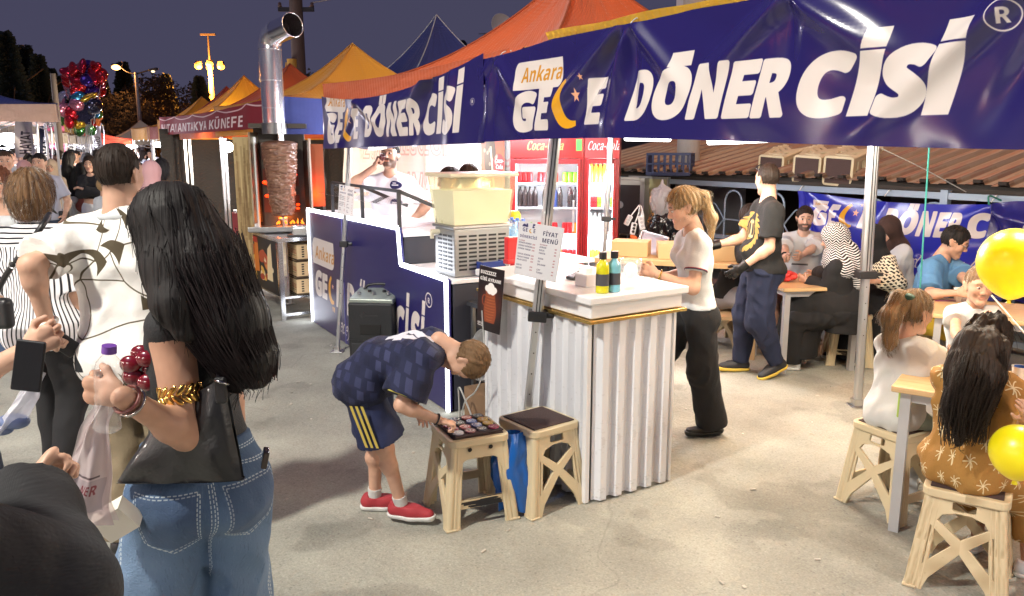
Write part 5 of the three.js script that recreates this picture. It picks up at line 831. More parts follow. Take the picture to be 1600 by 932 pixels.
{
const m1 = canvas(512, 560, (c, w, h) => menuPage(c, w, h)), paper = (map) => M([0.72, 0.72, 0.72], 0.55, 0, { map, side: THREE.DoubleSide });
const flat = (name, label, cat, q, mat) => { const nrm = q[1].clone().sub(q[0]).cross(q[3].clone().sub(q[0])).normalize(); const f = (o) => sheet(8, 8, (u, v) => q[0].clone().lerp(q[1], u).lerp(q[3].clone().lerp(q[2], u), v).addScaledVector(nrm, o + 0.004 * Math.sin(u * PI))); const t = thing(name, label, cat); part('sheet', f(0.0015), mat, t); part('backing', f(-0.0015), M([0.8, 0.8, 0.8], 0.7), t); return t; };
flat('menu_sign', 'white price menu sheet on the leaning pole above the counter', 'menu', [[803, 428, -0.21], [868, 442, -0.2], [882, 357, -0.2], [812, 345, -0.21]].map(([a, b, t]) => { const [s, y] = rowPix(a, b, t); return row(s, t, y); }), paper(m1));
flat('menu_sign', 'small white price menu taped to the far tent pole', 'menu', [at(528, 333, 6.98), at(551, 340, 6.96), at(554, 293, 6.98), at(530, 288, 7.0)], paper(m1));
const ay = canvas(256, 512, (c, w, h) => {
c.fillStyle = '#1d0e10'; c.fillRect(0, 0, w, h); const g = c.createRadialGradient(w * 0.55, h * 0.55, 10, w * 0.55, h * 0.55, w * 0.7); g.addColorStop(0, '#5e2618'); g.addColorStop(1, '#1a0c10'); c.fillStyle = g; c.fillRect(0, 0, w, h);
c.fillStyle = '#f4f0ec'; c.font = 'bold 38px sans-serif'; c.save(); c.transform(0.95, 0, 0, 1, 0, 0); c.fillText('BUZZZZZZ', 16, 60); c.fillText('GİBİ AYRAN!', 16, 112); c.restore();
c.fillStyle = '#8a3f22'; c.beginPath(); c.moveTo(w * 0.33, h * 0.36); c.bezierCurveTo(w * 0.4, h * 0.5, w * 0.2, h * 0.62, w * 0.36, h * 0.86); c.lineTo(w * 0.74, h * 0.86); c.bezierCurveTo(w * 0.92, h * 0.62, w * 0.66, h * 0.5, w * 0.74, h * 0.36); c.fill(); c.strokeStyle = '#b8693a'; c.lineWidth = 4; for (let i = 0; i < 9; i++) { c.beginPath(); c.ellipse(w * 0.54, h * (0.45 + i * 0.045), w * 0.2 * (0.8 + 0.3 * Math.sin(i * 0.5)), 6, 0, 0, PI); c.stroke(); } c.lineWidth = 11; c.strokeStyle = '#8a3f22'; c.beginPath(); c.ellipse(w * 0.3, h * 0.52, 22, 40, 0, 0, 7); c.stroke();
c.fillStyle = '#f1ece6'; for (const [x, y, r] of [[0.4, 0.33, 26], [0.54, 0.3, 34], [0.68, 0.34, 26], [0.5, 0.36, 28], [0.62, 0.37, 26]]) { c.beginPath(); c.arc(w * x, h * y, r, 0, 7); c.fill(); } c.fillStyle = '#e8e0dc'; c.font = 'bold 24px sans-serif'; c.fillText('GECE', 14, 470); c.fillRect(14, 478, 70, 5);
});
const pq = [[744, 511], [781, 524], [789, 423], [750, 414]].map(([a, b]) => { const [s, y] = rowPix(a, b, -0.13); return row(s, -0.13, y); }); flat('poster', 'dark poster showing a foaming clay jug hung on the ribbed counter', 'poster', pq, M([1, 1, 1], 0.35, 0, { map: ay, side: THREE.DoubleSide }));
const ck = canvas(256, 384, (c, w, h) => { const g = c.createLinearGradient(0, 0, w, h); g.addColorStop(0, '#5b1a10'); g.addColorStop(0.5, '#d4562a'); g.addColorStop(1, '#e8c9a8'); c.fillStyle = g; c.fillRect(0, 0, w, h); c.fillStyle = '#30120c'; c.beginPath(); c.ellipse(w * 0.4, h * 0.35, 66, 120, 0.1, 0, 7); c.fill(); c.fillStyle = '#efd9b0'; c.save(); c.translate(w * 0.4, h * 0.2); c.rotate(-0.15); c.fillRect(0, 0, 16, 240); c.restore(); c.fillStyle = '#d2202a'; c.beginPath(); c.arc(w * 0.78, h * 0.45, 56, 0, 7); c.fill(); c.fillStyle = '#fff'; c.font = 'italic bold 34px serif'; c.fillText('Coca-', w * 0.6, h * 0.44); c.fillText('Cola', w * 0.64, h * 0.53); for (let i = 0; i < 8; i++) { c.fillStyle = 'rgba(255,220,190,0.5)'; c.beginPath(); c.arc(rnd() * w * 0.7, h * (0.2 + rnd() * 0.3), 12, 0, 7); c.fill(); } });
const p0 = row(-5.0, 2.66, 1.2), u1 = row(-4.45, 2.66, 1.2), tq = [p0, u1, u1.clone().setY(2.0), p0.clone().setY(2.0)]; flat('poster', 'tall red drink poster with a straw beside the wide fridge', 'poster', tq, M([1, 1, 1], 0.35, 0, { map: ck, side: THREE.DoubleSide }));
}
function fridge(label, pos, turn, w, doors, head, h, fill) {
const F = thing('drink_fridge', label, 'fridge', pos, turn), d = 0.62, redP = M([0.33, 0.012, 0.016], 0.35, 0, { clearcoat: 0.4 }), inner = M([0.8, 0.8, 0.82], 0.5), hy = h - 0.27;
part('cabinet', [box(0.04, h, d, 0.02, h / 2, -d / 2), box(0.04, h, d, w - 0.02, h / 2, -d / 2), box(w - 0.08, 0.24, d, w / 2, 0.12, -d / 2), box(w - 0.08, 0.04, d, w / 2, h - 0.02, -d / 2)], redP, F);
part('liner', [box(w - 0.08, hy - 0.24, 0.02, w / 2, (hy + 0.24) / 2, -d + 0.02), box(0.01, hy - 0.24, d - 0.08, 0.046, (hy + 0.24) / 2, -d / 2), box(0.01, hy - 0.24, d - 0.08, w - 0.046, (hy + 0.24) / 2, -d / 2), box(w - 0.1, 0.01, d - 0.08, w / 2, hy - 0.012, -d / 2)], inner, F);
part('header', rbox(w - 0.004, 0.26, 0.05, 0.01, w / 2, h - 0.135, -0.02), head, F); 
const dw = (w - 0.06) / doors; for (let i = 0; i < doors; i++) {
const x0 = 0.03 + i * dw, dr = part('door', [rbox(0.03, hy - 0.24, 0.04, 0.006, x0 + 0.016, (hy + 0.24) / 2, 0.022), rbox(0.03, hy - 0.24, 0.04, 0.006, x0 + dw - 0.016, (hy + 0.24) / 2, 0.022), rbox(dw - 0.062, 0.05, 0.04, 0.006, x0 + dw / 2, hy - 0.026, 0.022), rbox(dw - 0.062, 0.05, 0.04, 0.006, x0 + dw / 2, 0.266, 0.022)], redP, F);
part('glass', box(dw - 0.062, hy - 0.34, 0.006, x0 + dw / 2, (hy + 0.24) / 2, 0.02), new THREE.MeshPhysicalMaterial({ color: 0xffffff, roughness: 0.03, transmission: 1, thickness: 0 }), dr); part('handle', rbox(0.02, 0.34, 0.03, 0.006, x0 + dw - 0.07, 1.1, 0.055), M([0.7, 0.7, 0.7], 0.3, 0.8), dr);
}
const ys = [0.28, 0.58, 0.88, 1.17, 1.44].filter((y) => y < hy - 0.2); for (const y of ys) part('shelf', box(w - 0.1, 0.014, d - 0.14, w / 2, y, -d / 2 - 0.02), inner, F);
const lg = part('lamp_strip', [box(0.014, hy - 0.4, 0.02, w - 0.06, (hy + 0.24) / 2, -0.06), box(0.014, hy - 0.4, 0.02, 0.06, (hy + 0.24) / 2, -0.06)], glow('#f4f8ff', 5), F);
F.updateMatrixWorld(); for (const y of [0.75, 1.4]) lampLight('lamp_strip_glow', F.localToWorld(V(w / 2, y + 0.06, -0.1)), 0xf2f6ff, 2.2, 6);
fill(F, w, ys, hy); return F;
}
const canGeo = lathe([[0, 0], [0.025, 0], [0.0315, 0.008], [0.0325, 0.02], [0.0325, 0.096], [0.027, 0.112], [0.026, 0.116], [0, 0.114]], 12), botGeo = lathe([[0, 0], [0.03, 0], [0.032, 0.01], [0.03, 0.08], [0.032, 0.13], [0.026, 0.165], [0.012, 0.205], [0.013, 0.225], [0, 0.225]], 12);
const canMats = { red: M([0.5, 0.015, 0.02], 0.3, 0.5), green: M([0.18, 0.5, 0.03], 0.3, 0.5), orange: M([0.7, 0.22, 0.02], 0.3, 0.5), blue: M([0.03, 0.06, 0.25], 0.3, 0.5), dark: M([0.03, 0.02, 0.02], 0.25), silver: M([0.6, 0.6, 0.62], 0.3, 0.8), pale: M([0.7, 0.85, 0.8], 0.3) };
function stock(F, label, cat, geo, m, pos, group) { const c = solo(cat === 'can' ? 'drink_can' : 'drink_bottle', geo, m, label, cat, V(0, 0, 0), 0, group); F.updateMatrixWorld(); c.position.copy(F.localToWorld(pos)); return c; }
{
const hm = canvas(512, 128, (c, w, h) => { c.fillStyle = '#9c1d1b'; c.fillRect(0, 0, w, h); c.fillStyle = '#d9a05c'; c.font = 'italic bold 66px serif'; c.save(); c.transform(0.8, 0, -0.12, 1, 0, 0); c.fillText('Coca-Cola', 150, 84); c.restore(); c.fillStyle = '#4fae54'; c.fillRect(w * 0.9, 26, 40, 62); });
const hm2 = canvas(256, 128, (c, w, h) => { c.fillStyle = '#d80f1c'; c.fillRect(0, 0, w, h); c.fillStyle = '#fff'; c.font = 'italic bold 66px serif'; c.save(); c.transform(0.76, 0, -0.12, 1, 0, 0); c.fillText('Coca-Cola', 36, 84); c.restore(); });
const hdr = (map) => { const m = M([1, 1, 1], 0.3, 0, { map, clearcoat: 0.5 }); return m; }, hdrLit = new THREE.MeshStandardMaterial({ color: 0x333333, emissive: 0xffffff, emissiveMap: hm2, emissiveIntensity: 1.1, roughness: 0.4 });
const uvFront = (g) => g;
fridge('wide red fridge filled with cans and bottles', V(-0.02, 0, -8.86), -0.12, 0.8, 1, hdr(hm), 1.98, (F, w, ys) => {
const plan = { 1.44: ['red', 'red', 'red', 'red', 'red', 'green', 'green', 'green'], 1.17: ['dark', 'dark', 'dark', 'dark', 'blue', 'dark', 'dark', 'dark'], 0.88: ['red', 'green', 'red', 'red', 'red', 'silver', 'red', 'orange'], 0.58: ['red', 'red', 'dark', 'green', 'red', 'orange', 'red', 'red'], 0.28: ['dark', 'dark', 'pale', 'pale', 'dark', 'dark', 'pale', 'dark'] };
for (const y of ys) { const p = plan[y]; if (!p) continue; for (let i = 0; i < 12; i++) { if ((i * 7 + Math.round(y * 10)) % 5 === 0) continue; const q = p[Math.floor(i / 12 * p.length)], bt = q === 'dark' || q === 'pale' || q === 'blue'; const k = 0; stock(F, `${q} ${bt ? 'bottle' : 'can'} in the wide fridge, ${y > 1.4 ? 'top' : y > 1.1 ? 'second' : y > 0.8 ? 'third' : y > 0.5 ? 'fourth' : 'lowest'} shelf`, bt ? 'bottle' : 'can', bt ? botGeo : canGeo, canMats[q], V(0.09 + i * 0.056, y + 0.008 + k * 0.118, -0.2 + 0.01 * (i % 3)), `${q} ${bt ? 'bottles' : 'cans'} on one shelf of the wide fridge`); } }
});
fridge('narrow red fridge with a lit header and green and red cans', V(0.78, 0, -8.78), -0.16, 0.38, 1, hdrLit, 1.98, (F, w, ys) => {
const plan = { 1.44: ['orange', 'orange', 'pale'], 1.17: ['red', 'green', 'pale', 'green'], 0.88: ['pale', 'pale'], 0.58: ['orange', 'pale'], 0.28: ['orange', 'green'] };
for (const y of ys) { const p = plan[y]; if (!p) continue; for (let i = 0; i < 6; i++) { const q = p[Math.floor(i / 6 * p.length)], bt = q === 'pale' || y > 1.4; stock(F, `${q} ${bt ? 'bottle' : 'can'} in the narrow fridge, ${y > 1.4 ? 'top' : y > 1.1 ? 'second' : y > 0.8 ? 'third' : y > 0.5 ? 'fourth' : 'lowest'} shelf`, bt ? 'bottle' : 'can', bt ? botGeo : canGeo, canMats[q], V(0.07 + i * 0.048, y + 0.008, -0.2), `${q} ${bt ? 'bottles' : 'cans'} on one shelf of the narrow fridge`); } }
});
}
function bottle(label, x, z, y, colr, capM) {
const t = thing('cologne_bottle', label, 'bottle', V(x, y, z)); part('glass', lathe([[0, 0], [0.03, 0], [0.034, 0.006], [0.034, 0.13], [0.03, 0.15], [0.016, 0.165], [0.014, 0.175]], 24), new THREE.MeshPhysicalMaterial({ color: col(colr), roughness: 0.08, transmission: 0.25, thickness: 0, clearcoat: 0.6 }), t);
part('cap', [cyl(0.02, 0.02, 0.035, 0, 0.192, 0, 20)], capM, t); part('label', place(new THREE.CylinderGeometry(0.0347, 0.0347, 0.06, 24, 1, true), 0, 0.07, 0), M([0.06, 0.06, 0.07], 0.5, 0, { side: THREE.DoubleSide }), t); return t;
}
{
const p1 = gp(941, 458, 1.113), p2 = gp(959, 456, 1.113); bottle('yellow cologne bottle with black cap on the white counter', p1.x, p1.z, 1.113, [0.75, 0.72, 0.02], blackPlastic); bottle('pale blue cologne bottle with black cap beside the yellow one', p2.x, p2.z, 1.113, [0.25, 0.6, 0.72], blackPlastic);
const q = gp(915, 447, 1.113), nb = thing('napkin_holder', 'small white printed napkin box on the white counter', 'napkin box', V(q.x, 1.113, q.z), ROW); part('box', rbox(0.1, 0.07, 0.07, 0.006, 0, 0.035, 0), M([0.75, 0.7, 0.72], 0.5), nb); part('napkins', box(0.07, 0.03, 0.04, 0, 0.085, 0, 0.1), M([0.85, 0.85, 0.85], 0.9), nb);
const r = gp(799, 412, 1.113), rc = thing('menu_holder', 'red plastic holder standing at the back of the white counter', 'holder', V(r.x, 1.113, r.z), ROW); part('shell', [rbox(0.05, 0.17, 0.08, 0.008, 0, 0.085, 0)], M([0.6, 0.02, 0.02], 0.35), rc); part('lip', rbox(0.06, 0.03, 0.09, 0.006, 0, 0.015, 0), M([0.5, 0.02, 0.02], 0.35), rc);
const bl = gp(905, 436, 1.113), bb = thing('card_reader', 'small black card reader near the bottles on the counter', 'card reader', V(bl.x, 1.113, bl.z), ROW); part('shell', rbox(0.075, 0.03, 0.14, 0.01, 0, 0.02, 0, 0.25), blackPlastic, bb); part('screen', box(0.055, 0.003, 0.04, 0, 0.044, -0.03, 0.25), M([0.1, 0.15, 0.2], 0.1), bb);
const cl = gp(985, 440, 1.113), cb = thing('plastic_tub', 'clear plastic tub behind the cologne bottles', 'tub', V(cl.x, 1.113, cl.z)); part('wall', lathe([[0.045, 0], [0.06, 0.12], [0.064, 0.122], [0.062, 0.118], [0.047, 0.004]], 24), new THREE.MeshPhysicalMaterial({ color: 0xffffff, roughness: 0.1, transmission: 0.9, thickness: 0, side: THREE.DoubleSide }), cb); part('tissue', sph(0.04, 0, 0.06, 0, 1, 1.2, 1, 8), M([0.8, 0.8, 0.8], 0.9), cb);
// paper roll and water bottles behind the low counter
const pr = row(-1.25, 0.52, 0.95), rl = thing('paper_roll', 'large white paper towel roll behind the low glowing counter', 'paper roll', pr); part('roll', lathe([[0.02, 0], [0.09, 0], [0.095, 0.01], [0.095, 0.26], [0.09, 0.27], [0.02, 0.27]], 28), M([0.82, 0.82, 0.82], 0.9, 0, { bumpMap: clothBump, bumpScale: 0.002 }), rl); part('core', cyl(0.021, 0.021, 0.272, 0, 0.136, 0, 12), M([0.3, 0.2, 0.1], 0.9), rl);
const wb = lathe([[0, 0], [0.035, 0], [0.04, 0.012], [0.038, 0.08], [0.04, 0.16], [0.03, 0.22], [0.014, 0.26], [0.014, 0.28], [0, 0.28]], 14), wm = new THREE.MeshPhysicalMaterial({ color: lin(0.7, 0.88, 0.97), roughness: 0.08, transmission: 0.75, thickness: 0, side: THREE.DoubleSide });
for (let i = 0; i < 6; i++) { const t = thing('water_bottle', 'clear water bottle in the pack behind the paper roll', 'bottle', row(-2.05 + (i % 3) * 0.09, 1.15 + Math.floor(i / 3) * 0.09, 0.95), 0, 'pack of water bottles behind the paper roll'); part('bottle', wb, wm, t); part('cap', cyl(0.016, 0.016, 0.02, 0, 0.285, 0, 10), M([0.1, 0.2, 0.6], 0.5), t); }
const tb = thing('side_table', 'low work table holding the water pack behind the glowing counter', 'table', row(-2.3, 1.0), ROW); part('top', box(1.1, 0.03, 0.6, 0.4, 0.93, -0.3), whitePaint, tb); for (const [x, z] of [[-0.1, -0.05], [0.9, -0.05], [-0.1, -0.55], [0.9, -0.55]]) part('leg', box(0.03, 0.92, 0.03, x, 0.46, z), alu, tb);
solo('lemon', sph(0.05, 0, 0.05, 0, 1.15, 1, 1, 14), M([0.8, 0.65, 0.03], 0.5), 'bright yellow lemon atop the water pack', 'lemon', row(-2.1, 1.3, 1.2));
const cr = thing('crate', 'small blue plastic crate beside the paper roll', 'crate', row(-1.12, 0.42, 0.95), ROW); part('wall', [box(0.24, 0.1, 0.012, 0, 0.05, 0.09), box(0.24, 0.1, 0.012, 0, 0.05, -0.09), box(0.012, 0.1, 0.18, 0.114, 0.05, 0), box(0.012, 0.1, 0.18, -0.114, 0.05, 0)], M([0.02, 0.04, 0.2], 0.5), cr); part('floor', box(0.22, 0.01, 0.17, 0, 0.006, 0), M([0.02, 0.04, 0.2], 0.5), cr);
}
{
const a = at(588, 500, 6.3), S = thing('loudspeaker', 'black loudspeaker cabinet standing before the navy counter', 'loudspeaker', V(a.x, 0, a.z), -0.12), w = 0.36, h = 0.62;
part('cabinet', rbox(w, h, 0.34, 0.018, 0, h / 2 + 0.02, 0), M([0.012, 0.013, 0.015], 0.55, 0, { bumpMap: clothBump, bumpScale: 0.002 }), S); part('grille', rbox(w - 0.05, 0.25, 0.012, 0.006, 0, 0.19, 0.172), M([0.02, 0.021, 0.024], 0.6), S);
part('panel_joint', [box(w - 0.02, 0.006, 0.006, 0, 0.34, 0.171)], blackPlastic, S); part('slot', [rbox(0.17, 0.085, 0.01, 0.004, 0, 0.43, 0.171)], M([0.004, 0.004, 0.004], 0.7), S);
part('logo', [box(0.12, 0.012, 0.003, 0.0, 0.54, 0.172), box(0.04, 0.03, 0.003, -0.06, 0.545, 0.172, 0, 0, 0.7)], M([0.05, 0.05, 0.055], 0.3, 0.6), S);
const tp = part('control_top', rbox(w, 0.05, 0.32, 0.015, 0, h + 0.045, -0.01, 0.12), M([0.3, 0.34, 0.3], 0.3, 0.3), S); for (let i = 0; i < 5; i++) part('knob', cyl(0.014, 0.016, 0.02, -0.12 + i * 0.06, h + 0.08, 0.05 - (i % 2) * 0.09, 12), i % 2 ? blackPlastic : steel, tp); part('handle', tube([V(-0.13, h + 0.06, -0.1), V(-0.1, h + 0.11, -0.12), V(0.1, h + 0.11, -0.12), V(0.13, h + 0.06, -0.1)], 0.012), blackPlastic, S);
for (const [x, z] of [[-0.14, 0.12], [0.14, 0.12], [-0.14, -0.12], [0.14, -0.12]]) part('foot', cyl(0.02, 0.018, 0.022, x, 0.011, z, 10), blackPlastic, S);
}
{
const T = thing('steel_table', 'steel work table with boxes below and the spit grill on top', 'table', row(-4.62, -0.05), ROW), w = 1.5, d = 0.8, h = 0.89, bright = M([0.66, 0.66, 0.66], 0.25, 0.95);
part('top', [rbox(w, 0.04, d, 0.004, -w / 2, h - 0.02, -d / 2)], bright, T);
for (const [x, z] of [[-0.03, -0.03], [-0.03, -d + 0.03], [-w + 0.03, -0.03], [-w + 0.03, -d + 0.03]]) part('leg', box(0.045, h - 0.04, 0.045, x, (h - 0.04) / 2, z), bright, T);
part('rail', [box(0.03, 0.03, d - 0.1, -0.03, 0.06, -d / 2), box(w - 0.1, 0.03, 0.03, -w / 2, 0.06, -d + 0.03)], bright, T); part('shelf', box(w - 0.1, 0.02, d - 0.06, -w / 2, 0.24, -d / 2), bright, T);
const pm = canvas(512, 320, (c, w2, h2) => { c.fillStyle = '#17110f'; c.fillRect(0, 0, w2, h2); const pieces = ['#d98336', '#e3b14a', '#b8491f', '#e9d7b0', '#a8331c']; for (let i = 0; i < 26; i++) { c.fillStyle = pieces[i % 5]; c.beginPath(); c.ellipse(120 + rnd() * 330, 90 + rnd() * 180, 14 + rnd() * 40, 12 + rnd() * 34, rnd() * 3, 0, 7); c.fill(); } c.fillStyle = '#d8782a'; c.beginPath(); c.moveTo(200, 40); c.lineTo(250, 20); c.lineTo(262, 220); c.lineTo(190, 230); c.fill(); c.fillStyle = '#f0d9a8'; c.beginPath(); c.moveTo(390, 60); c.lineTo(440, 20); c.lineTo(450, 250); c.lineTo(370, 250); c.fill(); c.fillStyle = '#a81d22'; c.fillRect(60, 8, 190, 36); c.fillStyle = '#fff'; c.font = 'bold 30px sans-serif'; c.fillText('HATAY', 90, 38); });
part('poster_panel', place(box(w - 0.1, 0.58, 0.01, -w / 2, 0.56, 0.0), 0, 0, 0), M([1, 1, 1], 0.4, 0, { map: pm }), T);
// boxes under it
const bm = canvas(256, 128, (c, w2, h2) => { c.fillStyle = '#c9ad84'; c.fillRect(0, 0, w2, h2); c.fillStyle = '#4d3d2c'; c.fillRect(0, 0, w2, 9); c.fillRect(0, h2 - 12, w2, 12); c.fillStyle = '#a23a30'; c.font = 'italic bold 44px serif'; c.fillText('GÜZEL', 92, 76); c.fillStyle = '#35302a'; for (let i = 0; i < 5; i++) c.fillRect(34, 22 + i * 18, 18, 11); c.fillRect(96, 88, 130, 3); });
for (let i = 0; i < 3; i++) { const b = solo('carton', rbox(0.4, 0.185, 0.3, 0.004, 0, 0.093, 0), M([1, 1, 1], 0.85, 0, { map: bm }), ['lowest printed carton stacked under the steel table', 'middle printed carton stacked under the steel table', 'top printed carton stacked under the steel table'][i], 'carton', row(-4.84 + 0.01 * i, 0.36, 0.252 + i * 0.19), ROW + PI / 2 + 0.03 * (i - 1)); }
// the grill
const gq = at(440, 300, 9.15).setY(h); const G = thing('doner_grill', 'dark doner grill box with glowing burners on the steel table', 'grill', gq, 0.2), iron = M([0.07, 0.06, 0.05], 0.45, 0.7);
part('back_box', [box(0.56, 1.12, 0.14, -0.02, 0.6, -0.3)], iron, G); part('side_wing', [box(0.02, 1.02, 0.26, -0.29, 0.6, -0.12, 0, -0.25), ], M([0.3, 0.25, 0.17], 0.35, 0.8), G); part('side_wing', box(0.02, 0.92, 0.2, 0.28, 0.56, -0.14, 0, 0.3), iron, G); part('hood', box(0.62, 0.05, 0.46, -0.01, 1.18, -0.2), iron, G); part('drip_tray', [rbox(0.7, 0.03, 0.56, 0.01, 0, 0.03, 0), rbox(0.72, 0.05, 0.02, 0.005, 0, 0.05, 0.28)], M([0.5, 0.5, 0.5], 0.3, 0.9), G);
const bn = part('burner', [0.2, 0.5, 0.8].map((y) => box(0.4, 0.2, 0.02, -0.02, y + 0.1, -0.22)), M([0.1, 0.03, 0.02], 0.9), G); const fl = []; for (let i = 0; i < 26; i++) fl.push(sph(0.012 + 0.02 * rnd(), -0.2 + 0.4 * rnd(), [0.24, 0.34, 0.5, 0.62, 0.86][i % 5] + 0.06 * rnd(), -0.2, 1.4, 0.9, 0.5, 6)); part('ember', fl, glow('#ff3a08', 3.5), bn);
part('flame', Array.from({ length: 9 }, (_, i) => { const g = lathe([[0, 0], [0.013, 0.012], [0.009, 0.035], [0, 0.05 + 0.03 * rnd()]], 7); return place(g, -0.1 + i * 0.04 + 0.02 * rnd(), 0.07, -0.1 + 0.05 * rnd(), rr(-0.5, 0.5), 0, rr(-0.6, 0.6)); }), glow('#ff8418', 2.6), G);
part('side_fire_plate', box(0.14, 0.72, 0.02, 0.4, 0.62, -0.22), M([0.25, 0.06, 0.015], 0.6), G); G.updateMatrixWorld();
lampLight('burner_flame_glow', G.localToWorld(V(0.34, 0.4, -0.1)), 0xff5a14, 1.1, 4); lampLight('burner_flame_glow', G.localToWorld(V(0.0, 0.15, -0.12)), 0xff7a20, 0.5, 4);
const sp = thing('doner_spit', 'tall cone of layered doner meat on an upright spit', 'doner meat', gq, 0.2);
const meat = sheet(96, 150, (u, v) => { const a = u * 2 * PI, y = 0.16 + 0.86 * v, base = lerp(0.115, 0.2, Math.pow(v, 0.8)) * (v > 0.955 ? Math.sqrt(Math.max(0, 1 - Math.pow((v - 0.955) / 0.045, 2))) : v < 0.03 ? Math.sqrt(Math.max(0, v / 0.03)) : 1), lay = 0.009 * noise3(Math.cos(a) * 3, v * 40 + 2 * noise3(Math.cos(a) * 2, v * 6, Math.sin(a) * 2), Math.sin(a) * 3) + 0.006 * noise3(Math.cos(a) * 9, v * 70, Math.sin(a) * 9) + 0.008 * noise3(Math.cos(a) * 2.5, v * 9, Math.sin(a) * 2.5); return V(Math.sin(a) * (base + lay), y, Math.cos(a) * (base + lay)); });
const mm = canvas(512, 512, (c, w2, h2) => { c.fillStyle = '#7b5a45'; c.fillRect(0, 0, w2, h2); for (let i = 0; i < 2600; i++) { const q = rnd(); c.fillStyle = q < 0.5 ? `rgba(70,34,26,${rnd() * 0.35})` : q < 0.8 ? `rgba(165,128,104,${rnd() * 0.4})` : `rgba(46,20,16,${rnd() * 0.4})`; c.fillRect(rnd() * w2, rnd() * h2, 10 + rnd() * 60, 2 + rnd() * 5); } });
part('meat', meat, M([1, 1, 1], 0.42, 0, { map: mm, clearcoat: 0.15 }), sp); part('spit_rod', [cyl(0.012, 0.012, 1.25, 0, 0.66, 0, 10), cyl(0.05, 0.05, 0.02, 0, 0.14, 0, 16)], steel, sp); part('finial', [tube([V(0, 1.2, 0), V(0.05, 1.22, 0), V(0.07, 1.15, 0), V(0.03, 1.12, 0)], 0.006)], iron, sp);
const bx = thing('steel_container', 'steel food tray with lid on the table right of the doner', 'container', at(458, 352, 8.75).setY(h), 0.1); part('pan', rbox(0.22, 0.1, 0.16, 0.015, 0.12, 0.05, 0.08), bright, bx); part('lid', rbox(0.23, 0.015, 0.17, 0.005, 0.12, 0.108, 0.08), bright, bx); part('tray', rbox(0.32, 0.02, 0.24, 0.008, 0.12, 0.01, 0.08), darkSteel, bx);
solo('tea_towel', box(0.1, 0.05, 0.06, 0, 0.025, 0), M([0.6, 0.03, 0.04], 0.8), 'folded red cloth by the steel food tray', 'cloth', at(484, 345, 8.95).setY(h + 0.002), 0.3);
// flue pipe
const pb = at(428, 196, 9.1), F = thing('flue_pipe', 'shiny steel flue pipe with an elbow rising above the grill', 'pipe', V(pb.x, 0, pb.z), 0), y1 = at(428, 78, 9.1).y, y0 = 2.02, rp = 0.122, shiny = M([0.85, 0.85, 0.87], 0.24, 0.95, { anisotropy: 0.5 });
const dir = V(0.6, 0.12, 0.55).normalize();
part('upright', cyl(rp, rp, y1 - y0, 0, (y0 + y1) / 2, 0, 40), shiny, F); const el = []; { const pts = [V(0, y1, 0), V(0, y1 + 0.06, 0), V(0, y1 + 0.11, 0).addScaledVector(dir, 0.03), V(0, y1 + 0.145, 0).addScaledVector(dir, 0.1), V(0, y1 + 0.15, 0).addScaledVector(dir, 0.17)]; part('elbow', tube(pts, rp + 0.001, 36, 24), shiny, F); const a = pts[4], b = a.clone().addScaledVector(dir, 0.3); part('outlet', orient(place(new THREE.CylinderGeometry(rp, rp, a.distanceTo(b), 40, 1, true), 0, a.distanceTo(b) / 2, 0), a, b), M([0.78, 0.78, 0.8], 0.16, 1, { side: THREE.DoubleSide }), F); part('rim', orient(new THREE.TorusGeometry(rp + 0.002, 0.006, 8, 40).rotateX(PI / 2), b, b.clone().add(dir)), shiny, F); part('inner_dark', orient(cyl(rp - 0.004, rp - 0.004, 0.01, 0, 0, 0, 30), a.clone().addScaledVector(dir, 0.05), b), M([0.02, 0.015, 0.014], 0.9), F); part('seam_band', [0.0, 0.38, 0.72].map((k) => orient(new THREE.TorusGeometry(rp + 0.001, 0.004, 6, 40).rotateX(PI / 2), V(0, lerp(y1, y0, k), 0), V(0, 5, 0))), shiny, F); }
part('collar', cyl(rp + 0.012, rp + 0.012, 0.12, 0, y0 + 0.02, 0, 36), M([0.3, 0.3, 0.3], 0.35, 0.9), F);
// insulated post beside the grill
const ip = at(381, 270, 9.2).setY(0), P = thing('insulated_post', 'pale weathered board standing left of the grill', 'board', ip, 0.1); part('board', rbox(0.2, 1.5, 0.05, 0.008, 0, 1.2, 0), M([0.8, 0.7, 0.5], 0.7, 0, { map: canvas(64, 256, (c, w2, h2) => { c.fillStyle = '#cbbf9f'; c.fillRect(0, 0, w2, h2); for (let i = 0; i < 160; i++) { c.fillStyle = `rgba(90,66,36,${rnd() * 0.25})`; c.fillRect(rnd() * w2, rnd() * h2, 3 + rnd() * 6, 20 + rnd() * 80); } }) }), P); part('edge_strip', rbox(0.06, 1.5, 0.07, 0.01, 0.12, 1.2, 0.01), M([0.75, 0.76, 0.74], 0.5), P); part('foot', box(0.12, 0.5, 0.05, -0.02, 0.25, 0), M([0.3, 0.22, 0.1], 0.7), P);
const dt = thing('dessert_table', 'red and white dessert stand left of the grill', 'stall table', row(-7.4, 0.4), ROW); part('top', box(1.5, 0.04, 0.7, 0, 0.92, -0.3), whitePaint, dt); part('skirt', box(1.5, 0.5, 0.02, 0, 0.66, 0.06), M([0.4, 0.05, 0.06], 0.7), dt); for (const [x, z] of [[-0.7, 0], [0.7, 0], [-0.7, -0.6], [0.7, -0.6]]) part('leg', box(0.04, 0.9, 0.04, x, 0.45, z), alu, dt);
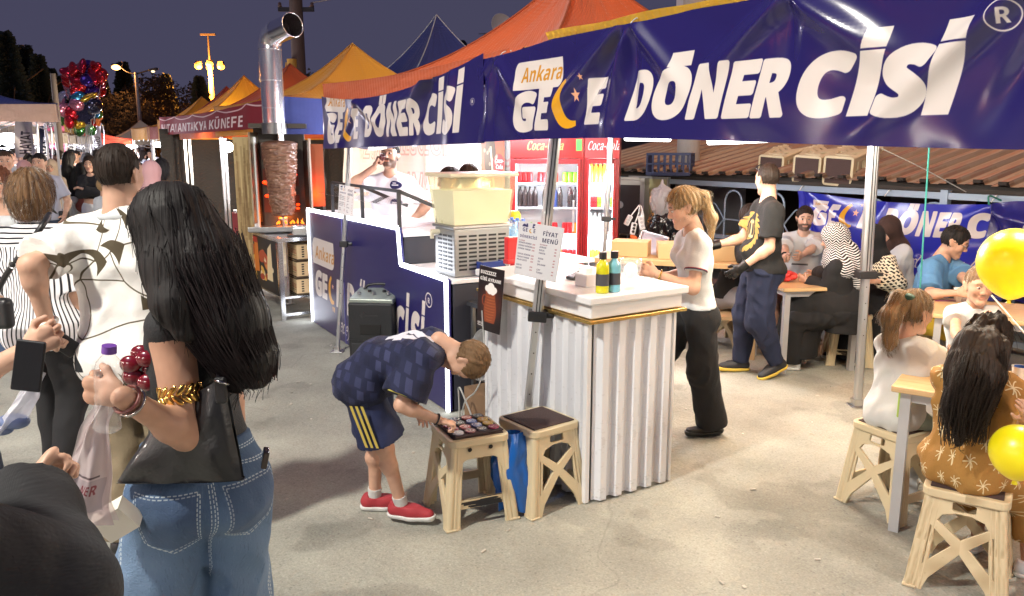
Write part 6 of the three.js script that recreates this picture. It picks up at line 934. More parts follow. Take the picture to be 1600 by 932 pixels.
for (let i = 0; i < 5; i++) bag('sweets_bag', ['first pale wrapped parcel from the left on the dessert stand', 'second pale wrapped parcel from the left on the dessert stand', 'middle pale wrapped parcel on the dessert stand', 'fourth pale wrapped parcel from the left on the dessert stand', 'pale wrapped parcel nearest the grill on the dessert stand'][i], row(-8.0 + i * 0.3, 0.6, 0.94), 0.14, 0.09, 0.12, whiteBag, 30 + i, 'wrapped parcels on the dessert stand', 'parcel');
}
const scuff = canvas(256, 256, (c, w) => { c.fillStyle = '#fff'; c.fillRect(0, 0, w, w); for (let i = 0; i < 90; i++) { c.fillStyle = `rgba(70,52,30,${rnd() * 0.12})`; c.fillRect(rnd() * w, rnd() * w, 1 + rnd() * 4, 1 + rnd() * 4); } for (let i = 0; i < 24; i++) { const x = rnd() * w, y = rnd() * w, g = c.createRadialGradient(x, y, 1, x, y, 34); g.addColorStop(0, 'rgba(110,84,50,0.16)'); g.addColorStop(1, 'rgba(90,66,36,0)'); c.fillStyle = g; c.fillRect(0, 0, w, w); } }), cream = M([0.6, 0.5, 0.32], 0.4, 0, { clearcoat: 0.15, clearcoatRoughness: 0.4 }), padBrown = M([0.075, 0.042, 0.038], 0.75, 0, { bumpMap: rep(clothBump, 3, 3), bumpScale: 0.004 }), creamWorn = M([0.58, 0.47, 0.3], 0.5, 0, { map: rep(scuff, 2, 2) });
const STOOL = (() => {
const a = 0.142, b = 0.19, h = 0.45, tilt = Math.atan((b - a) / h), L = Math.hypot(h, b - a) - 0.02;
const edge = (y) => lerp(b, a, y / L) - 0.032, V2 = (x, y) => [x, y];
const arch = (() => { const o = [V2(-b + 0.03, 0), V2(-edge(0) + 0.035, 0)], top = L - 0.085, w = edge(top) - 0.012; o.push(V2(-w - 0.008, top - 0.07)); for (let i = 0; i <= 6; i++) { const t = PI - i * PI / 12; o.push(V2(-w + 0.05 + Math.cos(t) * 0.05, top - 0.05 + Math.sin(t) * 0.05)); } for (let i = 0; i <= 6; i++) { const t = PI / 2 - i * PI / 12; o.push(V2(w - 0.05 + Math.cos(t) * 0.05, top - 0.05 + Math.sin(t) * 0.05)); } o.push(V2(w + 0.008, top - 0.07), V2(edge(0) - 0.035, 0), V2(b - 0.03, 0), V2(a - 0.01, L), V2(-a + 0.01, L)); return extr(o, 0.012, 0.002); })();
const cross = (() => {
const o = [V2(-b + 0.03, 0), V2(-edge(0) + 0.03, 0), V2(-edge(0.03) + 0.05, 0.06)], y1 = 0.1, yc = 0.215, yt = 0.325, g = 0.019;
const X = (y) => edge(y) - 0.004; o.push(V2(0, yc - 0.026), V2(edge(0.03) - 0.05, 0.06), V2(edge(0) - 0.03, 0), V2(b - 0.03, 0), V2(a - 0.01, L), V2(-a + 0.01, L));
const hl = [V2(-X(0.1), y1), V2(-X(yt - 0.03), yt - 0.03), V2(-0.03, yc)], hr = hl.map(([x, y]) => V2(-x, y)).reverse(), ht = [V2(0, yc + 0.03), V2(-X(yt) + 0.022, yt - 0.012), V2(-X(yt) + 0.04, yt + 0.016), V2(-0.03, yt + 0.032), V2(0.03, yt + 0.032), V2(X(yt) - 0.04, yt + 0.016), V2(X(yt) - 0.022, yt - 0.012)];
const slot = [V2(-0.045, L - 0.062), V2(-0.045, L - 0.034), V2(-0.036, L - 0.028), V2(0.036, L - 0.028), V2(0.045, L - 0.034), V2(0.045, L - 0.062), V2(0.036, L - 0.068), V2(-0.036, L - 0.068)];
return extr(o, 0.012, 0.002, [hl, hr, ht, slot]);
})();
const set = (g, k) => { const q = g.clone(); q.translate(0, 0, -0.006); q.rotateX(-tilt); q.translate(0, 0, b - 0.008); q.rotateY(k * PI / 2); return q; };
const leg = (sx, sz) => { const out = []; for (const [ox, oz, r] of [[0, 0, 0.02], [-0.024, 0.006, 0.011], [0.006, -0.024, 0.011], [-0.045, 0.007, 0.009], [0.007, -0.045, 0.009]]) out.push(rod(V(sx * (b - 0.014 + ox), 0, sz * (b - 0.014 + oz)), V(sx * (a - 0.012 + ox * 0.9), h - 0.02, sz * (a - 0.012 + oz * 0.9)), r, 9, r * 0.9)); out.push(rbox(0.055, 0.012, 0.055, 0.005, sx * (b - 0.02), 0.006, sz * (b - 0.02))); return merge(out); };
const rimShape = new THREE.Shape(); { const r = 0.04, w = a + 0.012; rimShape.moveTo(-w + r, -w); rimShape.lineTo(w - r, -w); rimShape.quadraticCurveTo(w, -w, w, -w + r); rimShape.lineTo(w, w - r); rimShape.quadraticCurveTo(w, w, w - r, w); rimShape.lineTo(-w + r, w); rimShape.quadraticCurveTo(-w, w, -w, w - r); rimShape.lineTo(-w, -w + r); rimShape.quadraticCurveTo(-w, -w, -w + r, -w); }
const rim = new THREE.ExtrudeGeometry(rimShape, { depth: 0.024, bevelEnabled: true, bevelSize: 0.006, bevelThickness: 0.006, bevelSegments: 3, curveSegments: 6 }).rotateX(-PI / 2).translate(0, h - 0.034, 0);
return { a, b, h, rim, pad: rbox(a * 2 - 0.018, 0.006, a * 2 - 0.018, 0.003, 0, h - 0.001, 0), arches: [set(arch, 0), set(arch, 2)], crosses: [set(cross, 1), set(cross, 3)], bar: bar(V(-b + 0.06, 0.125, b - 0.022), V(b - 0.06, 0.125, b - 0.022), 0.012, 0.05).rotateX(0), legs: [[1, 1], [1, -1], [-1, 1], [-1, -1]].map((q) => leg(...q)) };
})();
function stool(label, pos, turn, opts = {}) {
const t = thing('plastic_stool', label, 'stool', pos, turn, opts.group || 'plastic stools'), mat = opts.mat || cream;
part('seat_rim', STOOL.rim, mat, t); part('seat_pad', STOOL.pad, opts.pad || padBrown, t); STOOL.arches.forEach((g) => part('arched_side', g, mat, t)); STOOL.crosses.forEach((g) => part('crossed_side', g, mat, t)); STOOL.legs.forEach((g) => part('leg', g, mat, t));
const br = bar(V(-STOOL.b + 0.07, 0.12, STOOL.b - 0.026), V(STOOL.b - 0.07, 0.12, STOOL.b - 0.026), 0.045, 0.012); part('crossbar', br, opts.bar || mat, t); part('crossbar', br.clone().rotateY(PI), mat, t); return t;
}
const wornBar = M([1, 1, 1], 0.6, 0, { map: canvas(256, 64, (c, w, h) => { c.fillStyle = '#cbb893'; c.fillRect(0, 0, w, h); c.fillStyle = '#15151a'; for (let i = 0; i < 16; i++) c.fillRect(rnd() * w - 30, rnd() * h * 0.4, 30 + rnd() * 60, 14 + rnd() * 36); }) });
// centre of a stool from its nearest ground corner as seen
const mid = (pxa, pya, pxb, pyb, turn) => { const a = gp(pxa, pya), b = gp(pxb, pyb), m = a.clone().add(b).multiplyScalar(0.5), d = b.clone().sub(a).normalize(), n = V(d.z, 0, -d.x); if (n.z > 0) n.negate(); return m.addScaledVector(n, 0.19); };
const st1 = mid(704, 833, 806, 812), st1t = (() => { const a = gp(704, 833), b = gp(806, 812); return -Math.atan2(b.z - a.z, b.x - a.x); })();
const S1 = stool('scuffed cream stool with a board of round badges, black marked crossbar', st1, st1t, { bar: wornBar });
{ // soot marks where old labels were
const mk = M([0.02, 0.018, 0.016], 0.9); for (const x of [-0.055, 0.055]) part('stain', place(sph(0.011, 0, 0, 0, 1, 1, 0.08, 10), x, 0.393, 0.154), mk, S1);
const bt = thing('badge_tray', 'dark tray of round badges on the scuffed stool seat', 'tray', st1.clone().setY(0.4535), st1t + 0.06); part('tray', rbox(0.26, 0.008, 0.27, 0.003, 0, 0.004, -0.005), M([0.05, 0.03, 0.03], 0.6), bt);
const cols = [['#15161c', 'black'], ['#1f2a3a', 'dark blue'], ['#b01f2c', 'red'], ['#24303a', 'slate'], ['#8a1630', 'crimson'], ['#1c1c22', 'black'], ['#2b57b8', 'blue'], ['#c9a21c', 'gold'], ['#a62a52', 'pink'], ['#b82a3a', 'red'], ['#2b4fa0', 'blue'], ['#c9a828', 'gold'], ['#b3b3c0', 'silver'], ['#7b1d3a', 'maroon'], ['#3a3f50', 'grey'], ['#a8305a', 'pink']];
for (let i = 0; i < 4; i++) for (let k = 0; k < 4; k++) {
const [hx, nm] = cols[i * 4 + k], map = canvas(64, 64, (c, w) => { c.fillStyle = hx; c.fillRect(0, 0, w, w); c.strokeStyle = 'rgba(240,235,225,0.85)'; c.lineWidth = 3; c.beginPath(); c.arc(32, 32, 24, 0, 7); c.stroke(); c.fillStyle = 'rgba(240,235,225,0.75)'; for (let q = 0; q < 4; q++) { c.beginPath(); c.arc(32 + 11 * Math.cos(q * 1.6 + i), 32 + 11 * Math.sin(q * 1.9 + k), 3 + (q + i) % 3 * 2, 0, 7); c.fill(); } c.fillRect(22, 29, 20, 5); });
const p = V(-0.098 + k * 0.064, 0.4625, -0.1 + i * 0.062).applyAxisAngle(V(0, 1, 0), st1t + 0.06), g = place(new THREE.CylinderGeometry(0.027, 0.028, 0.007, 20), 0, 0.0035, 0), mt = M([1, 1, 1], 0.35, 0, { map, clearcoat: 0.5 });
solo('round_badge', g, mt, `${nm} round badge on the tray, ${['far', 'second', 'third', 'near'][i]} row, ${['left', 'left of middle', 'right of middle', 'right'][k]}`, 'badge', p.add(V(st1.x, 0, st1.z)), i + k);
}
}
const st2 = mid(850, 808, 908, 787), st2t = (() => { const a = gp(838, 812), b = gp(908, 787); return -Math.atan2(b.z - a.z, b.x - a.x) + PI / 2; })();
stool('cream stool with brown seat beside the ribbed counter', mid(838, 812, 912, 787), st2t, {});
const st3 = mid(1312, 783, 1396, 822), st3t = (() => { const a = gp(1312, 783), b = gp(1396, 822); return -Math.atan2(b.z - a.z, b.x - a.x) + PI / 2; })();
stool('cream stool under the girl in the white blouse', st3, st3t);
const st4a = gp(1425, 918), st4b = gp(1560, 955), st4 = mid(1425, 918, 1560, 955), st4t = -Math.atan2(st4b.z - st4a.z, st4b.x - st4a.x) + PI / 2;
stool('tan stool nearest the viewer under the girl in the mustard dress', st4, st4t, { mat: creamWorn });
const st5 = mid(1283, 566, 1330, 576); stool('cream stool under the woman in the zigzag headscarf', st5, -0.25, { bar: wornBar });
stool('cream stool tipped open legs behind the man in navy joggers', gp(1150, 540).add(V(0, 0, -0.1)), 0.7); stool('second cream stool behind the man in navy joggers', gp(1122, 515).add(V(0.02, 0, -0.3)), 0.5);
stool('cream stool under the bearded man behind the table', gp(1255, 520).add(V(0.05, 0, -0.55)), 0.3);
const st9 = gp(1415, 590).add(V(0.1, 0, -0.75)); stool('cream stool hidden under the woman in the brown headscarf', st9, 0.2);
stool('cream stool under the man in the blue shirt', gp(1495, 610).add(V(0.05, 0, -0.55)), 0.1);
// stools stored on the shed roof, nested in lying stacks
[[1204, 264, 9.6, 3], [1260, 266, 9.0, 3], [1309, 268, 8.6, 3]].forEach(([px, py, D, n], i) => {
const p = at(px, py, D), fw = V(0.75, 0.12, -0.8).normalize();
for (let k = 0; k < n; k++) { const s = stool(['left', 'middle', 'right'][i] + ' lying stack on the shed roof, ' + ['outermost', 'second', 'innermost'][k] + ' nested stool', p.clone().addScaledVector(fw, k * 0.14), 0, { group: 'stools lying on the shed roof' }); s.quaternion.setFromUnitVectors(V(0, 1, 0), fw.clone().negate()); s.rotateY(0.75); s.position.addScaledVector(fw, 0.45); }
});
const woodTop = M([1, 1, 1], 0.4, 0, { clearcoat: 0.25, map: canvas(512, 256, (c, w, h) => { c.fillStyle = '#d9b888'; c.fillRect(0, 0, w, h); for (let i = 0; i < 260; i++) { c.fillStyle = `rgba(${150 + rnd() * 40 | 0},${110 + rnd() * 30 | 0},${66 + rnd() * 20 | 0},${rnd() * 0.14})`; c.fillRect(0, rnd() * h, w, 1 + rnd() * 4); } }) }), greyLeg = M([0.5, 0.5, 0.52], 0.4, 0.4);
function table(label, corner, turn, w, d, h) { // corner: the near left corner of the top; local x along its near edge, -z away
const t = thing('table', label, 'table', corner, turn); part('top', metricUV(rbox(w, 0.03, d, 0.006, w / 2, h - 0.015, -d / 2), 0.6), woodTop, t); part('apron', [box(w - 0.1, 0.05, 0.02, w / 2, h - 0.055, -0.06), box(w - 0.1, 0.05, 0.02, w / 2, h - 0.055, -d + 0.06), box(0.02, 0.05, d - 0.12, 0.06, h - 0.055, -d / 2), box(0.02, 0.05, d - 0.12, w - 0.06, h - 0.055, -d / 2)], greyLeg, t);
for (const [x, z] of [[0.06, -0.06], [w - 0.06, -0.06], [0.06, -d + 0.06], [w - 0.06, -d + 0.06]]) part('leg', box(0.045, h - 0.03, 0.045, x, (h - 0.03) / 2, z), greyLeg, t); return t;
}
{
const c1 = gp(1393, 603, 0.74); table('wood topped table at the right edge with girls seated around', V(c1.x, 0, c1.z), -0.62, 1.2, 0.62, 0.74);
const c2 = gp(1232, 452, 0.72); table('wood topped table of the bearded man and the headscarf woman', V(c2.x - 0.03, 0, c2.z - 0.02), 0.12, 0.72, 0.7, 0.72);
const c3 = gp(1452, 490, 0.72); table('wood topped table before the man in the blue shirt', V(c3.x, 0, c3.z + 0.0), -0.5, 1.3, 0.7, 0.72);
}
{
const bm = vinyl(canvas(2048, 620, (c, w, h) => { c.fillStyle = '#2b31a6'; c.fillRect(0, 0, w, h); c.fillStyle = CREAM; c.beginPath(); c.roundRect(w * 0.1, h * 0.1, w * 0.09, h * 0.12, [18, 0, 18, 0]); c.fill(); c.fillStyle = '#c98b2c'; c.font = 'italic bold 44px sans-serif'; c.fillText('Ankara', w * 0.11, h * 0.185); logoIn(c, w * 0.1, w * 1.16, h * 0.02, h * 0.5, ['G', 'E', '(', 'D', 'O', '"', 'N', 'R', 'C'], CREAM, 0.2); c.fillStyle = GOLD; c.font = 'bold 150px serif'; c.fillText('“', w * 0.3, h * 0.74); script(c, 'geceyi aydınlatan lezzet', w * 0.36, h * 0.86, 150, CREAM, 0.03, 0.9); }), { side: THREE.DoubleSide });
const fa = folds([[-1.95, 1.4, 0.5, -0.7, 0.09, 0.05, 1.0], [-1.9, 1.4, 0.2, -0.8, 0.08, -0.05, 0.9], [-1.9, 1.4, 0.9, -0.5, 0.08, 0.04, 1.1], [0.2, 1.33, -0.7, -0.4, 0.1, 0.04, 1.0], [-0.8, 1.38, -0.3, -0.5, 0.1, 0.03, 0.6], [-0.5, 0.75, 0.6, 0.06, 0.1, 0.04, 1.2]]);
const a = rowPix(1249, 300, 4.93)[0], b = rowPix(1552, 300, 4.93)[0];
const t = thing('shop_banner', 'bright blue banner with white lettering hung on the fence', 'banner'); part('sheet', sheet(90, 36, (u, v) => { const s = lerp(a + 0.1 * (1 - v) * (1 - v) * (1 - u), b, u), y = lerp(0.66 + 0.04 * Math.sin(u * 7), 1.37 - 0.05 * Math.sin(u * PI) - 0.03 * u, v); return row(s, 4.93 - fa(lerp(-1.95, 0.2, u), y) - 0.05 * noise3(s * 2.5, y * 3, 2), y); }), bm, t); for (const s of [a, (a + b) / 2, b]) part('tie', tube([row(s, 4.92, 1.36), row(s + 0.02, 4.96, 1.42), row(s, 5, 1.38)], 0.006), M([0.75, 0.75, 0.72], 0.7), t);
const m2 = vinyl(canvas(512, 512, (c, w, h) => { c.fillStyle = '#26226a'; c.fillRect(0, 0, w, h); c.save(); c.translate(20, 0); logoIn(c, w * 0.25, w * 3.2, h * 0.02, h * 0.5, ['G', 'E', '('], CREAM, 0.14); glyph(c, 'G', w * 0.35, h * 0.4, w * 0.6, h * 0.5, 0.14, CREAM, 0.08); c.restore(); }));
const fb = folds([[0.5, 1.35, 0.5, -0.6, 0.06, 0.05, 0.9], [0.5, 1.35, 0.2, -0.7, 0.05, -0.04, 0.8], [0.5, 1.3, 0.8, -0.2, 0.06, 0.05, 0.9], [0.45, 1.3, 0, -0.8, 0.06, 0.05, 0.9]]);
const c0 = rowPix(1545, 330, 4.72)[0]; const t2 = thing('shop_banner', 'crumpled dark navy banner at the right end of the fence', 'banner'); part('sheet', sheet(40, 36, (u, v) => { const s = c0 + 1.0 * u, y = lerp(0.55, 1.36 + 0.04 * Math.sin(u * 5), v); return row(s, 4.72 - fb(0.5 + u, y) - 0.06 * noise3(s * 5, y * 4, 22), y); }), m2, t2); part('tie', tube([row(c0, 4.72, 1.35), row(c0 - 0.05, 4.8, 1.42), row(c0 - 0.02, 4.95, 1.38)], 0.008), M([0.03, 0.25, 0.18], 0.7), t2);
solo('cord', rod(at(1454, 205, 5.7), at(1437, 470, 5.9), 0.006, 6), M([0.05, 0.35, 0.32], 0.7), 'taut turquoise cord hanging in front of the blue banner', 'cord');
solo('wire', tube([at(1378, 232, 6), at(1440, 262, 6.3), at(1510, 300, 6.6)], 0.004, 5, 20), M([0.5, 0.5, 0.48], 0.6), 'thin slack wire running down from the stout pole', 'wire');
}
{
const q = at(1048, 256, 10.6), c = thing('crate', 'dark blue plastic crate on the shed roof', 'crate', q, -0.35), m = M([0.018, 0.03, 0.1], 0.5), w = 0.55, h = 0.28, d = 0.38;
part('floor', box(w, 0.02, d, 0, -h / 2, 0), m, c); for (const [ww, x, z, r] of [[w, 0, d / 2, 0], [w, 0, -d / 2, 0], [d, w / 2, 0, PI / 2], [d, -w / 2, 0, PI / 2]]) { const g = [rbox(ww, 0.03, 0.025, 0.005, 0, h / 2 - 0.015, 0), box(ww, 0.03, 0.02, 0, -h / 2 + 0.02, 0), box(ww, 0.02, 0.015, 0, 0, 0)]; for (let i = 0; i <= 7; i++) g.push(box(0.02, h, 0.015, -ww / 2 + i * ww / 7, 0, 0)); part('wall', g.map((e) => place(e, x, 0, z, 0, 0, 0)).map((e) => r ? place(e.translate(-x, 0, -z), x, 0, z, 0, r) : e), m, c); }
bag('rubbish_bag', 'black rubbish bag hanging full below the white bag', at(1040, 372, 9.7).setY(0.62), 0.22, 0.32, 0.18, binLiner, 11); bag('rubbish_bag', 'second black rubbish bag slumped behind the metal tray', at(1052, 400, 9.3).setY(0.3), 0.26, 0.26, 0.2, binLiner, 17);
const wp = at(1034, 318, 9.6); bag('plastic_bag', 'white plastic bag tied up on the fence rail', wp.clone().setY(wp.y - 0.12), 0.13, 0.2, 0.1, whiteBag, 21);
const cp = at(974, 318, 11), cb = thing('cabinet', 'white framed glass cabinet standing behind the slim pole', 'cabinet', V(cp.x, cp.y - 0.45, cp.z), -0.5); part('case', [box(0.7, 0.06, 0.3, 0, 0.74, 0), box(0.06, 0.8, 0.3, 0.32, 0.4, 0), box(0.06, 0.8, 0.3, -0.32, 0.4, 0), box(0.64, 0.8, 0.03, 0, 0.4, -0.14)], M([0.5, 0.48, 0.44], 0.6), cb); part('glass', box(0.58, 0.7, 0.01, 0, 0.4, 0.12), M([0.06, 0.05, 0.05], 0.1), cb); part('shelf', [box(0.58, 0.02, 0.2, 0, 0.3, 0), box(0.58, 0.02, 0.2, 0, 0.52, 0)], M([0.2, 0.15, 0.1], 0.7), cb); part('clock', [cyl(0.05, 0.05, 0.02, 0.0, 0.44, 0.13, 16, PI / 2)], M([0.5, 0.5, 0.5], 0.4), cb);
const yb = thing('wall_board', 'yellowish panel board behind the fence bars', 'panel', at(1012, 345, 10.9).setY(0.75), -0.95); part('board', box(0.75, 0.68, 0.03, 0, 0.34, 0), M([0.45, 0.42, 0.24], 0.7), yb); part('frame', [box(0.75, 0.03, 0.04, 0, 0.68, 0), box(0.03, 0.68, 0.04, 0.36, 0.34, 0)], M([0.3, 0.3, 0.3], 0.6), yb);
const sw = M([0.72, 0.72, 0.7], 0.4), hang = at(1000, 320, 8.9);
[[978, 351, 984, 340], [988, 366, 991, 352], [1004, 358, 1001, 342]].forEach(([x0, y0, x1, y1], i) => { const a = at(x0, y0, 8.85), b = at(x1, y1, 8.85), t = thing('power_strip', ['left white power strip hanging by the fence', 'middle white power strip with black sockets', 'right white power strip hanging by the fence'][i], 'power strip'); part('body', orient(rbox(0.06, a.distanceTo(b) * 1.35, 0.045, 0.01, 0, a.distanceTo(b) * 0.6, 0), a, b), sw, t); part('socket', [0.25, 0.55, 0.85].map((k) => { const p = a.clone().lerp(b, k * 1.2); return cyl(0.016, 0.016, 0.01, p.x, p.y, p.z + 0.024, 10, PI / 2); }), M(i === 1 ? [0.02, 0.02, 0.02] : [0.5, 0.5, 0.5], 0.5), t); part('cord', tube([b, b.clone().lerp(hang, 0.5).add(V(0.02, 0.03, 0)), hang, hang.clone().add(V(0.05, -0.2, 0)), at(985 + i * 4, 400, 8.8), at(975, 430, 8.7)], 0.008, 5, 30), sw, t); });
const oc = at(990, 371, 8.8); solo('plug', [rbox(0.08, 0.04, 0.04, 0.01, 0, 0, 0, 0, 0, -0.4)], M([0.8, 0.13, 0.02], 0.5), 'orange plug under the hanging power strips', 'plug', oc);
const tq = [at(984, 419, 7.6), at(1031, 408, 7.3), at(1045, 372, 7.6), at(1006, 361, 7.9)], tr = thing('metal_tray', 'shiny metal tray leaning among the boxes', 'tray'); part('plate', [sheet(2, 2, (u, v) => tq[0].clone().lerp(tq[1], u).lerp(tq[3].clone().lerp(tq[2], u), v)), sheet(2, 2, (u, v) => tq[0].clone().lerp(tq[1], 1 - u).lerp(tq[3].clone().lerp(tq[2], 1 - u), v).add(V(0, 0, -0.012)))], M([0.55, 0.55, 0.55], 0.3, 0.85), tr); part('rim', [0, 1, 2, 3].map((i) => rod(tq[i], tq[(i + 1) % 4], 0.009)), M([0.5, 0.5, 0.5], 0.35, 0.9), tr);
const wt = thing('work_table', 'wooden work table cluttered with boxes behind the woman in white', 'table', at(1010, 430, 7.4).setY(0), -0.35); part('top', box(1.5, 0.04, 0.6, 0.3, 0.82, 0), M([0.5, 0.33, 0.16], 0.6), wt); for (const [x, z] of [[-0.4, 0.25], [1.0, 0.25], [-0.4, -0.25], [1.0, -0.25]]) part('leg', box(0.05, 0.8, 0.05, x, 0.4, z), M([0.4, 0.26, 0.13], 0.7), wt); part('lower_shelf', box(1.4, 0.03, 0.5, 0.3, 0.35, 0), M([0.4, 0.26, 0.13], 0.7), wt);
wt.updateMatrixWorld(); for (let i = 0; i < 3; i++) solo('carton', rbox(0.34, 0.14, 0.26, 0.004, 0, 0.07, 0), M([0.5, 0.34, 0.17], 0.85), ['brown carton at the left of the wooden work table', 'brown carton in the middle of the wooden work table', 'brown carton near the woman on the wooden work table'][i], 'carton', wt.localToWorld(V(-0.15 + i * 0.42, 0.842, 0.02 * i)), -0.3 + i * 0.2);
const sbp = at(1117, 392, 8.6); const sb = thing('soap_bottle', 'small pale soap bottle on the bench behind the fence', 'bottle', V(sbp.x, sbp.y - 0.1, sbp.z)); part('bottle', lathe([[0, 0], [0.04, 0], [0.045, 0.1], [0.02, 0.15], [0.015, 0.17], [0, 0.17]], 14), M([0.5, 0.7, 0.68], 0.2, 0, { transmission: 0.4 }), sb); part('pump', [cyl(0.01, 0.01, 0.05, 0, 0.19, 0, 8), box(0.05, 0.012, 0.015, 0.02, 0.215, 0)], M([0.8, 0.8, 0.8], 0.4), sb);
}
{
const on = (px, py, h) => gp(px, py, h), cup = (label, p, m) => { const t = thing('paper_cup', label, 'cup', p); part('wall', lathe([[0.027, 0], [0.037, 0.1], [0.039, 0.1], [0.036, 0.098], [0.026, 0.004], [0, 0.003]], 20), m, t); part('tea', cyl(0.034, 0.034, 0.003, 0, 0.082, 0, 16), M([0.5, 0.45, 0.4], 0.3), t); };
cup('white paper cup on the table before the man in blue', on(1497, 471, 0.72), M([0.8, 0.78, 0.74], 0.6));
const ph = on(1250, 414, 0.72); solo('phone', rbox(0.15, 0.01, 0.075, 0.004, 0, 0.006, 0), M([0.02, 0.02, 0.022], 0.15), 'dark phone lying on the table before the bearded man', 'phone', ph, -0.4);
const rp = on(1228, 440, 0.72), g = new THREE.IcosahedronGeometry(0.09, 8), p = g.attributes.position; for (let i = 0; i < p.count; i++) { const n = 1 + 0.3 * noise3(p.getX(i) * 22, p.getY(i) * 22, p.getZ(i) * 22); p.setXYZ(i, p.getX(i) * n, Math.max(-0.04, p.getY(i) * n * 0.55), p.getZ(i) * n * 0.8); } g.computeVertexNormals(); solo('crumpled_wrapper', g, M([0.6, 0.03, 0.03], 0.35), 'crumpled red wrapper on the bearded man\'s table', 'wrapper', rp.add(V(0, 0.042, 0)));
solo('pencil', rod(V(0, 0, 0), V(0.14, 0.001, 0.02), 0.004, 6), M([0.2, 0.03, 0.1], 0.4), 'thin dark stick on the table of the man in blue', 'stick', on(1462, 470, 0.725));
const gp2 = on(1535, 470, 0.72); for (let i = 0; i < 2; i++) solo('wrapper', rbox(0.14, 0.03, 0.1, 0.012, 0, 0.016, 0), M([[0.02, 0.03, 0.2], [0.4, 0.4, 0.42]][i], 0.3), ['dark blue wrapper on the table under the balloon', 'grey wrapper beside the dark blue one under the balloon'][i], 'wrapper', gp2.clone().add(V(0.05 + i * -0.16, 0, 0.02 * i)), i);
const nw = on(1585, 625, 0.742); const pap = M([1, 1, 1], 0.7, 0, { map: canvas(256, 128, (c, w, h) => { c.fillStyle = '#e9e4dc'; c.fillRect(0, 0, w, h); for (let i = 0; i < 7; i++) { c.fillStyle = ['#2b56a8', '#c1502b', '#2b56a8', '#b8a58a'][i % 4]; c.fillRect(8, 10 + i * 17, 60 + rnd() * 170, 8); } }) }); solo('placemat', rbox(0.4, 0.004, 0.3, 0.002, 0, 0.003, 0), pap, 'printed paper placemat on the girls\' table', 'placemat', nw, -0.55);
const nc = on(1592, 605, 0.742); cup('printed paper cup at the far right of the girls\' table', nc, pap);
}
const balloonYellow = new THREE.MeshPhysicalMaterial({ color: lin(1, 0.93, 0.01), roughness: 0.34, transmission: 0.5, thickness: 0, clearcoat: 0.25, clearcoatRoughness: 0.25 });
function balloon(label, c, r, stringTo) { const t = thing('balloon', label, 'balloon', c); const pts = []; for (let i = 0; i <= 24; i++) { const a = i / 24 * PI, k = a > PI * 0.6 ? 1 + 0.16 * Math.pow((a - PI * 0.6) / (PI * 0.4), 2) : 1; pts.push([Math.max(0.0005, Math.sin(a)) * r, Math.cos(a) * r * k * 1.02]); } part('skin', lathe(pts.reverse(), 40), balloonYellow, t); part('knot', cyl(0.004, 0.012, 0.02, 0, -r * 1.2, 0, 10), balloonYellow, t); if (stringTo) part('stick', rod(V(0, -r * 1.18, 0), stringTo.clone().sub(c), 0.0035, 8), M([0.75, 0.7, 0.6], 0.4), t); return t; }
const bal1 = at(1584, 410, 3.72); const b1 = balloon('big yellow balloon held at the right edge of the picture', bal1, 0.155, null); part('stick', rod(at(1550, 462, 3.6).sub(bal1), at(1605, 525, 3.3).sub(bal1), 0.004, 8), M([0.8, 0.75, 0.62], 0.4), b1);
balloon('second yellow balloon low beside the mustard dress', at(1592, 706, 2.85), 0.1, null);
// blue carrier bag hung on the badge stool
{
const p0 = at(786, 668, 3.78), g = sheet(26, 30, (u, v) => { const y = lerp(0.03, 0.43, v), w = lerp(0.115, 0.07, v), x = (u - 0.5) * 2 * w + 0.03 * (1 - v), f = 0.016 * noise3(u * 4, v * 2, 3) + 0.004 * noise3(u * 12, v * 8, 8); return V(x + 0.02 * noise3(v * 5, 2, 2), y + (v < 0.06 ? 0.012 * Math.sin(u * 7) : 0), f + 0.05 * Math.sin(u * PI) * Math.sin(v * 2.6) + 0.05 * (1 - v)); });
const g2 = g.clone(), q = g2.attributes.position; for (let i = 0; i < q.count; i++) q.setZ(i, -q.getZ(i) - 0.015); g2.index.array.reverse(); g2.computeVertexNormals();
const t = thing('carrier_bag', 'thin blue carrier bag hanging beside the badge stool', 'bag', V(p0.x + 0.035, 0, p0.z - 0.05), st1t - 0.25), m = new THREE.MeshPhysicalMaterial({ color: lin(0.01, 0.16, 0.62), roughness: 0.3, transmission: 0.4, thickness: 0, side: THREE.DoubleSide, clearcoat: 0.3 }); part('front', g, m, t); part('back', g2, m, t); part('handle', tube([V(-0.05, 0.42, 0), V(-0.06, 0.455, 0), V(-0.1, 0.46, 0)], 0.008), m, t);
}
const bark = M([0.05, 0.035, 0.025], 0.95), leafMats = { fir: M([0.018, 0.03, 0.022], 0.9, 0, { side: THREE.DoubleSide }), broad: M([0.045, 0.032, 0.016], 0.9, 0, { side: THREE.DoubleSide }), pine: M([0.06, 0.06, 0.025], 0.9, 0, { side: THREE.DoubleSide }) };
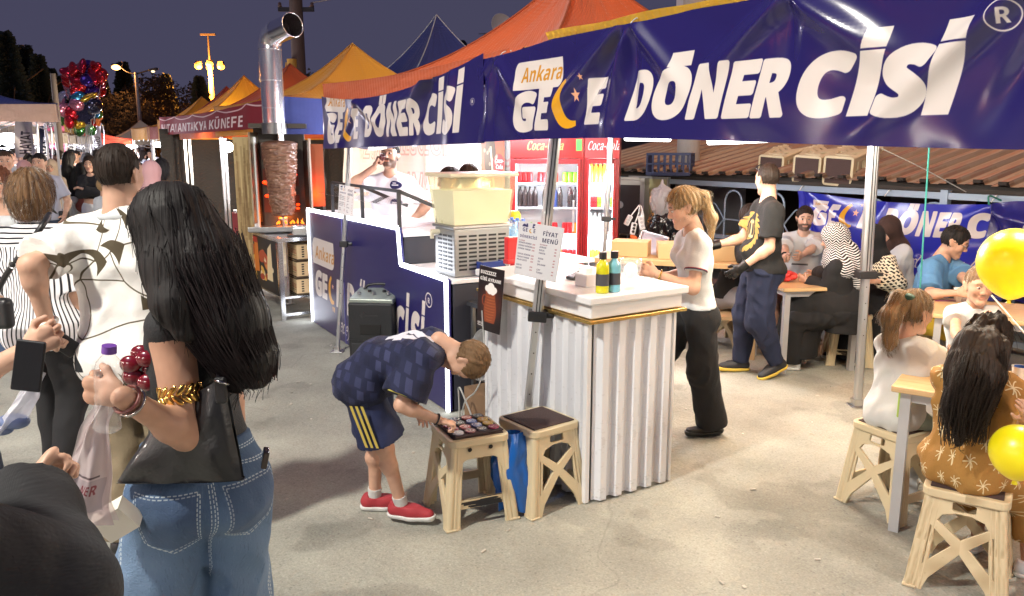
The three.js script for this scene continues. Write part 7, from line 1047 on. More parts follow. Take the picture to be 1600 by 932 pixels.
function leafSoup(n, f) { const P = new Float32Array(n * 9), N = new Float32Array(n * 9); const a = V(0, 0, 0), b = V(0, 0, 0), c = V(0, 0, 0); for (let i = 0; i < n; i++) { const [p, d, s, w] = f(i); a.copy(p); const side = V(rr(-1, 1), rr(-1, 1), rr(-1, 1)).cross(d).normalize(); b.copy(p).addScaledVector(d, s).addScaledVector(side, w); c.copy(p).addScaledVector(d, s * 0.9).addScaledVector(side, -w); P.set([a.x, a.y, a.z, b.x, b.y, b.z, c.x, c.y, c.z], i * 9); const nn = b.clone().sub(a).cross(c.clone().sub(a)).normalize(); for (let k = 0; k < 3; k++) N.set([nn.x, nn.y, nn.z], i * 9 + k * 3); } const g = new THREE.BufferGeometry(); g.setAttribute('position', new THREE.BufferAttribute(P, 3)); g.setAttribute('normal', new THREE.BufferAttribute(N, 3)); return g; }
function firGeo(seed, slim) { const lv = 17; return leafSoup(15000, () => { const k = Math.pow(rnd(), 0.7), h = 1 - k, saw = 0.62 + 0.38 * (1 - ((h * lv + seed) % 1)), az = rnd() * 2 * PI, bl = 0.75 + 0.4 * noise3(Math.cos(az) * 2 + seed, h * 12, Math.sin(az) * 2), R = slim * Math.pow(1 - h, 0.85) * saw * bl, r = R * Math.sqrt(rnd()), y = 0.08 + h * 0.92; return [V(Math.cos(az) * r, y - 0.05 * r / slim, Math.sin(az) * r), V(Math.cos(az), rr(-0.55, 0.15), Math.sin(az)).normalize(), rr(0.025, 0.055), rr(0.006, 0.014)]; }); }
function broadGeo(seed) { const cl = []; for (let i = 0; i < 34; i++) cl.push([V(rr(-0.32, 0.32), rr(0.35, 0.95), rr(-0.32, 0.32)), rr(0.07, 0.15)]); return leafSoup(8500, (i) => { const [c, r] = cl[i % cl.length], d = V(rr(-1, 1), rr(-1, 1), rr(-1, 1)).normalize(); const p = c.clone().addScaledVector(d, r * (0.6 + 0.5 * rnd())); return [p, V(rr(-1, 1), rr(-1, 0.4), rr(-1, 1)).normalize(), rr(0.015, 0.035), rr(0.008, 0.016)]; }); }
const treeKinds = { fir: [firGeo(0.2, 0.22), firGeo(0.6, 0.27)], broad: [broadGeo(1), broadGeo(2)], pine: [firGeo(0.4, 0.27)] };
const limb = (n) => { const q = [cyl(0.012, 0.03, 0.95, 0, 0.47, 0, 8)]; for (let i = 0; i < n; i++) { const a = i * 2.4, y = 0.25 + 0.5 * i / n; q.push(rod(V(0, y, 0), V(Math.cos(a) * 0.2, y + 0.16, Math.sin(a) * 0.2), 0.008, 5, 0.003)); } return merge(q); };
const trunkGeo = limb(7);
function tree(kind, v, px, py, D, label, turn = 0) { const p = at(px, py, D), t = thing(kind === 'fir' ? 'fir_tree' : kind === 'pine' ? 'pine_tree' : 'broadleaf_tree', label, 'tree', V(p.x, 0, p.z), turn, 'trees beyond the market'); t.scale.setScalar(p.y); part('trunk', trunkGeo, bark, t); part('crown', treeKinds[kind][v], leafMats[kind], t); return t; }
[['fir', 0, 6, 48, 40, 'tallest dark fir at the left edge of the picture'], ['fir', 1, 37, 70, 44, 'dark fir just right of the tallest one at the left edge'], ['fir', 0, 58, 84, 42, 'dark fir with a thin tip above the left blue canopy'], ['fir', 1, 78, 106, 46, 'lower dark fir behind the wooden pole with wires'], ['fir', 1, 98, 118, 44, 'small dark fir left of the foil balloons'], ['fir', 0, -24, 60, 40, 'dark fir half cut by the left edge of the picture'], ['fir', 1, 190, 96, 52, 'broad dark fir just left of the double armed street lamp'], ['fir', 0, 158, 118, 56, 'dark fir half hidden behind the foil balloons'], ['fir', 0, 258, 115, 60, 'dark fir tip behind the rounded brown tree'], ['broad', 0, 266, 122, 50, 'rounded brown tree right of the double armed street lamp'], ['pine', 0, 310, 118, 48, 'amber lit conifer left of the tall mast light'], ['broad', 1, 172, 152, 40, 'small brown tree below the broad dark fir'], ['broad', 0, 236, 150, 56, 'low brown tree behind the street lamp post'], ['broad', 1, 120, 160, 55, 'low dark tree behind the balloon seller'], ['fir', 0, 228, 142, 58, 'thin fir between the street lamp and the rounded brown tree'], ['broad', 0, 345, 160, 60, 'dark tree behind the farthest yellow tent'], ['broad', 1, 395, 150, 60, 'dark tree hidden behind the red tent peak'], ['broad', 0, 40, 150, 48, 'dark bushy tree below the firs at the left'], ['broad', 1, 490, 122, 40, 'leafy top glimpsed between the orange and yellow peaks']].forEach((q, i) => tree(...q, i * 1.3));
struct('hedge_bank', place(sheet(120, 6, (u, v) => { const x = lerp(-75, 25, u); return V(x, v * (2.6 + 1.2 * noise3(x * 0.3, 1, 1)), -64 - 2 * noise3(x * 0.5, v * 2, 4) + v * 2); })), M([0.012, 0.014, 0.012], 0.95, 0, { side: THREE.DoubleSide }));
const pinkVal = canopyMat([0.6, 0.42, 0.34]);
tent({ s: -12.6, t: -3.1, mat: blue, label: 'blue topped canopy with a pale scalloped hem at the left edge', peak: 3.1, eave: 2.5, valance: 0.28, valMats: { 0: pinkVal, 1: pinkVal, 2: pinkVal, 3: pinkVal } });
const farTent = (px, D, label, mat, peak = 2.9, half = 1.5) => { const p = at(px, 228, D), d = [p.x - O0[0], -p.z - O0[1]]; tent({ s: d[0] * U[0] - d[1] * U[1], t: d[0] * U[1] + d[1] * U[0], mat, label, peak, half, eave: 2.1, valance: 0.2 }); };
farTent(8, 21, 'pale beige tent behind the white feather flag', beige, 3.0); farTent(46, 24, 'second pale beige tent right of the white feather flag', beige, 2.95); farTent(222, 36, 'tan tent small in the distance below the street lamp', beige, 2.95, 1.7); farTent(-30, 17, 'beige tent cut by the left edge behind the crowd', beige, 2.9); farTent(128, 30, 'dim red tent behind the balloon seller', red, 2.7);
for (const [px, py, D, cd, lb] of [[51, 221, 19, 22, 'white stall light under the second beige tent'], [127, 220, 27, 34, 'white stall light behind the balloon seller'], [205, 229, 30, 34, 'white stall light below the tan tent'], [12, 214, 16, 22, 'white stall light behind the men at the left edge'], [248, 226, 24, 34, 'white stall light at the far end of the street']]) { const p = at(px, py, D), t = thing('bulb', lb, 'light bulb', p); part('globe', sph(0.13, 0, 0, 0, 1.8, 0.6, 1), glow('#ffffff', 9), t); part('cord', rod(V(0, 0.05, 0), V(0, 0.5, 0), 0.006), blackPlastic, t); lampLight('bulb_glow', p.clone().add(V(0, -0.15, 0.2)), 0xf4f2ff, cd, 6); }
function flag(label, px, py, D, w, h, bg, fg, word, lean = 0.1) {
const p = at(px, py, D), t = thing('feather_flag', label, 'flag', V(p.x, 0, p.z), 0.15), map = canvas(128, 512, (c, W, H) => { c.fillStyle = bg; c.fillRect(0, 0, W, H); c.save(); c.translate(W * 0.78, H * 0.93); c.rotate(-PI / 2); c.fillStyle = fg; c.font = 'bold 92px sans-serif'; c.fillText(word, 0, 0); c.restore(); c.strokeStyle = fg; c.lineWidth = 6; c.beginPath(); c.arc(W / 2, 52, 20, 0, 7); c.stroke(); });
part('cloth', sheet(8, 24, (u, v) => V((u - 0.5) * w * (v > 0.9 ? 1 - 2.5 * (v - 0.9) * (1 - u) : 1) + lean * v, p.y - h * (1 - v), 0.06 * Math.sin(u * 5 + v * 4))), M([1, 1, 1], 0.8, 0, { map, side: THREE.DoubleSide }), t); part('pole', tube([V(w / 2 + 0.02, 0, 0), V(w / 2 + 0.02, p.y * 0.6, 0), V(w / 2 + 0.02 + lean, p.y, 0), V(lean, p.y + 0.12, 0)], 0.018), alu, t); return t;
}
flag('white feather flag with dark upright lettering under the blue canopy', 32, 181, 15, 0.32, 0.75, '#d9d3d6', '#3a3440', 'HAYAT', 0.05); flag('dark blue feather flag with white upright lettering', 65, 186, 16, 0.17, 0.95, '#141a34', '#e8e6ea', 'HAYAT', 0.02); flag('small white feather flag with dark lettering right of the balloons', 147, 194, 24, 0.3, 0.85, '#cfccd0', '#26262c', 'İSUZU', 0.04);
{ // cotton candy board and the old wooden pole
const p = at(85, 235, 17), t = thing('candy_stand', 'tall board hung with pink and pale blue candy floss bags', 'candy stand', V(p.x, 0, p.z), 0.1); part('post', rod(V(0, 0, -0.05), V(0, 2.25, -0.05), 0.03), bark, t);
for (let r = 0; r < 8; r++) for (let k = 0; k < 4; k++) part('floss_bag', rbox(0.115, 0.12, 0.09, 0.03, -0.18 + k * 0.12 + (r % 2) * 0.02, 2.2 - r * 0.125, 0.02 * ((r + k) % 2)), r < 5 ? M([0.75, 0.16, 0.34], 0.5, 0, { clearcoat: 0.4 }) : M([0.45, 0.58, 0.72], 0.5, 0, { clearcoat: 0.4 }), t);
const q = at(82, 115, 15.5); solo('wooden_pole', cyl(0.05, 0.07, q.y, 0, q.y / 2, 0, 8), M([0.14, 0.11, 0.09], 0.9), 'thin bare pole standing before the dark firs', 'pole', V(q.x, 0, q.z));
}
{ // foil balloons: one cluster, every balloon its own
const foil = {}; const fm = (n, c) => foil[n] ??= M(c, 0.17, 0.75, { clearcoat: 0.5 });
const FC = { red: [0.55, 0.012, 0.02], crimson: [0.4, 0.01, 0.04], purple: [0.06, 0.02, 0.22], pink: [0.65, 0.22, 0.3], white: [0.7, 0.64, 0.66], blue: [0.04, 0.25, 0.45], gold: [0.6, 0.36, 0.03], silver: [0.5, 0.5, 0.55], green: [0.08, 0.28, 0.06], dark: [0.03, 0.03, 0.06], orange: [0.6, 0.16, 0.03] };
const pillow = (pts, d) => { const s = new THREE.Shape(pts.map((p) => new THREE.Vector2(p[0], p[1]))), g = new THREE.ExtrudeGeometry(s, { depth: 0.01, bevelEnabled: true, bevelSize: -0.12, bevelThickness: d, bevelSegments: 6, curveSegments: 10 }); return g.translate(0, 0, -0.005); };
const ring = (n, f) => Array.from({ length: n }, (_, i) => { const a = i / n * 2 * PI; const r = f(a); return [Math.sin(a) * r, Math.cos(a) * r]; });
const shapes = { round: sph(0.19, 0, 0, 0, 1, 0.95, 0.5, 20), heart: sph(0.17, 0, 0, 0, 1, 1, 0.5, 20), star: pillow(ring(40, (a) => 0.21 * (0.78 + 0.22 * Math.cos(5 * a))), 0.09), tube: sph(0.15, 0, 0, 0, 1.9, 0.6, 0.6, 20) };
{ const g = shapes.heart, p = g.attributes.position; for (let i = 0; i < p.count; i++) { const x = p.getX(i), y = p.getY(i); p.setY(i, y + Math.abs(x) * 0.55 - 0.05); p.setX(i, x * (1.12 + y * 0.9)); } g.computeVertexNormals(); }
const seller = at(128, 232, 21.5), list = [];
const rows = [[106, 4, 34, ['red', 'crimson', 'purple', 'red'], 'top'], [115, 6, 48, ['crimson', 'red', 'purple', 'red', 'crimson', 'red'], 'second'], [128, 6, 52, ['red', 'purple', 'red', 'purple', 'red', 'crimson'], 'third'], [141, 5, 46, ['pink', 'red', 'red', 'purple', 'red'], 'fourth'], [151, 5, 44, ['silver', 'white', 'blue', 'gold', 'pink'], 'fifth'], [162, 4, 38, ['dark', 'pink', 'blue', 'white'], 'sixth'], [172, 5, 46, ['pink', 'white', 'dark', 'silver', 'blue'], 'seventh'], [183, 4, 44, ['green', 'silver', 'dark', 'orange'], 'eighth'], [193, 3, 34, ['red', 'gold', 'red'], 'ninth'], [203, 3, 34, ['gold', 'green', 'green'], 'tenth'], [157, 5, 46, ['white', 'blue', 'gold', 'silver', 'pink'], 'upper middle'], [167, 5, 44, ['pink', 'silver', 'blue', 'gold', 'dark'], 'middle'], [178, 5, 50, ['silver', 'red', 'white', 'orange', 'green'], 'lower middle'], [123, 6, 50, ['red', 'crimson', 'red', 'purple', 'crimson', 'red'], 'upper']];
rows.forEach(([py, n, w, cs, nm], r) => { for (let i = 0; i < n; i++) { const px = 132 + (n > 1 ? (i / (n - 1) - 0.5) * w : 0) + rr(-2, 2) + (py > 150 ? -8 : 0), p = at(px, py + rr(-3, 3), 21 + rr(-0.35, 0.35)), c = cs[i]; const kind = py < 145 ? pick(['heart', 'heart', 'round']) : pick(['round', 'round', 'star', 'tube']); const t = thing('foil_balloon', `${c} foil balloon, ${['leftmost', 'second from left', 'third from left', 'fourth from left', 'fifth from left', 'sixth from left'][i]} in the ${nm} row of the cluster`, 'balloon', p, 0, 'foil balloons of the street seller'); const m = part('foil', shapes[kind], fm(c, FC[c]), t); m.rotation.set(rr(-0.4, 0.4), rr(-0.7, 0.7), rr(-0.5, 0.5)); part('string', rod(V(0, -0.2, 0), V(seller.x - p.x, 1.2 - p.y, seller.z - p.z), 0.003, 4), M([0.6, 0.6, 0.6], 0.6), t); } });
}
const YA = V(0, 1, 0), loc = (pos, yaw, p) => p.clone().sub(pos).applyAxisAngle(YA, -R(yaw));
const C = { white: cloth([0.6, 0.63, 0.65]), black: cloth([0.012, 0.012, 0.014]), navy: cloth([0.012, 0.018, 0.05]), grey: cloth([0.28, 0.29, 0.33]), khaki: cloth([0.24, 0.19, 0.12]), cream: cloth([0.6, 0.54, 0.46]), blueTee: cloth([0.1, 0.26, 0.5]), royal: cloth([0.04, 0.1, 0.4]), rust: cloth([0.2, 0.05, 0.04]), pink: cloth([0.6, 0.35, 0.36]), beige: cloth([0.45, 0.36, 0.27]), jean: cloth([0.07, 0.11, 0.2]), darkJean: cloth([0.03, 0.045, 0.08]), redShoe: cloth([0.36, 0.03, 0.04], 0.7), whiteSole: M([0.7, 0.7, 0.68], 0.6), blackShoe: M([0.015, 0.015, 0.016], 0.4), sock: cloth([0.65, 0.65, 0.63]), brownScarf: cloth([0.05, 0.025, 0.02]) };
const tex = (map, w, h, extra) => { map.repeat.set(1 / w, 1 / h); return cloth([1, 1, 1], 0.88, { map, ...extra }); };
const G0 = (x, z) => V(x, 0, z);

// the girl with long black hair
{
const D = 2.15, c0 = at(312, 740, D), pos = G0(c0.x, c0.z), yaw = -124, l = (px, py, d) => loc(pos, yaw, at(px, py, d));
const denim = canvas(1024, 1024, (c, w, h) => {
c.fillStyle = '#3f5674'; c.fillRect(0, 0, w, h); const K = w / 0.942, U2 = (u) => (u + 0.471) * K, Y2 = (y) => h - (y + 0.9) / 1.05 * h;
for (const [u, y, r, a] of [[0.15, -0.35, 260, 0.5], [-0.25, -0.35, 240, 0.45], [0.3, -0.2, 200, 0.35], [-0.38, -0.15, 190, 0.35], [0.0, -0.4, 220, 0.4]]) { const g = c.createRadialGradient(U2(u), Y2(y), 5, U2(u), Y2(y), r); g.addColorStop(0, `rgba(160,185,210,${a})`); g.addColorStop(1, 'rgba(160,185,210,0)'); c.fillStyle = g; c.fillRect(0, 0, w, h); }
for (let i = 0; i < 9000; i++) { c.fillStyle = rnd() < 0.5 ? `rgba(20,32,52,${rnd() * 0.16})` : `rgba(170,190,215,${rnd() * 0.12})`; c.fillRect(rnd() * w, rnd() * h, 1 + rnd() * 1.5, 4 + rnd() * 16); }
c.strokeStyle = 'rgba(196,204,205,0.85)'; c.lineWidth = 3; c.setLineDash([9, 4]); const line = (p) => { for (const o of [0, 7]) { c.beginPath(); p.forEach(([u, y], i) => { const x = U2(u) + o, v = Y2(y) + o; i ? c.lineTo(x, v) : c.moveTo(x, v); }); c.stroke(); } };
for (const s of [-1, 1]) { const q = (u) => s * (0.471 - u), a = 0.035, b = 0.185; line([[q(a), 0.01], [q(b), 0.015], [q(b - 0.01), -0.13], [q((a + b) / 2 + 0.02), -0.165], [q(a + 0.01), -0.14], [q(a), 0.01]]); c.fillStyle = 'rgba(20,30,55,0.18)'; c.beginPath(); [[q(a), 0.01], [q(b), 0.015], [q(b - 0.01), -0.13], [q((a + b) / 2), -0.165], [q(a + 0.01), -0.14]].forEach(([u, y], i) => i ? c.lineTo(U2(u), Y2(y)) : c.moveTo(U2(u), Y2(y))); c.fill(); line([[q(0), 0.07], [q(0.22), 0.045]]); line([[q(0.24), 0.1], [q(0.24), -0.9]]); }
line([[-0.47, 0.095], [0.47, 0.095]]); line([[0.468, 0.1], [0.468, -0.3]]); line([[-0.465, 0.1], [-0.465, -0.3]]);
});
denim.repeat.set(1 / 0.942, 1 / 1.05); denim.offset.set(0.5, 0.9 / 1.05);
const hairD = (px, py, d) => { const p = loc(pos, yaw, at(px, py, d)); return [p.x, p.y, p.z]; };
const more = []; const chain = (pts) => { for (let i = 1; i < pts.length; i++) more.push({ w: true, a: hairD(...pts[i - 1]), b: hairD(...pts[i]), r: [pts[i - 1][3], pts[i][3]] }); };
chain([[272, 345, 2.06, 0.1], [312, 415, 2.05, 0.112], [356, 500, 2.03, 0.1], [390, 560, 2.03, 0.07], [404, 590, 2.04, 0.03]]); chain([[262, 345, 2.06, 0.088], [290, 430, 2.03, 0.085], [330, 505, 2.02, 0.07], [356, 572, 2.02, 0.045], [366, 605, 2.03, 0.02]]); chain([[256, 345, 2.04, 0.045], [260, 415, 1.99, 0.055], [270, 475, 1.95, 0.05], [284, 520, 1.93, 0.022]]);
const J = person({
label: 'person with long black hair, black top and blue jeans, holding a bottle', at: pos, yaw, h: 1.72, female: true, bust: 0.85, lod: 'near', skin: 'tan', hairColor: 'black', lean: -2, hipTwist: -24, twist: 33, head: { yaw: 16, pitch: 6 },
armL: { to: l(190, 620, 1.79), pole: loc(G0(0, 0), yaw, V(0.15, -1, 0.1)), raise: 0.03, hand: 'grip', dir: loc(G0(0, 0), yaw, V(-1, 0.18, -0.1)), palm: loc(G0(0, 0), yaw, V(0.0, 0.1, -1)) },
shirt: { mat: cloth([0.01, 0.01, 0.012], 0.8), sleeve: 0, hem: 0.09, tuck: true, e: 0.006, flare: 0, name: 'sleeveless_top', wrinkle: 0.004, neck: 0.075 },
pants: { mat: cloth([1, 1, 1], 0.85, { map: denim }), len: 1, rise: 0.12, knee: 0.125, ankle: 0.14, e: 0.026, wrinkle: 0.011, name: 'jeans', pool: true }, shoes: { mat: C.blackShoe },
hair: { t: 0.014, overEars: true, low: -0.13, back: true, more, amp: 0.0026, freq: 110, faceLow: 0.066, faceW: 0.075, faceD: 0.085, cell: 0.0065 },
});
// separate strands over the mass of hair
const o = J.o, st = [], pts0 = [[268, 285, 2.07, 0.09], [288, 330, 2.07, 0.12], [312, 415, 2.05, 0.122], [350, 500, 2.03, 0.108], [384, 565, 2.03, 0.085], [402, 605, 2.03, 0.05]].map((q) => [loc(pos, yaw, at(q[0], q[1], q[2])), q[3]]);
const spine = new THREE.CatmullRomCurve3(pts0.map((q) => q[0])), rad = (t) => { const f = t * 5, i = Math.min(4, Math.floor(f)); return lerp(pts0[i][1], pts0[i + 1][1], f - i); };
for (let i = 0; i < 900; i++) { const a = rnd() * 2 * PI, t0 = 0.3 + rnd() * 0.3, t1 = 0.7 + rnd() * 0.3, k = 0.93 + rnd() * 0.13, w = rr(-0.3, 0.3), q = []; for (let s = 0; s <= 6; s++) { const t = lerp(t0, t1, s / 6), c = spine.getPoint(t), tg = spine.getTangent(t), n1 = tg.clone().cross(V(0.3, 0, 1)).normalize(), n2 = tg.clone().cross(n1), A = a + w * s / 6, rr2 = rad(t) * k; q.push(c.addScaledVector(n1, Math.cos(A) * rr2).addScaledVector(n2, Math.sin(A) * rr2)); } st.push(tube(q, 0.0007 + rnd() * 0.0006, 3, 8)); }
for (let i = 0; i < 26; i++) { const x = rr(-1, 1); st.push(tube([hairD(254 + x * 12, 335, 1.98), hairD(256 + x * 12, 400, 1.95), hairD(262 + x * 13, 455 + rr(0, 20), 1.95), hairD(258 + x * 14 + rr(-8, 18), 490 + rr(-20, 50), 1.94)].map((q) => V(...q)), 0.001, 3, 12)); }
const sm = part('hair_strands', st, M([0.016, 0.01, 0.011], 0.62, 0, { specularIntensity: 0.5, sheen: 0.25, sheenColor: lin(0.16, 0.08, 0.07) }), o); sm.userData.kind = 'stuff';
o.updateMatrixWorld(true);
// gold leaf arm band
const A = J.AL, m = A.sh.clone().lerp(A.el, 0.62), ax = A.el.clone().sub(A.sh).normalize(), n1 = ax.clone().cross(V(0, 0, 1)).normalize(), n2 = ax.clone().cross(n1), gold = M([0.75, 0.45, 0.12], 0.2, 1), b = thing('arm_band', 'gold leaf arm band on the black haired girl\'s upper arm', 'arm band');
for (let r = 0; r < 2; r++) for (let i = 0; i < 15; i++) { const a = i / 15 * 2 * PI + r * 0.2, d = n1.clone().multiplyScalar(Math.cos(a)).addScaledVector(n2, Math.sin(a)), p = m.clone().addScaledVector(ax, (r - 0.5) * 0.024).addScaledVector(d, 0.052), up = ax.clone().multiplyScalar(r ? 0.8 : -0.8).add(d.clone().cross(ax).multiplyScalar(0.8)).normalize(), g = new THREE.SphereGeometry(1, 10, 8).scale(0.008, 0.018, 0.0035); g.applyMatrix4(basis(p, up.clone().cross(d).normalize(), up, d)); part('leaf', g.applyMatrix4(o.matrixWorld), gold, b); }
// bracelets
const wv = A.wr.clone(), wa = A.wr.clone().sub(A.el).normalize(); for (let i = 0; i < 2; i++) { const g = orient(new THREE.TorusGeometry(0.034, 0.0045, 8, 24).rotateX(PI / 2), wv.clone().addScaledVector(wa, -0.035 + i * 0.018), wv.clone().addScaledVector(wa, 1)); solo('bracelet', g.applyMatrix4(o.matrixWorld), [M([0.5, 0.45, 0.42], 0.25, 0.9), M([0.2, 0.06, 0.05], 0.4)][i], ['silver bracelet on the wrist that holds the bottle', 'dark beaded bracelet beside the silver one'][i], 'bracelet'); }
// the bottle
const bp = at(164, 640, 1.79), B = thing('water_bottle', 'clear water bottle with a purple cap in the girl\'s hand', 'bottle', V(bp.x, bp.y - 0.05, bp.z)); B.rotation.set(0.05, 0, -0.14);
const prof = [[0, 0], [0.026, 0], [0.031, 0.006]]; for (let i = 0; i < 8; i++) prof.push([0.0305 - (i % 2) * 0.003, 0.012 + i * 0.012]); prof.push([0.031, 0.112], [0.031, 0.15], [0.027, 0.168], [0.015, 0.184], [0.0135, 0.192]); part('bottle', lathe(prof, 32), new THREE.MeshPhysicalMaterial({ color: 0xffffff, roughness: 0.04, transmission: 0.92, thickness: 0, side: THREE.DoubleSide, ior: 1.4 }), B); part('cap', [cyl(0.016, 0.0165, 0.018, 0, 0.2, 0, 20)], M([0.14, 0.05, 0.3], 0.4), B);
// carrier bag hanging from the same hand
const bag0 = (label, top, bot, w0, w1, mat, seed, print) => { const t = thing('carrier_bag', label, 'bag'); for (const k of [1, -1]) part(k > 0 ? 'front' : 'back', sheet(24, 30, (u, v) => { const c = top.clone().lerp(bot, 1 - v), w = lerp(w1, w0, Math.pow(v, 0.8)), bulge = Math.sin(u * PI) * Math.sin(Math.min(1, (1 - v) * 1.15) * PI * 0.62) * 0.035 * k; return c.add(V((u - 0.5) * w + 0.01 * noise3(v * 5, seed, 1), 0.008 * noise3(u * 7, v * 5, seed), bulge + 0.014 * noise3(u * 6, v * 2.4, seed + k))); }), k > 0 && print ? print : mat, t); return t; };
const film = new THREE.MeshPhysicalMaterial({ color: lin(0.8, 0.74, 0.74), roughness: 0.32, transmission: 0.55, thickness: 0, side: THREE.DoubleSide }), prm = film.clone(); prm.map = canvas(256, 320, (c, w, h) => { c.fillStyle = '#e6dfe0'; c.fillRect(0, 0, w, h); c.fillStyle = '#c6c0c6'; c.fillRect(30, 190, 200, 90); c.fillStyle = '#8e2a3e'; c.font = 'bold 40px sans-serif'; c.fillText('E', 44, 232); c.fillText('NER', 120, 232); c.fillText('CİSİ', 40, 282); c.fillStyle = '#6a5a64'; c.fillRect(60, 180, 140, 5); c.fillRect(40, 300, 120, 4); });
bag0('thin white carrier bag with dark red print hanging from the girl\'s hand', at(160, 632, 1.83), at(128, 815, 1.85), 0.05, 0.165, film, 3, prm);
const kb = at(182, 812, 1.95); solo('wrapped_food', mergeVertices(box(0.09, 0.08, 0.05, 0, 0, 0, 0.3, 0.2, 0.5)), M([0.6, 0.57, 0.5], 0.8), 'pale wrapped packet hanging low beside the jeans', 'packet', kb);
// black shoulder bag
const q = { tl: at(268, 622, 2.02), tr: at(348, 588, 1.98), bl: at(184, 752, 2.0), br: at(380, 748, 1.97) }, hb = thing('shoulder_bag', 'black leather shoulder bag tucked under the girl\'s arm', 'handbag'), lt = M([0.012, 0.012, 0.014], 0.38, 0, { clearcoat: 0.15, bumpMap: clothBump, bumpScale: 0.001 });
for (const k of [1, -1]) part('side_panel', sheet(30, 24, (u, v) => { const e = 1 - Math.pow(Math.abs(u - 0.5) * 2, 4), f = Math.sin(clamp(v * 1.02, 0, 1) * PI), p = q.bl.clone().lerp(q.br, u).lerp(q.tl.clone().lerp(q.tr, u), v); return p.add(V(0, -0.01 * Math.sin(u * PI) * v, k * (0.008 + 0.035 * Math.sqrt(Math.max(0, e)) * (0.35 + 0.65 * f)) + 0.006 * noise3(u * 5, v * 4, 3))); }), lt, hb);
part('base', sheet(20, 4, (u, v) => q.bl.clone().lerp(q.br, u).add(V(0, -0.004 * Math.sin(v * PI), (v - 0.5) * 0.02 * (1 - Math.pow(Math.abs(u - 0.5) * 2, 4)) + (v - 0.5) * 0.03))), lt, hb); const shw = J.world(J.AL.sh.clone().add(V(0, 0.055, 0))); part('strap', [tube([at(345, 596, 1.96), at(342, 560, 1.99), at(337, 500, 2.05), shw.clone().add(V(0.03, 0.0, -0.02)), shw.clone().add(V(0.0, -0.02, -0.09)), at(300, 560, 2.06)], 0.011, 8, 40)], lt, hb); part('buckle', [orient(new THREE.TorusGeometry(0.016, 0.004, 8, 20), at(346, 598, 1.945), at(346, 590, 1.2))], M([0.4, 0.4, 0.42], 0.2, 1), hb); part('strap_tab', orient(rbox(0.03, 0.07, 0.02, 0.008, 0, 0, 0), at(345, 610, 1.95), at(338, 540, 1.95)), lt, hb);
// dark red flowers pinned at the front, phone in the back pocket
const fl = thing('fabric_flower', 'glossy dark red flower pinned at the girl\'s chest', 'flower', at(222, 578, 2.0)); for (let i = 0; i < 7; i++) part('petal', sph(0.026, Math.cos(i * 0.9) * 0.028, Math.sin(i * 0.9) * 0.04, 0.015 * Math.sin(i * 2.3), 1.1, 0.9, 0.6, 12), M([0.13, 0.004, 0.012], 0.22, 0, { clearcoat: 0.5 }), fl);
solo('phone', rbox(0.016, 0.05, 0.04, 0.004, 0, 0, 0, 0.1, 0.3, -0.25), M([0.05, 0.035, 0.03], 0.2), 'phone sticking out of the jeans back pocket', 'phone', at(414, 716, 2.06));
}
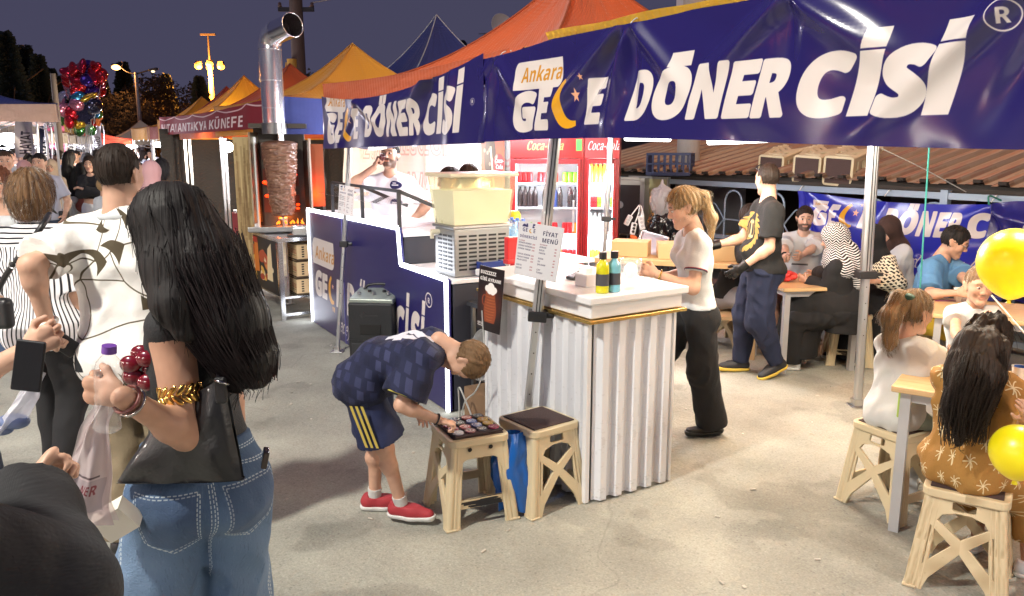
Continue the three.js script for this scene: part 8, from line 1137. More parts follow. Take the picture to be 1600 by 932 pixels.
// the man in the patterned shirt
{
const c = at(200, 500, 3.4), pos = G0(c.x, c.z), yaw = 172, l = (px, py, d) => loc(pos, yaw, at(px, py, d));
const map = canvas(1024, 1024, (x, w, h) => { x.fillStyle = '#eceae6'; x.fillRect(0, 0, w, h); const K = w / 1.07; x.strokeStyle = '#5b5240'; x.lineWidth = 6; x.lineJoin = 'miter';
const node = []; for (let j = 0; j < 6; j++) for (let i = 0; i < 6; i++) node.push([(i + 0.5 + rr(-0.36, 0.36)) * w / 6, (j + 0.5 + rr(-0.36, 0.36)) * h / 6]);
const L = (a, b) => { x.beginPath(); x.moveTo(...a); x.quadraticCurveTo((a[0] + b[0]) / 2 + rr(-30, 30), (a[1] + b[1]) / 2 + rr(-30, 30), ...b); x.stroke(); }; node.forEach((n, i) => { if (i % 6 < 5 && rnd() < 0.8) L(n, node[i + 1]); if (i < 30 && rnd() < 0.8) L(n, node[i + 6]); });
for (let i = 0; i < 24; i++) { const n = node[(i * 7 + 3) % 36], s = rr(45, 88), a = rnd() * 7; x.save(); x.translate(...n); x.rotate(a); x.fillStyle = i % 8 === 5 ? '#15161c' : '#4f4533'; x.beginPath(); x.moveTo(-s, -s * 0.2); x.quadraticCurveTo(0, -s * 0.9, s, -s * 0.55); x.lineTo(s * 0.7, s * 0.6); x.quadraticCurveTo(s * 0.4, -s * 0.25, -s, -s * 0.2); x.fill(); x.restore(); }
});
const J = person({ label: 'person with short dark hair in a white shirt patterned with brown shapes', at: pos, yaw, h: 1.86, build: 1.02, lod: 'near', skin: 'fair', hairColor: 'dark', armL: { to: l(74, 510, 3.2), hand: 'grip', pole: loc(G0(0, 0), yaw, V(-0.25, 0, 1)), palm: loc(G0(0, 0), yaw, V(0.8, 0, -1)) }, shirt: { mat: tex(map, 1.07, 1.0), sleeve: 0.82, loose: 0.026, sl: 0.008, e: 0.017, hem: -0.14, flare: 0.024, wrinkle: 0.012, neck: 0.058 }, pants: { mat: C.khaki, len: 1, knee: 0.1, ankle: 0.085, wrinkle: 0.012 }, shoes: { mat: C.blackShoe, sole: C.whiteSole }, hair: { t: 0.003, amp: 0.0015, low: -0.07 } });
part('collar', [tube(Array.from({ length: 9 }, (_, i) => { const a = -2.4 + i * 0.6; return J.N.clone().add(V(Math.sin(a) * 0.075, 0.045 - 0.02 * Math.abs(Math.cos(a / 2)), -Math.cos(a) * 0.07)); }), 0.014, 8, 30)], C.white, J.o);
const w = J.world(J.AL.wr), e = J.world(J.AL.el); solo('bracelet', orient(new THREE.TorusGeometry(0.036, 0.011, 8, 24).rotateX(PI / 2), w.clone().lerp(e, 0.08), e), M([0.75, 0.75, 0.72], 0.4), 'white band on the patterned shirt man\'s wrist', 'bracelet');
const g = J.world(J.AL.grip), p = thing('phone', 'black phone held low by the man in the patterned shirt', 'phone', g, 0.4); part('case', rbox(0.078, 0.15, 0.012, 0.006, 0, 0, 0, 0.4, 0, 0.7), blackPlastic, p); part('screen', rbox(0.07, 0.14, 0.002, 0.001, 0, 0.003, 0.007, 0.4, 0, 0.7), M([0.05, 0.05, 0.055], 0.08), p);
}
// the woman in the striped shirt
{
const c = at(62, 450, 4.25), pos = G0(c.x, c.z), yaw = 178, l = (px, py, d) => loc(pos, yaw, at(px, py, d));
const map = canvas(512, 512, (x, w, h) => { x.fillStyle = '#eceaee'; x.fillRect(0, 0, w, h); x.fillStyle = '#16161c'; for (let i = 0; i < 26; i++) x.fillRect(i * w / 26, 0, 6, h); x.fillStyle = '#eceaee'; x.fillRect(0, 0, w, 92); x.fillStyle = '#16161c'; for (let i = 0; i < 5; i++) x.fillRect(0, 4 + i * 18, w, 6); }); map.offset.y = 0.24;
const J = person({ label: 'person with a light brown bob in a black and white striped shirt', at: pos, yaw, h: 1.7, female: true, build: 1.12, lod: 'near', skin: 'fair', hairColor: 'brown', shirt: { mat: tex(map, 0.535, 0.72), sleeve: 0.95, loose: 0.02, e: 0.022, hem: -0.14, flare: 0.03, wrinkle: 0.01 }, pants: { mat: C.black, len: 0.96, knee: 0.075, ankle: 0.06 }, legL: { to: [0.1, 0.08, 0.12] }, legR: { to: [-0.1, 0.1, -0.16], toe: [-0.1, -0.15, 1] }, shoes: { mat: C.blackShoe, sole: C.whiteSole }, hair: { t: 0.03, overEars: true, low: -0.1, back: true, amp: 0.006, mat: hairMat([0.14, 0.075, 0.035]), more: [{ a: [0, 0.0, -0.07], b: [0, -0.07, -0.06], r: [0.09, 0.06] }, { a: [-0.06, 0.0, -0.03], b: [-0.05, -0.08, -0.03], r: [0.05, 0.04] }, { a: [0.06, 0.0, -0.03], b: [0.05, -0.08, -0.03], r: [0.05, 0.04] }] } });
const s = thing('crossbody_bag', 'black crossbody strap and bag on the striped shirt', 'handbag'); part('strap', tube([at(76, 335, 3.98), at(66, 352, 3.84), at(40, 388, 3.82), at(12, 425, 3.84), at(-8, 462, 3.9)], 0.014, 6, 30), blackPlastic, s); part('bag', rbox(0.2, 0.16, 0.07, 0.03, 0, 0, 0).translate(...at(-12, 490, 3.92).toArray()), blackPlastic, s); part('buckle', place(new THREE.TorusGeometry(0.018, 0.004, 6, 16), ...at(19, 414, 3.82).toArray()), steel, s);
}
// someone at the left edge: an arm with a phone and a clear bag
{
const c = at(-130, 520, 2.5), pos = G0(c.x, c.z), yaw = 174, l = (px, py, d) => loc(pos, yaw, at(px, py, d));
const J = person({ label: 'person mostly outside the left edge whose bare arm holds a phone and a clear bag', at: pos, yaw, h: 1.72, lod: 'near', skin: 'fair', armR: { to: l(44, 545, 2.32), hand: 'grip', pole: loc(G0(0, 0), yaw, V(0.3, -1, 0.6)), palm: loc(G0(0, 0), yaw, V(-0.3, 0, -1)) }, shirt: { mat: C.navy, sleeve: 0.6 }, pants: { mat: C.darkJean }, shoes: { mat: C.blackShoe }, hair: {} });
const p = thing('phone', 'black phone in the bare hand at the left edge', 'phone', at(44, 572, 2.24), 0.2); part('case', rbox(0.08, 0.15, 0.012, 0.006, 0, 0, 0, -0.1, 0, -0.18), blackPlastic, p); part('screen', rbox(0.074, 0.142, 0.002, 0.001, 0, 0, 0.007, -0.1, 0, -0.18), M([0.02, 0.02, 0.022], 0.1), p);
const t = thing('clear_bag', 'clear plastic bag swinging from the hand at the left edge', 'bag'), top = at(58, 590, 2.3), bot = at(8, 675, 2.3), m = new THREE.MeshPhysicalMaterial({ color: lin(0.9, 0.9, 0.95), roughness: 0.3, transmission: 0.6, thickness: 0, side: THREE.DoubleSide }); for (const k of [1, -1]) part(k > 0 ? 'front' : 'back', sheet(26, 26, (u, v) => { const q = bot.clone().lerp(top, v), w = lerp(0.05, 0.16, Math.sin(Math.min(1, (1 - v) * 1.3) * PI / 2)); return q.add(V((u - 0.5) * w * 0.86, (u - 0.5) * w * 0.5 + 0.012 * noise3(u * 8, v * 6, 2), k * 0.04 * Math.sin(u * PI) * Math.sin((1 - v) * 2.6) + 0.012 * noise3(u * 7, v * 3, 5 + k))); }), m, t); const it = bot.clone().lerp(top, 0.25); part('content', [sph(0.035, it.x, it.y - 0.01, it.z, 1.4, 0.7, 0.8), sph(0.03, it.x - 0.04, it.y - 0.03, it.z, 1.3, 0.8, 0.8)], M([0.12, 0.16, 0.3], 0.4), t);
}
// dark sleeve at the lower left corner
{
const pos = G0(-1.0, -0.98), yaw = 172, l = (px, py, d) => loc(pos, yaw, at(px, py, d));
const J = person({ label: 'person in a black long sleeved top cut off by the lower left corner', at: pos, yaw, h: 1.7, lod: 'near', female: true, skin: 'fair', lean: 4, armR: { to: l(30, 770, 1.32), pole: loc(G0(0, 0), yaw, V(1, -0.8, 0.6)), hand: 'pinch', dir: loc(G0(0, 0), yaw, V(0.25, 0.55, -1)), palm: loc(G0(0, 0), yaw, V(0.6, -0.3, -0.4)) }, shirt: { mat: cloth([0.012, 0.012, 0.015], 0.85), sleeve: 1.5, e: 0.03, sl: 0.012, loose: 0.02, wrinkle: 0.01, cuff: 0.03 }, pants: { mat: C.black }, shoes: { mat: C.blackShoe }, hair: { t: 0.02, overEars: true } });
const cr = new THREE.MeshPhysicalMaterial({ color: lin(0.95, 0.9, 0.88), roughness: 0.05, transmission: 0.7, thickness: 0.02, ior: 1.5, flatShading: true }), b = thing('crystal_trinket', 'sparkling faceted trinket held at the lower left', 'trinket', at(62, 752, 1.36)); for (let i = 0; i < 14; i++) part('facet', place(new THREE.IcosahedronGeometry(0.008, 0), rr(-0.016, 0.016), rr(-0.024, 0.02), rr(-0.012, 0.012), rnd() * 3, rnd() * 3), i % 5 === 0 ? M([0.8, 0.35, 0.08], 0.15, 0.6, { flatShading: true }) : cr, b);
}
// the boy bending over the badges
{
const c = gp(612, 822), pos = G0(c.x, c.z), yaw = 82, l = (px, py, d) => loc(pos, yaw, at(px, py, d)), d0 = (x, y, z) => loc(G0(0, 0), yaw, V(x, y, z));
const map = canvas(512, 512, (x, w, h) => { x.fillStyle = '#171c3a'; x.fillRect(0, 0, w, h); for (let j = 0; j < 12; j++) for (let i = 0; i < 12; i++) { x.fillStyle = ['#2b3050', '#121733', '#23284a', '#34385a'][(i * 3 + j * 5) % 4]; x.save(); x.translate(i * w / 12 + (j % 2) * 20, j * h / 12); x.transform(1, 0.3, -0.5, 1, 0, 0); x.fillRect(0, 0, 30, 22); x.restore(); } 
x.fillStyle = '#dcdce4'; const cx = w / 2; glyph(x, '4', cx - 80, h * 0.3, 150, 190, 0.1, '#d9d9e2', 0.02); x.font = 'bold 46px sans-serif'; x.fillText('BERK', cx - 66, h * 0.24); });
map.offset.set(0.5, 0.1);
const J = person({ label: 'child in a dark blue football shirt and striped shorts bending over the stool', at: pos, yaw, h: 1.38, kid: true, headScale: 0.88, lod: 'near', skin: 'fair', hairColor: 'light', pelvis: [0, 0.755, -0.1], lean: 80, bend: 0.36, head: { pitch: 112, yaw: 0, roll: 0 }, hunch: 0.0,
legR: { to: loc(pos, yaw, gp(630, 815).setY(0.066)), toe: d0(0.97, 0, 0.25) }, legL: { to: loc(pos, yaw, gp(586, 796).setY(0.066)), toe: d0(1, 0, -0.05) },
armR: { to: l(686, 657, 3.52), pole: d0(-0.6, -1, 0.5), hand: 'pinch', dir: d0(0.95, -0.3, -0.15), palm: d0(-0.2, -1, 0) }, armL: { to: l(650, 636, 3.78), pole: d0(-1, -0.3, 0), hand: 'relaxed' },
shirt: { mat: tex(map, 0.68, 0.62, { sheen: 0.3 }), sleeve: 0.82, loose: 0.028, sl: 0.014, e: 0.03, hem: -0.12, flare: 0.035, wrinkle: 0.012, neck: 0.062, seamFront: true }, pants: { mat: cloth([0.012, 0.02, 0.075], 0.6), len: 0.42, flare: 0.03, e: 0.024, wrinkle: 0.01 }, shoes: { mat: C.redShoe, sole: C.whiteSole, sock: C.sock, sockTop: 0.16, size: 1.08 }, hair: { t: 0.008, amp: 0.004, low: -0.055 } });
// yellow stripes on the shorts and a yellow cuff
const stp = M([0.55, 0.42, 0.08], 0.7), lg = J.LR; for (let i = 0; i < 3; i++) { const a = lg.hip.clone().lerp(lg.kn, 0.18), b = lg.hip.clone().lerp(lg.kn, 0.84), off = V(-0.125, 0, -0.03 + i * 0.026), g = sheet(1, 10, (u, v) => a.clone().lerp(b, 1 - v).add(off).add(V(-0.008 * v * 0 - (1 - v) * 0.004, 0, (u - 0.5) * 0.013))); part('stripe', g, stp, J.o); }
const cf = J.AR.sh.clone().lerp(J.AR.el, 0.8); part('cuff', orient(new THREE.TorusGeometry(0.083, 0.005, 6, 28).rotateX(PI / 2), cf, J.AR.el), M([0.6, 0.55, 0.1], 0.7), J.o);
for (const A of [J.AL, J.AR]) solo('bracelet', orient(new THREE.TorusGeometry(0.026, 0.004, 6, 20).rotateX(PI / 2), J.world(A.wr.clone().lerp(A.el, 0.06)), J.world(A.el)), blackPlastic, A === J.AR ? 'dark cord round the child\'s reaching wrist' : 'dark beads round the child\'s other wrist', 'bracelet');
}
// the woman in the white top walking left
{
const c = at(1088, 470, 4.86), pos = G0(c.x, c.z), yaw = -84, l = (px, py, d) => loc(pos, yaw, at(px, py, d)), d0 = (x, y, z) => loc(G0(0, 0), yaw, V(x, y, z));
const J = person({ label: 'person with a blond ponytail in a white top and black trousers, looking down', at: pos, yaw, h: 1.61, female: true, lod: 'near', skin: 'fair', lean: 6, head: { pitch: 18, yaw: -4 }, pelvis: [0, 0.86, 0],
armL: { to: l(1026, 428, 4.7), pole: d0(0.5, -1, 0.4), hand: 'pinch', dir: d0(-1, 0.35, 0) }, armR: { to: l(1020, 432, 5.0), pole: d0(0.3, -1, -0.5), hand: 'grip', dir: d0(-1, 0.1, 0) },
legL: { to: loc(pos, yaw, gp(1112, 680).setY(0.075)), toe: d0(-1, 0, 0.25) }, legR: { to: d0(-0.42, 0.09, -0.12), toe: d0(-1, 0, 0) },
shirt: { mat: C.white, sleeve: 0.62, e: 0.012, hem: 0.02, tuck: true, flare: 0.006, wrinkle: 0.007, loose: 0.012 }, pants: { mat: C.black, len: 1, knee: 0.1, ankle: 0.105, rise: 0.07, wrinkle: 0.01 }, shoes: { style: 'sandal', mat: C.blackShoe, sole: C.blackShoe },
hair: { t: 0.012, overEars: false, low: -0.05, amp: 0.005, mat: hairMat([0.3, 0.2, 0.1]), more: [{ a: [0, 0.06, -0.1], b: [0, 0.035, -0.145], r: [0.03, 0.028] }, { a: [0, 0.035, -0.145], b: [0, -0.12, -0.15], r: [0.03, 0.036] }, { a: [0, -0.12, -0.15], b: [0, -0.24, -0.12], r: [0.036, 0.012] }] } });
const cf = J.AL.sh.clone().lerp(J.AL.el, 0.59); for (let i = 0; i < 2; i++) part('sleeve_stripe', orient(new THREE.TorusGeometry(0.0655, 0.004, 6, 28).rotateX(PI / 2), cf.clone().lerp(J.AL.el, -0.0 - i * 0.04), J.AL.el), i ? M([0.3, 0.04, 0.05], 0.7) : M([0.02, 0.02, 0.06], 0.7), J.o);
part('hair_tie', place(new THREE.TorusGeometry(0.034, 0.011, 8, 18), 0, 0.035, -0.135, 0.3).applyMatrix4(J.headM), blackPlastic, J.o);
solo('bracelet', orient(new THREE.TorusGeometry(0.03, 0.005, 6, 20).rotateX(PI / 2), J.world(J.AL.wr.clone().lerp(J.AL.el, 0.1)), J.world(J.AL.el)), M([0.6, 0.4, 0.12], 0.25, 0.9), 'thin gold bracelet on the woman in the white top', 'bracelet');
bag('paper_bag', 'crumpled white bag in the hands of the woman in white', at(1013, 452, 4.85).add(V(0, -0.1, 0)), 0.11, 0.1, 0.09, whiteBag, 41);
}
// the man in black walking left
{
const c = at(1188, 440, 6.25), pos = G0(c.x, c.z), yaw = -90, l = (px, py, d) => loc(pos, yaw, at(px, py, d)), d0 = (x, y, z) => loc(G0(0, 0), yaw, V(x, y, z));
const crest = canvas(512, 512, (x, w, h) => { x.fillStyle = '#141416'; x.fillRect(0, 0, w, h); x.strokeStyle = '#8f7538'; x.lineWidth = 9; const cx = w / 2, cy = h * 0.64; for (const s of [-1, 1]) for (let i = 0; i < 9; i++) { const a = 0.35 + i * 0.26; x.save(); x.translate(cx + s * Math.sin(a) * 70, cy + Math.cos(a) * 90); x.rotate(-s * (a - 0.5)); x.fillStyle = '#9c8040'; x.beginPath(); x.ellipse(0, 0, 8, 23, s * 0.5, 0, 7); x.fill(); x.restore(); } x.beginPath(); x.arc(cx, cy, 42, 0, 7); x.stroke(); x.fillStyle = '#a89a72'; x.fillRect(cx - 30, cy - 40, 60, 12); x.fillRect(cx - 12, cy - 34, 24, 70); x.fillRect(cx - 36, cy + 24, 72, 12); });
crest.offset.set(0.5, 0.05);
const J = person({ label: 'person in a black shirt with a gold crest, navy joggers and black gloves, walking', at: pos, yaw, h: 1.7, build: 1.16, belly: 0.5, lod: 'near', skin: 'fair', hairColor: 'dark', lean: -3, head: { yaw: -72, pitch: 2 }, gloves: true,
armL: { to: l(1160, 418, 6.1), pole: d0(1, -0.5, 0.5), hand: 'relaxed', palm: d0(0.3, 0, -1) }, armR: { to: d0(-0.34, 1.06, -0.16), pole: d0(0.6, -1, -0.4), hand: 'grip' }, pelvis: [0, 0.925, 0], legL: { to: loc(pos, yaw, gp(1212, 590).setY(0.12)), toe: d0(-1, -0.38, 0.35), pole: d0(-1, 0, 0.2) }, legR: { to: loc(pos, yaw, gp(1156, 580).setY(0.08)), toe: d0(-1, 0.05, 0.15), pole: d0(-1, 0, 0) },
shirt: { mat: tex(crest, 1.07, 0.9), sleeve: 0.7, loose: 0.018, e: 0.016, hem: -0.04, wrinkle: 0.009 }, pants: { mat: C.navy, name: 'joggers', len: 0.98, knee: 0.1, ankle: 0.065, e: 0.018, wrinkle: 0.013 }, shoes: { mat: M([0.02, 0.02, 0.024], 0.6), sole: M([0.7, 0.5, 0.08], 0.6), sock: C.sock, sockTop: 0.12 }, hair: { t: 0.003, amp: 0.002 } });
part('glasses', [tube([V(-0.078, 0.03, 0.0), V(-0.07, 0.05, 0.06), V(0, 0.075, 0.09), V(0.07, 0.05, 0.06), V(0.078, 0.03, 0)].map((p) => p.clone().add(V(0, 0.045, -0.01))), 0.004, 6, 20)].map((g) => g.applyMatrix4(J.headM)), blackPlastic, J.o);
}
// the man drinking behind the counter
{
const c = at(612, 330, 7.9), pos = G0(c.x, c.z), yaw = -4, l = (px, py, d) => loc(pos, yaw, at(px, py, d));
const map = canvas(512, 512, (x, w, h) => { x.fillStyle = '#e6e8ee'; x.fillRect(0, 0, w, h); x.fillStyle = '#2a2a5c'; x.beginPath(); x.ellipse(w * 0.58, h * 0.28, 34, 22, 0, 0, 7); x.fill(); x.fillStyle = '#fff'; x.fillRect(w * 0.545, h * 0.275, 36, 6); x.fillRect(w * 0.56, h * 0.255, 20, 5); }); map.offset.set(0.5, 0.2);
const J = person({ label: 'person in a white shirt with a small navy badge drinking behind the counter', at: pos.clone().setY(0), yaw, h: 1.88, lod: 'near', skin: 'fair', hairColor: 'black', beard: 0.8, head: { pitch: -14, yaw: -8 }, armR: { to: l(584, 262, 7.7), pole: V(-1, -0.8, 0.2), hand: 'grip', dir: V(0.45, 0.9, 0.1), palm: V(0.8, -0.3, -0.3) }, armL: { to: l(636, 352, 7.95), pole: V(1, 0, -0.6) }, shirt: { mat: tex(map, 1.07, 0.9), sleeve: 0.7, loose: 0.016, hem: -0.1, wrinkle: 0.008 }, pants: { mat: C.navy }, shoes: { mat: C.blackShoe }, hair: { t: 0.006 } });
const g = J.world(J.AR.grip); const t = thing('drinking_cup', 'small dark drink can at the lips of the man behind the counter', 'cup', g, 0); part('can', cyl(0.027, 0.025, 0.09, 0, 0.01, 0, 16, 0.5, 0, -0.4), M([0.12, 0.03, 0.03], 0.3, 0.4), t); part('rim', place(new THREE.TorusGeometry(0.025, 0.003, 6, 18).rotateX(PI / 2), 0.018, 0.05, 0.022, 0.5, 0, -0.4), steel, t);
}
// two helpers behind the drink cooler
{
let c = at(706, 300, 7.0), pos = G0(c.x, c.z);
person({ label: 'person in black with gloves reaching past the drink cooler', at: pos, yaw: -60, h: 1.66, gloves: true, skin: 'tan', hairColor: 'black', armL: { to: loc(pos, -60, at(666, 370, 6.6)), pole: V(0, -1, 0), hand: 'grip' }, shirt: { mat: C.black, sleeve: 0.7 }, pants: { mat: C.black }, shoes: { mat: C.blackShoe }, hair: { t: 0.008 } });
c = at(731, 300, 6.6); person({ label: 'person with cropped dark hair hidden behind the drink tank', at: G0(c.x, c.z), yaw: 150, h: 1.7, skin: 'tan', hairColor: 'dark', shirt: { mat: C.black, sleeve: 0.7 }, pants: { mat: C.black }, shoes: { mat: C.blackShoe }, hair: { t: 0.004 } });
}
const seat = (px, py, D) => { const p = at(px, py, D); return G0(p.x, p.z); };
const sit = (S, sp = {}) => ({ pelvis: [0, 0.45 + 0.085 * S, 0], legL: { to: [0.13, 0.08 * S, 0.36], pole: [0.2, 1, 1], ...(sp.L || {}) }, legR: { to: [-0.13, 0.08 * S, 0.34], pole: [-0.2, 1, 1], ...(sp.R || {}) } });
{ // bearded man
const pos = seat(1250, 430, 7.9), yaw = -14, l = (px, py, d) => loc(pos, yaw, at(px, py, d));
const J = person({ label: 'person with a dark beard in an off white shirt sitting behind the table', at: pos, yaw, h: 1.6, build: 1.15, skin: 'pale', hairColor: 'dark', beard: 0.85, lod: 'near', lean: 9, ...sit(0.9), head: { yaw: 0, pitch: 2 }, armL: { to: l(1240, 410, 7.25), pole: V(1, -0.6, -0.3), hand: 'relaxed' }, armR: { to: l(1226, 412, 7.25), pole: V(-1, -0.6, -0.3), hand: 'fist' }, shirt: { mat: C.white, sleeve: 0.8, loose: 0.02, e: 0.02, hem: -0.06, wrinkle: 0.01 }, pants: { mat: C.darkJean }, shoes: { mat: C.blackShoe }, hair: { t: 0.008 } });
solo('watch', orient(new THREE.TorusGeometry(0.032, 0.008, 6, 20).rotateX(PI / 2), J.world(J.AR.wr.clone().lerp(J.AR.el, 0.1)), J.world(J.AR.el)), blackPlastic, 'dark wrist watch on the bearded man', 'watch');
}
{ // seated man in black and grey shorts
const pos = seat(1140, 470, 7.25), yaw = 66; person({ label: 'person in a black shirt and grey shorts seated behind the walking man', at: pos, yaw, h: 1.76, build: 1.1, skin: 'fair', hairColor: 'dark', lean: 14, ...sit(1.0, { R: { to: [-0.3, 0.08, 0.5], toe: [0.3, 0, 1] }, L: { to: [0.05, 0.08, 0.5] } }), armR: { to: [-0.15, 0.8, 0.35], pole: [-1, -0.5, 0], hand: 'relaxed' }, armL: { to: [0.15, 0.8, 0.35], pole: [1, -0.5, 0], hand: 'relaxed' }, shirt: { mat: C.black, sleeve: 0.7, hem: -0.05 }, pants: { mat: C.grey, len: 0.46, flare: 0.03 }, shoes: { mat: M([0.06, 0.1, 0.16], 0.7), sole: C.whiteSole, sock: cloth([0.05, 0.3, 0.55]) }, hair: { t: 0.006 } });
}
const hijab = (mat, o = {}) => ({ name: 'headscarf', mat, t: 0.024, overEars: true, low: -0.3, faceLow: 0.058, faceW: 0.058, faceD: 0.075, amp: o.amp ?? 0.003, freq: 20, more: [{ a: [0, 0.03, -0.03], b: [0, -0.06, -0.035], r: [0.1, 0.095] }, { a: [0, -0.07, -0.02], b: [0, -0.15, 0.0], r: [0.085, 0.1] }, { a: [0, -0.11, 0.05], b: [0, -0.2, 0.06], r: [0.05, 0.07] }, { a: [0, -0.12, -0.04], b: [0, -0.23, -0.05], r: [0.095, 0.12] }, { a: [-0.06, -0.19, -0.02], b: [0.06, -0.19, -0.02], r: [0.1, 0.1] }, ...(o.more || [])] });
{ // zigzag headscarf
const zz = tex(canvas(256, 256, (c, w, h) => { c.fillStyle = '#e9e9ea'; c.fillRect(0, 0, w, h); c.strokeStyle = '#101014'; c.lineWidth = 9; for (let j = -2; j < 14; j++) { c.beginPath(); for (let i = 0; i <= 8; i++) c.lineTo(i * 32, j * 21 + (i % 2) * 26); c.stroke(); } }), 0.24, 0.24);
const pos = seat(1316, 508, 6.45), yaw = -116, l = (px, py, d) => loc(pos, yaw, at(px, py, d));
const J = person({ label: 'person in black with a black and white zigzag headscarf seated at the table', at: pos, yaw, h: 1.48, female: true, build: 1.1, lod: 'near', skin: 'fair', lean: 9, ...sit(0.85), head: { pitch: 10, yaw: 0 }, armL: { to: l(1262, 440, 6.62), pole: V(0, -1, -0.4), hand: 'relaxed' }, armR: { to: l(1275, 428, 7.0), pole: V(-1, -1, 0), hand: 'relaxed' }, shirt: { mat: C.black, sleeve: 1.5, e: 0.022, loose: 0.016, hem: -0.2, skirt: 0.03, flare: 0.03, wrinkle: 0.011, name: 'tunic' }, skirt: { pts: [[0, 0.55, 0.02], [0, 0.54, 0.3], [0, 0.14, 0.36]], r: [0.2, 0.17, 0.19], mat: C.black, floor: 0.1 }, pants: { mat: C.black, knee: 0.1, ankle: 0.09, e: 0.025 }, shoes: { mat: M([0.7, 0.7, 0.68], 0.6), sole: C.whiteSole }, hair: hijab(zz, { more: [{ a: [0, -0.12, -0.1], b: [0, -0.27, -0.12], r: [0.1, 0.125] }, { a: [-0.11, -0.25, -0.07], b: [0.11, -0.25, -0.07], r: [0.1, 0.1] }, { a: [0, -0.25, -0.15], b: [0.03, -0.42, -0.16], r: [0.08, 0.05] }] }) });
const b = thing('crossbody_bag', 'small dark bag on a tan strap against the black dress', 'handbag'); part('strap', tube([at(1336, 437, 6.45), at(1316, 452, 6.42), at(1290, 462, 6.42), at(1268, 472, 6.48)], 0.008, 6, 20), M([0.4, 0.32, 0.22], 0.6), b); part('bag', place(rbox(0.2, 0.11, 0.06, 0.025, 0, 0, 0, 0, 0.3, 0.5), ...at(1262, 480, 6.5).toArray()), M([0.03, 0.028, 0.028], 0.6), b);
const jc = at(1347, 448, 6.5); solo('juice_bottle', lathe([[0, 0], [0.03, 0], [0.032, 0.02], [0.032, 0.12], [0.014, 0.16], [0.014, 0.18], [0, 0.18]], 14), M([0.75, 0.3, 0.03], 0.25), 'orange juice bottle glimpsed left of the stout pole', 'bottle', V(jc.x, jc.y - 0.09, jc.z));
}
{ // brown headscarf
const pos = seat(1405, 440, 7.35), yaw = -76, l = (px, py, d) => loc(pos, yaw, at(px, py, d));
person({ label: 'person in a dark brown headscarf and white jacket looking down, seated by the fence', at: pos, yaw, h: 1.5, female: true, lod: 'near', skin: 'pale', lean: 14, ...sit(0.86), head: { pitch: 26, yaw: 12 }, armL: { to: l(1385, 440, 7.0), pole: V(0.2, -1, 0.6), hand: 'relaxed' }, armR: { to: l(1375, 440, 7.2), pole: V(-0.5, -1, 0), hand: 'relaxed' }, shirt: { mat: C.white, sleeve: 1.5, e: 0.035, loose: 0.03, hem: -0.1, wrinkle: 0.018, name: 'jacket' }, pants: { mat: C.black, knee: 0.1, ankle: 0.09 }, shoes: { mat: C.blackShoe }, hair: hijab(C.brownScarf) });
}
{ // houndstooth blouse, face hidden by the pole
const ht = tex(canvas(256, 256, (c, w, h) => { c.fillStyle = '#e6dfc8'; c.fillRect(0, 0, w, h); c.fillStyle = '#15140f'; for (let j = 0; j < 8; j++) for (let i = 0; i < 8; i++) { c.save(); c.translate(i * 32 + (j % 2) * 16, j * 32); c.beginPath(); c.moveTo(0, 6); c.lineTo(14, 0); c.lineTo(22, 12); c.lineTo(30, 10); c.lineTo(22, 22); c.lineTo(10, 28); c.lineTo(8, 16); c.fill(); c.restore(); } }), 0.2, 0.2);
const pos = seat(1364, 505, 6.9), yaw = -60, l = (px, py, d) => loc(pos, yaw, at(px, py, d));
person({ label: 'person in a black and cream checked blouse behind the stout pole', at: pos, yaw, h: 1.36, female: true, lod: 'mid', skin: 'fair', lean: 8, pelvis: [0, 0.53, 0], legL: { to: [0.12, 0.08, 0.3] }, legR: { to: [-0.12, 0.08, 0.3] }, head: { pitch: 16 }, armL: { to: l(1372, 440, 6.6), pole: V(0.8, -1, 0), hand: 'relaxed' }, shirt: { mat: ht, sleeve: 1.5, e: 0.024, loose: 0.02, hem: -0.02, wrinkle: 0.012, name: 'blouse' }, pants: { mat: C.black }, skirt: { pts: [[0, 0.58, 0], [0, 0.35, 0.08], [0, 0.06, 0.14]], r: [0.15, 0.2, 0.23], mat: C.black }, shoes: { mat: C.blackShoe }, hair: hijab(C.black) });
}
{ // man in blue
const pos = seat(1446, 470, 6.25), yaw = 40, l = (px, py, d) => loc(pos, yaw, at(px, py, d));
const J = person({ label: 'person with glasses in a light blue shirt looking down at the table', at: pos, yaw, h: 1.58, build: 1.2, lod: 'near', skin: 'fair', hairColor: 'black', beard: 0.2, lean: 14, ...sit(0.9), head: { pitch: 22, yaw: 14 }, armR: { to: l(1496, 458, 5.7), pole: V(-1, -1, 0.3), hand: 'relaxed' }, armL: { to: l(1530, 452, 5.8), pole: V(1, -0.6, -0.4), hand: 'relaxed' }, shirt: { mat: C.blueTee, sleeve: 0.85, loose: 0.022, e: 0.022, hem: -0.05, wrinkle: 0.012 }, pants: { mat: cloth([0.5, 0.36, 0.03]) }, shoes: { mat: C.blackShoe }, hair: { t: 0.009, amp: 0.005 } });
const gl = []; for (const s of [-1, 1]) gl.push(place(new THREE.TorusGeometry(0.021, 0.0018, 6, 24).scale(1.1, 0.8, 1), s * 0.031, 0.004, 0.1), rod(V(s * 0.052, 0.008, 0.098), V(s * 0.08, 0.012, -0.005), 0.0018, 5)); gl.push(rod(V(-0.01, 0.006, 0.104), V(0.01, 0.006, 0.104), 0.0016, 5)); part('glasses', gl.map((g) => g.applyMatrix4(J.headM)), darkSteel, J.o);
}
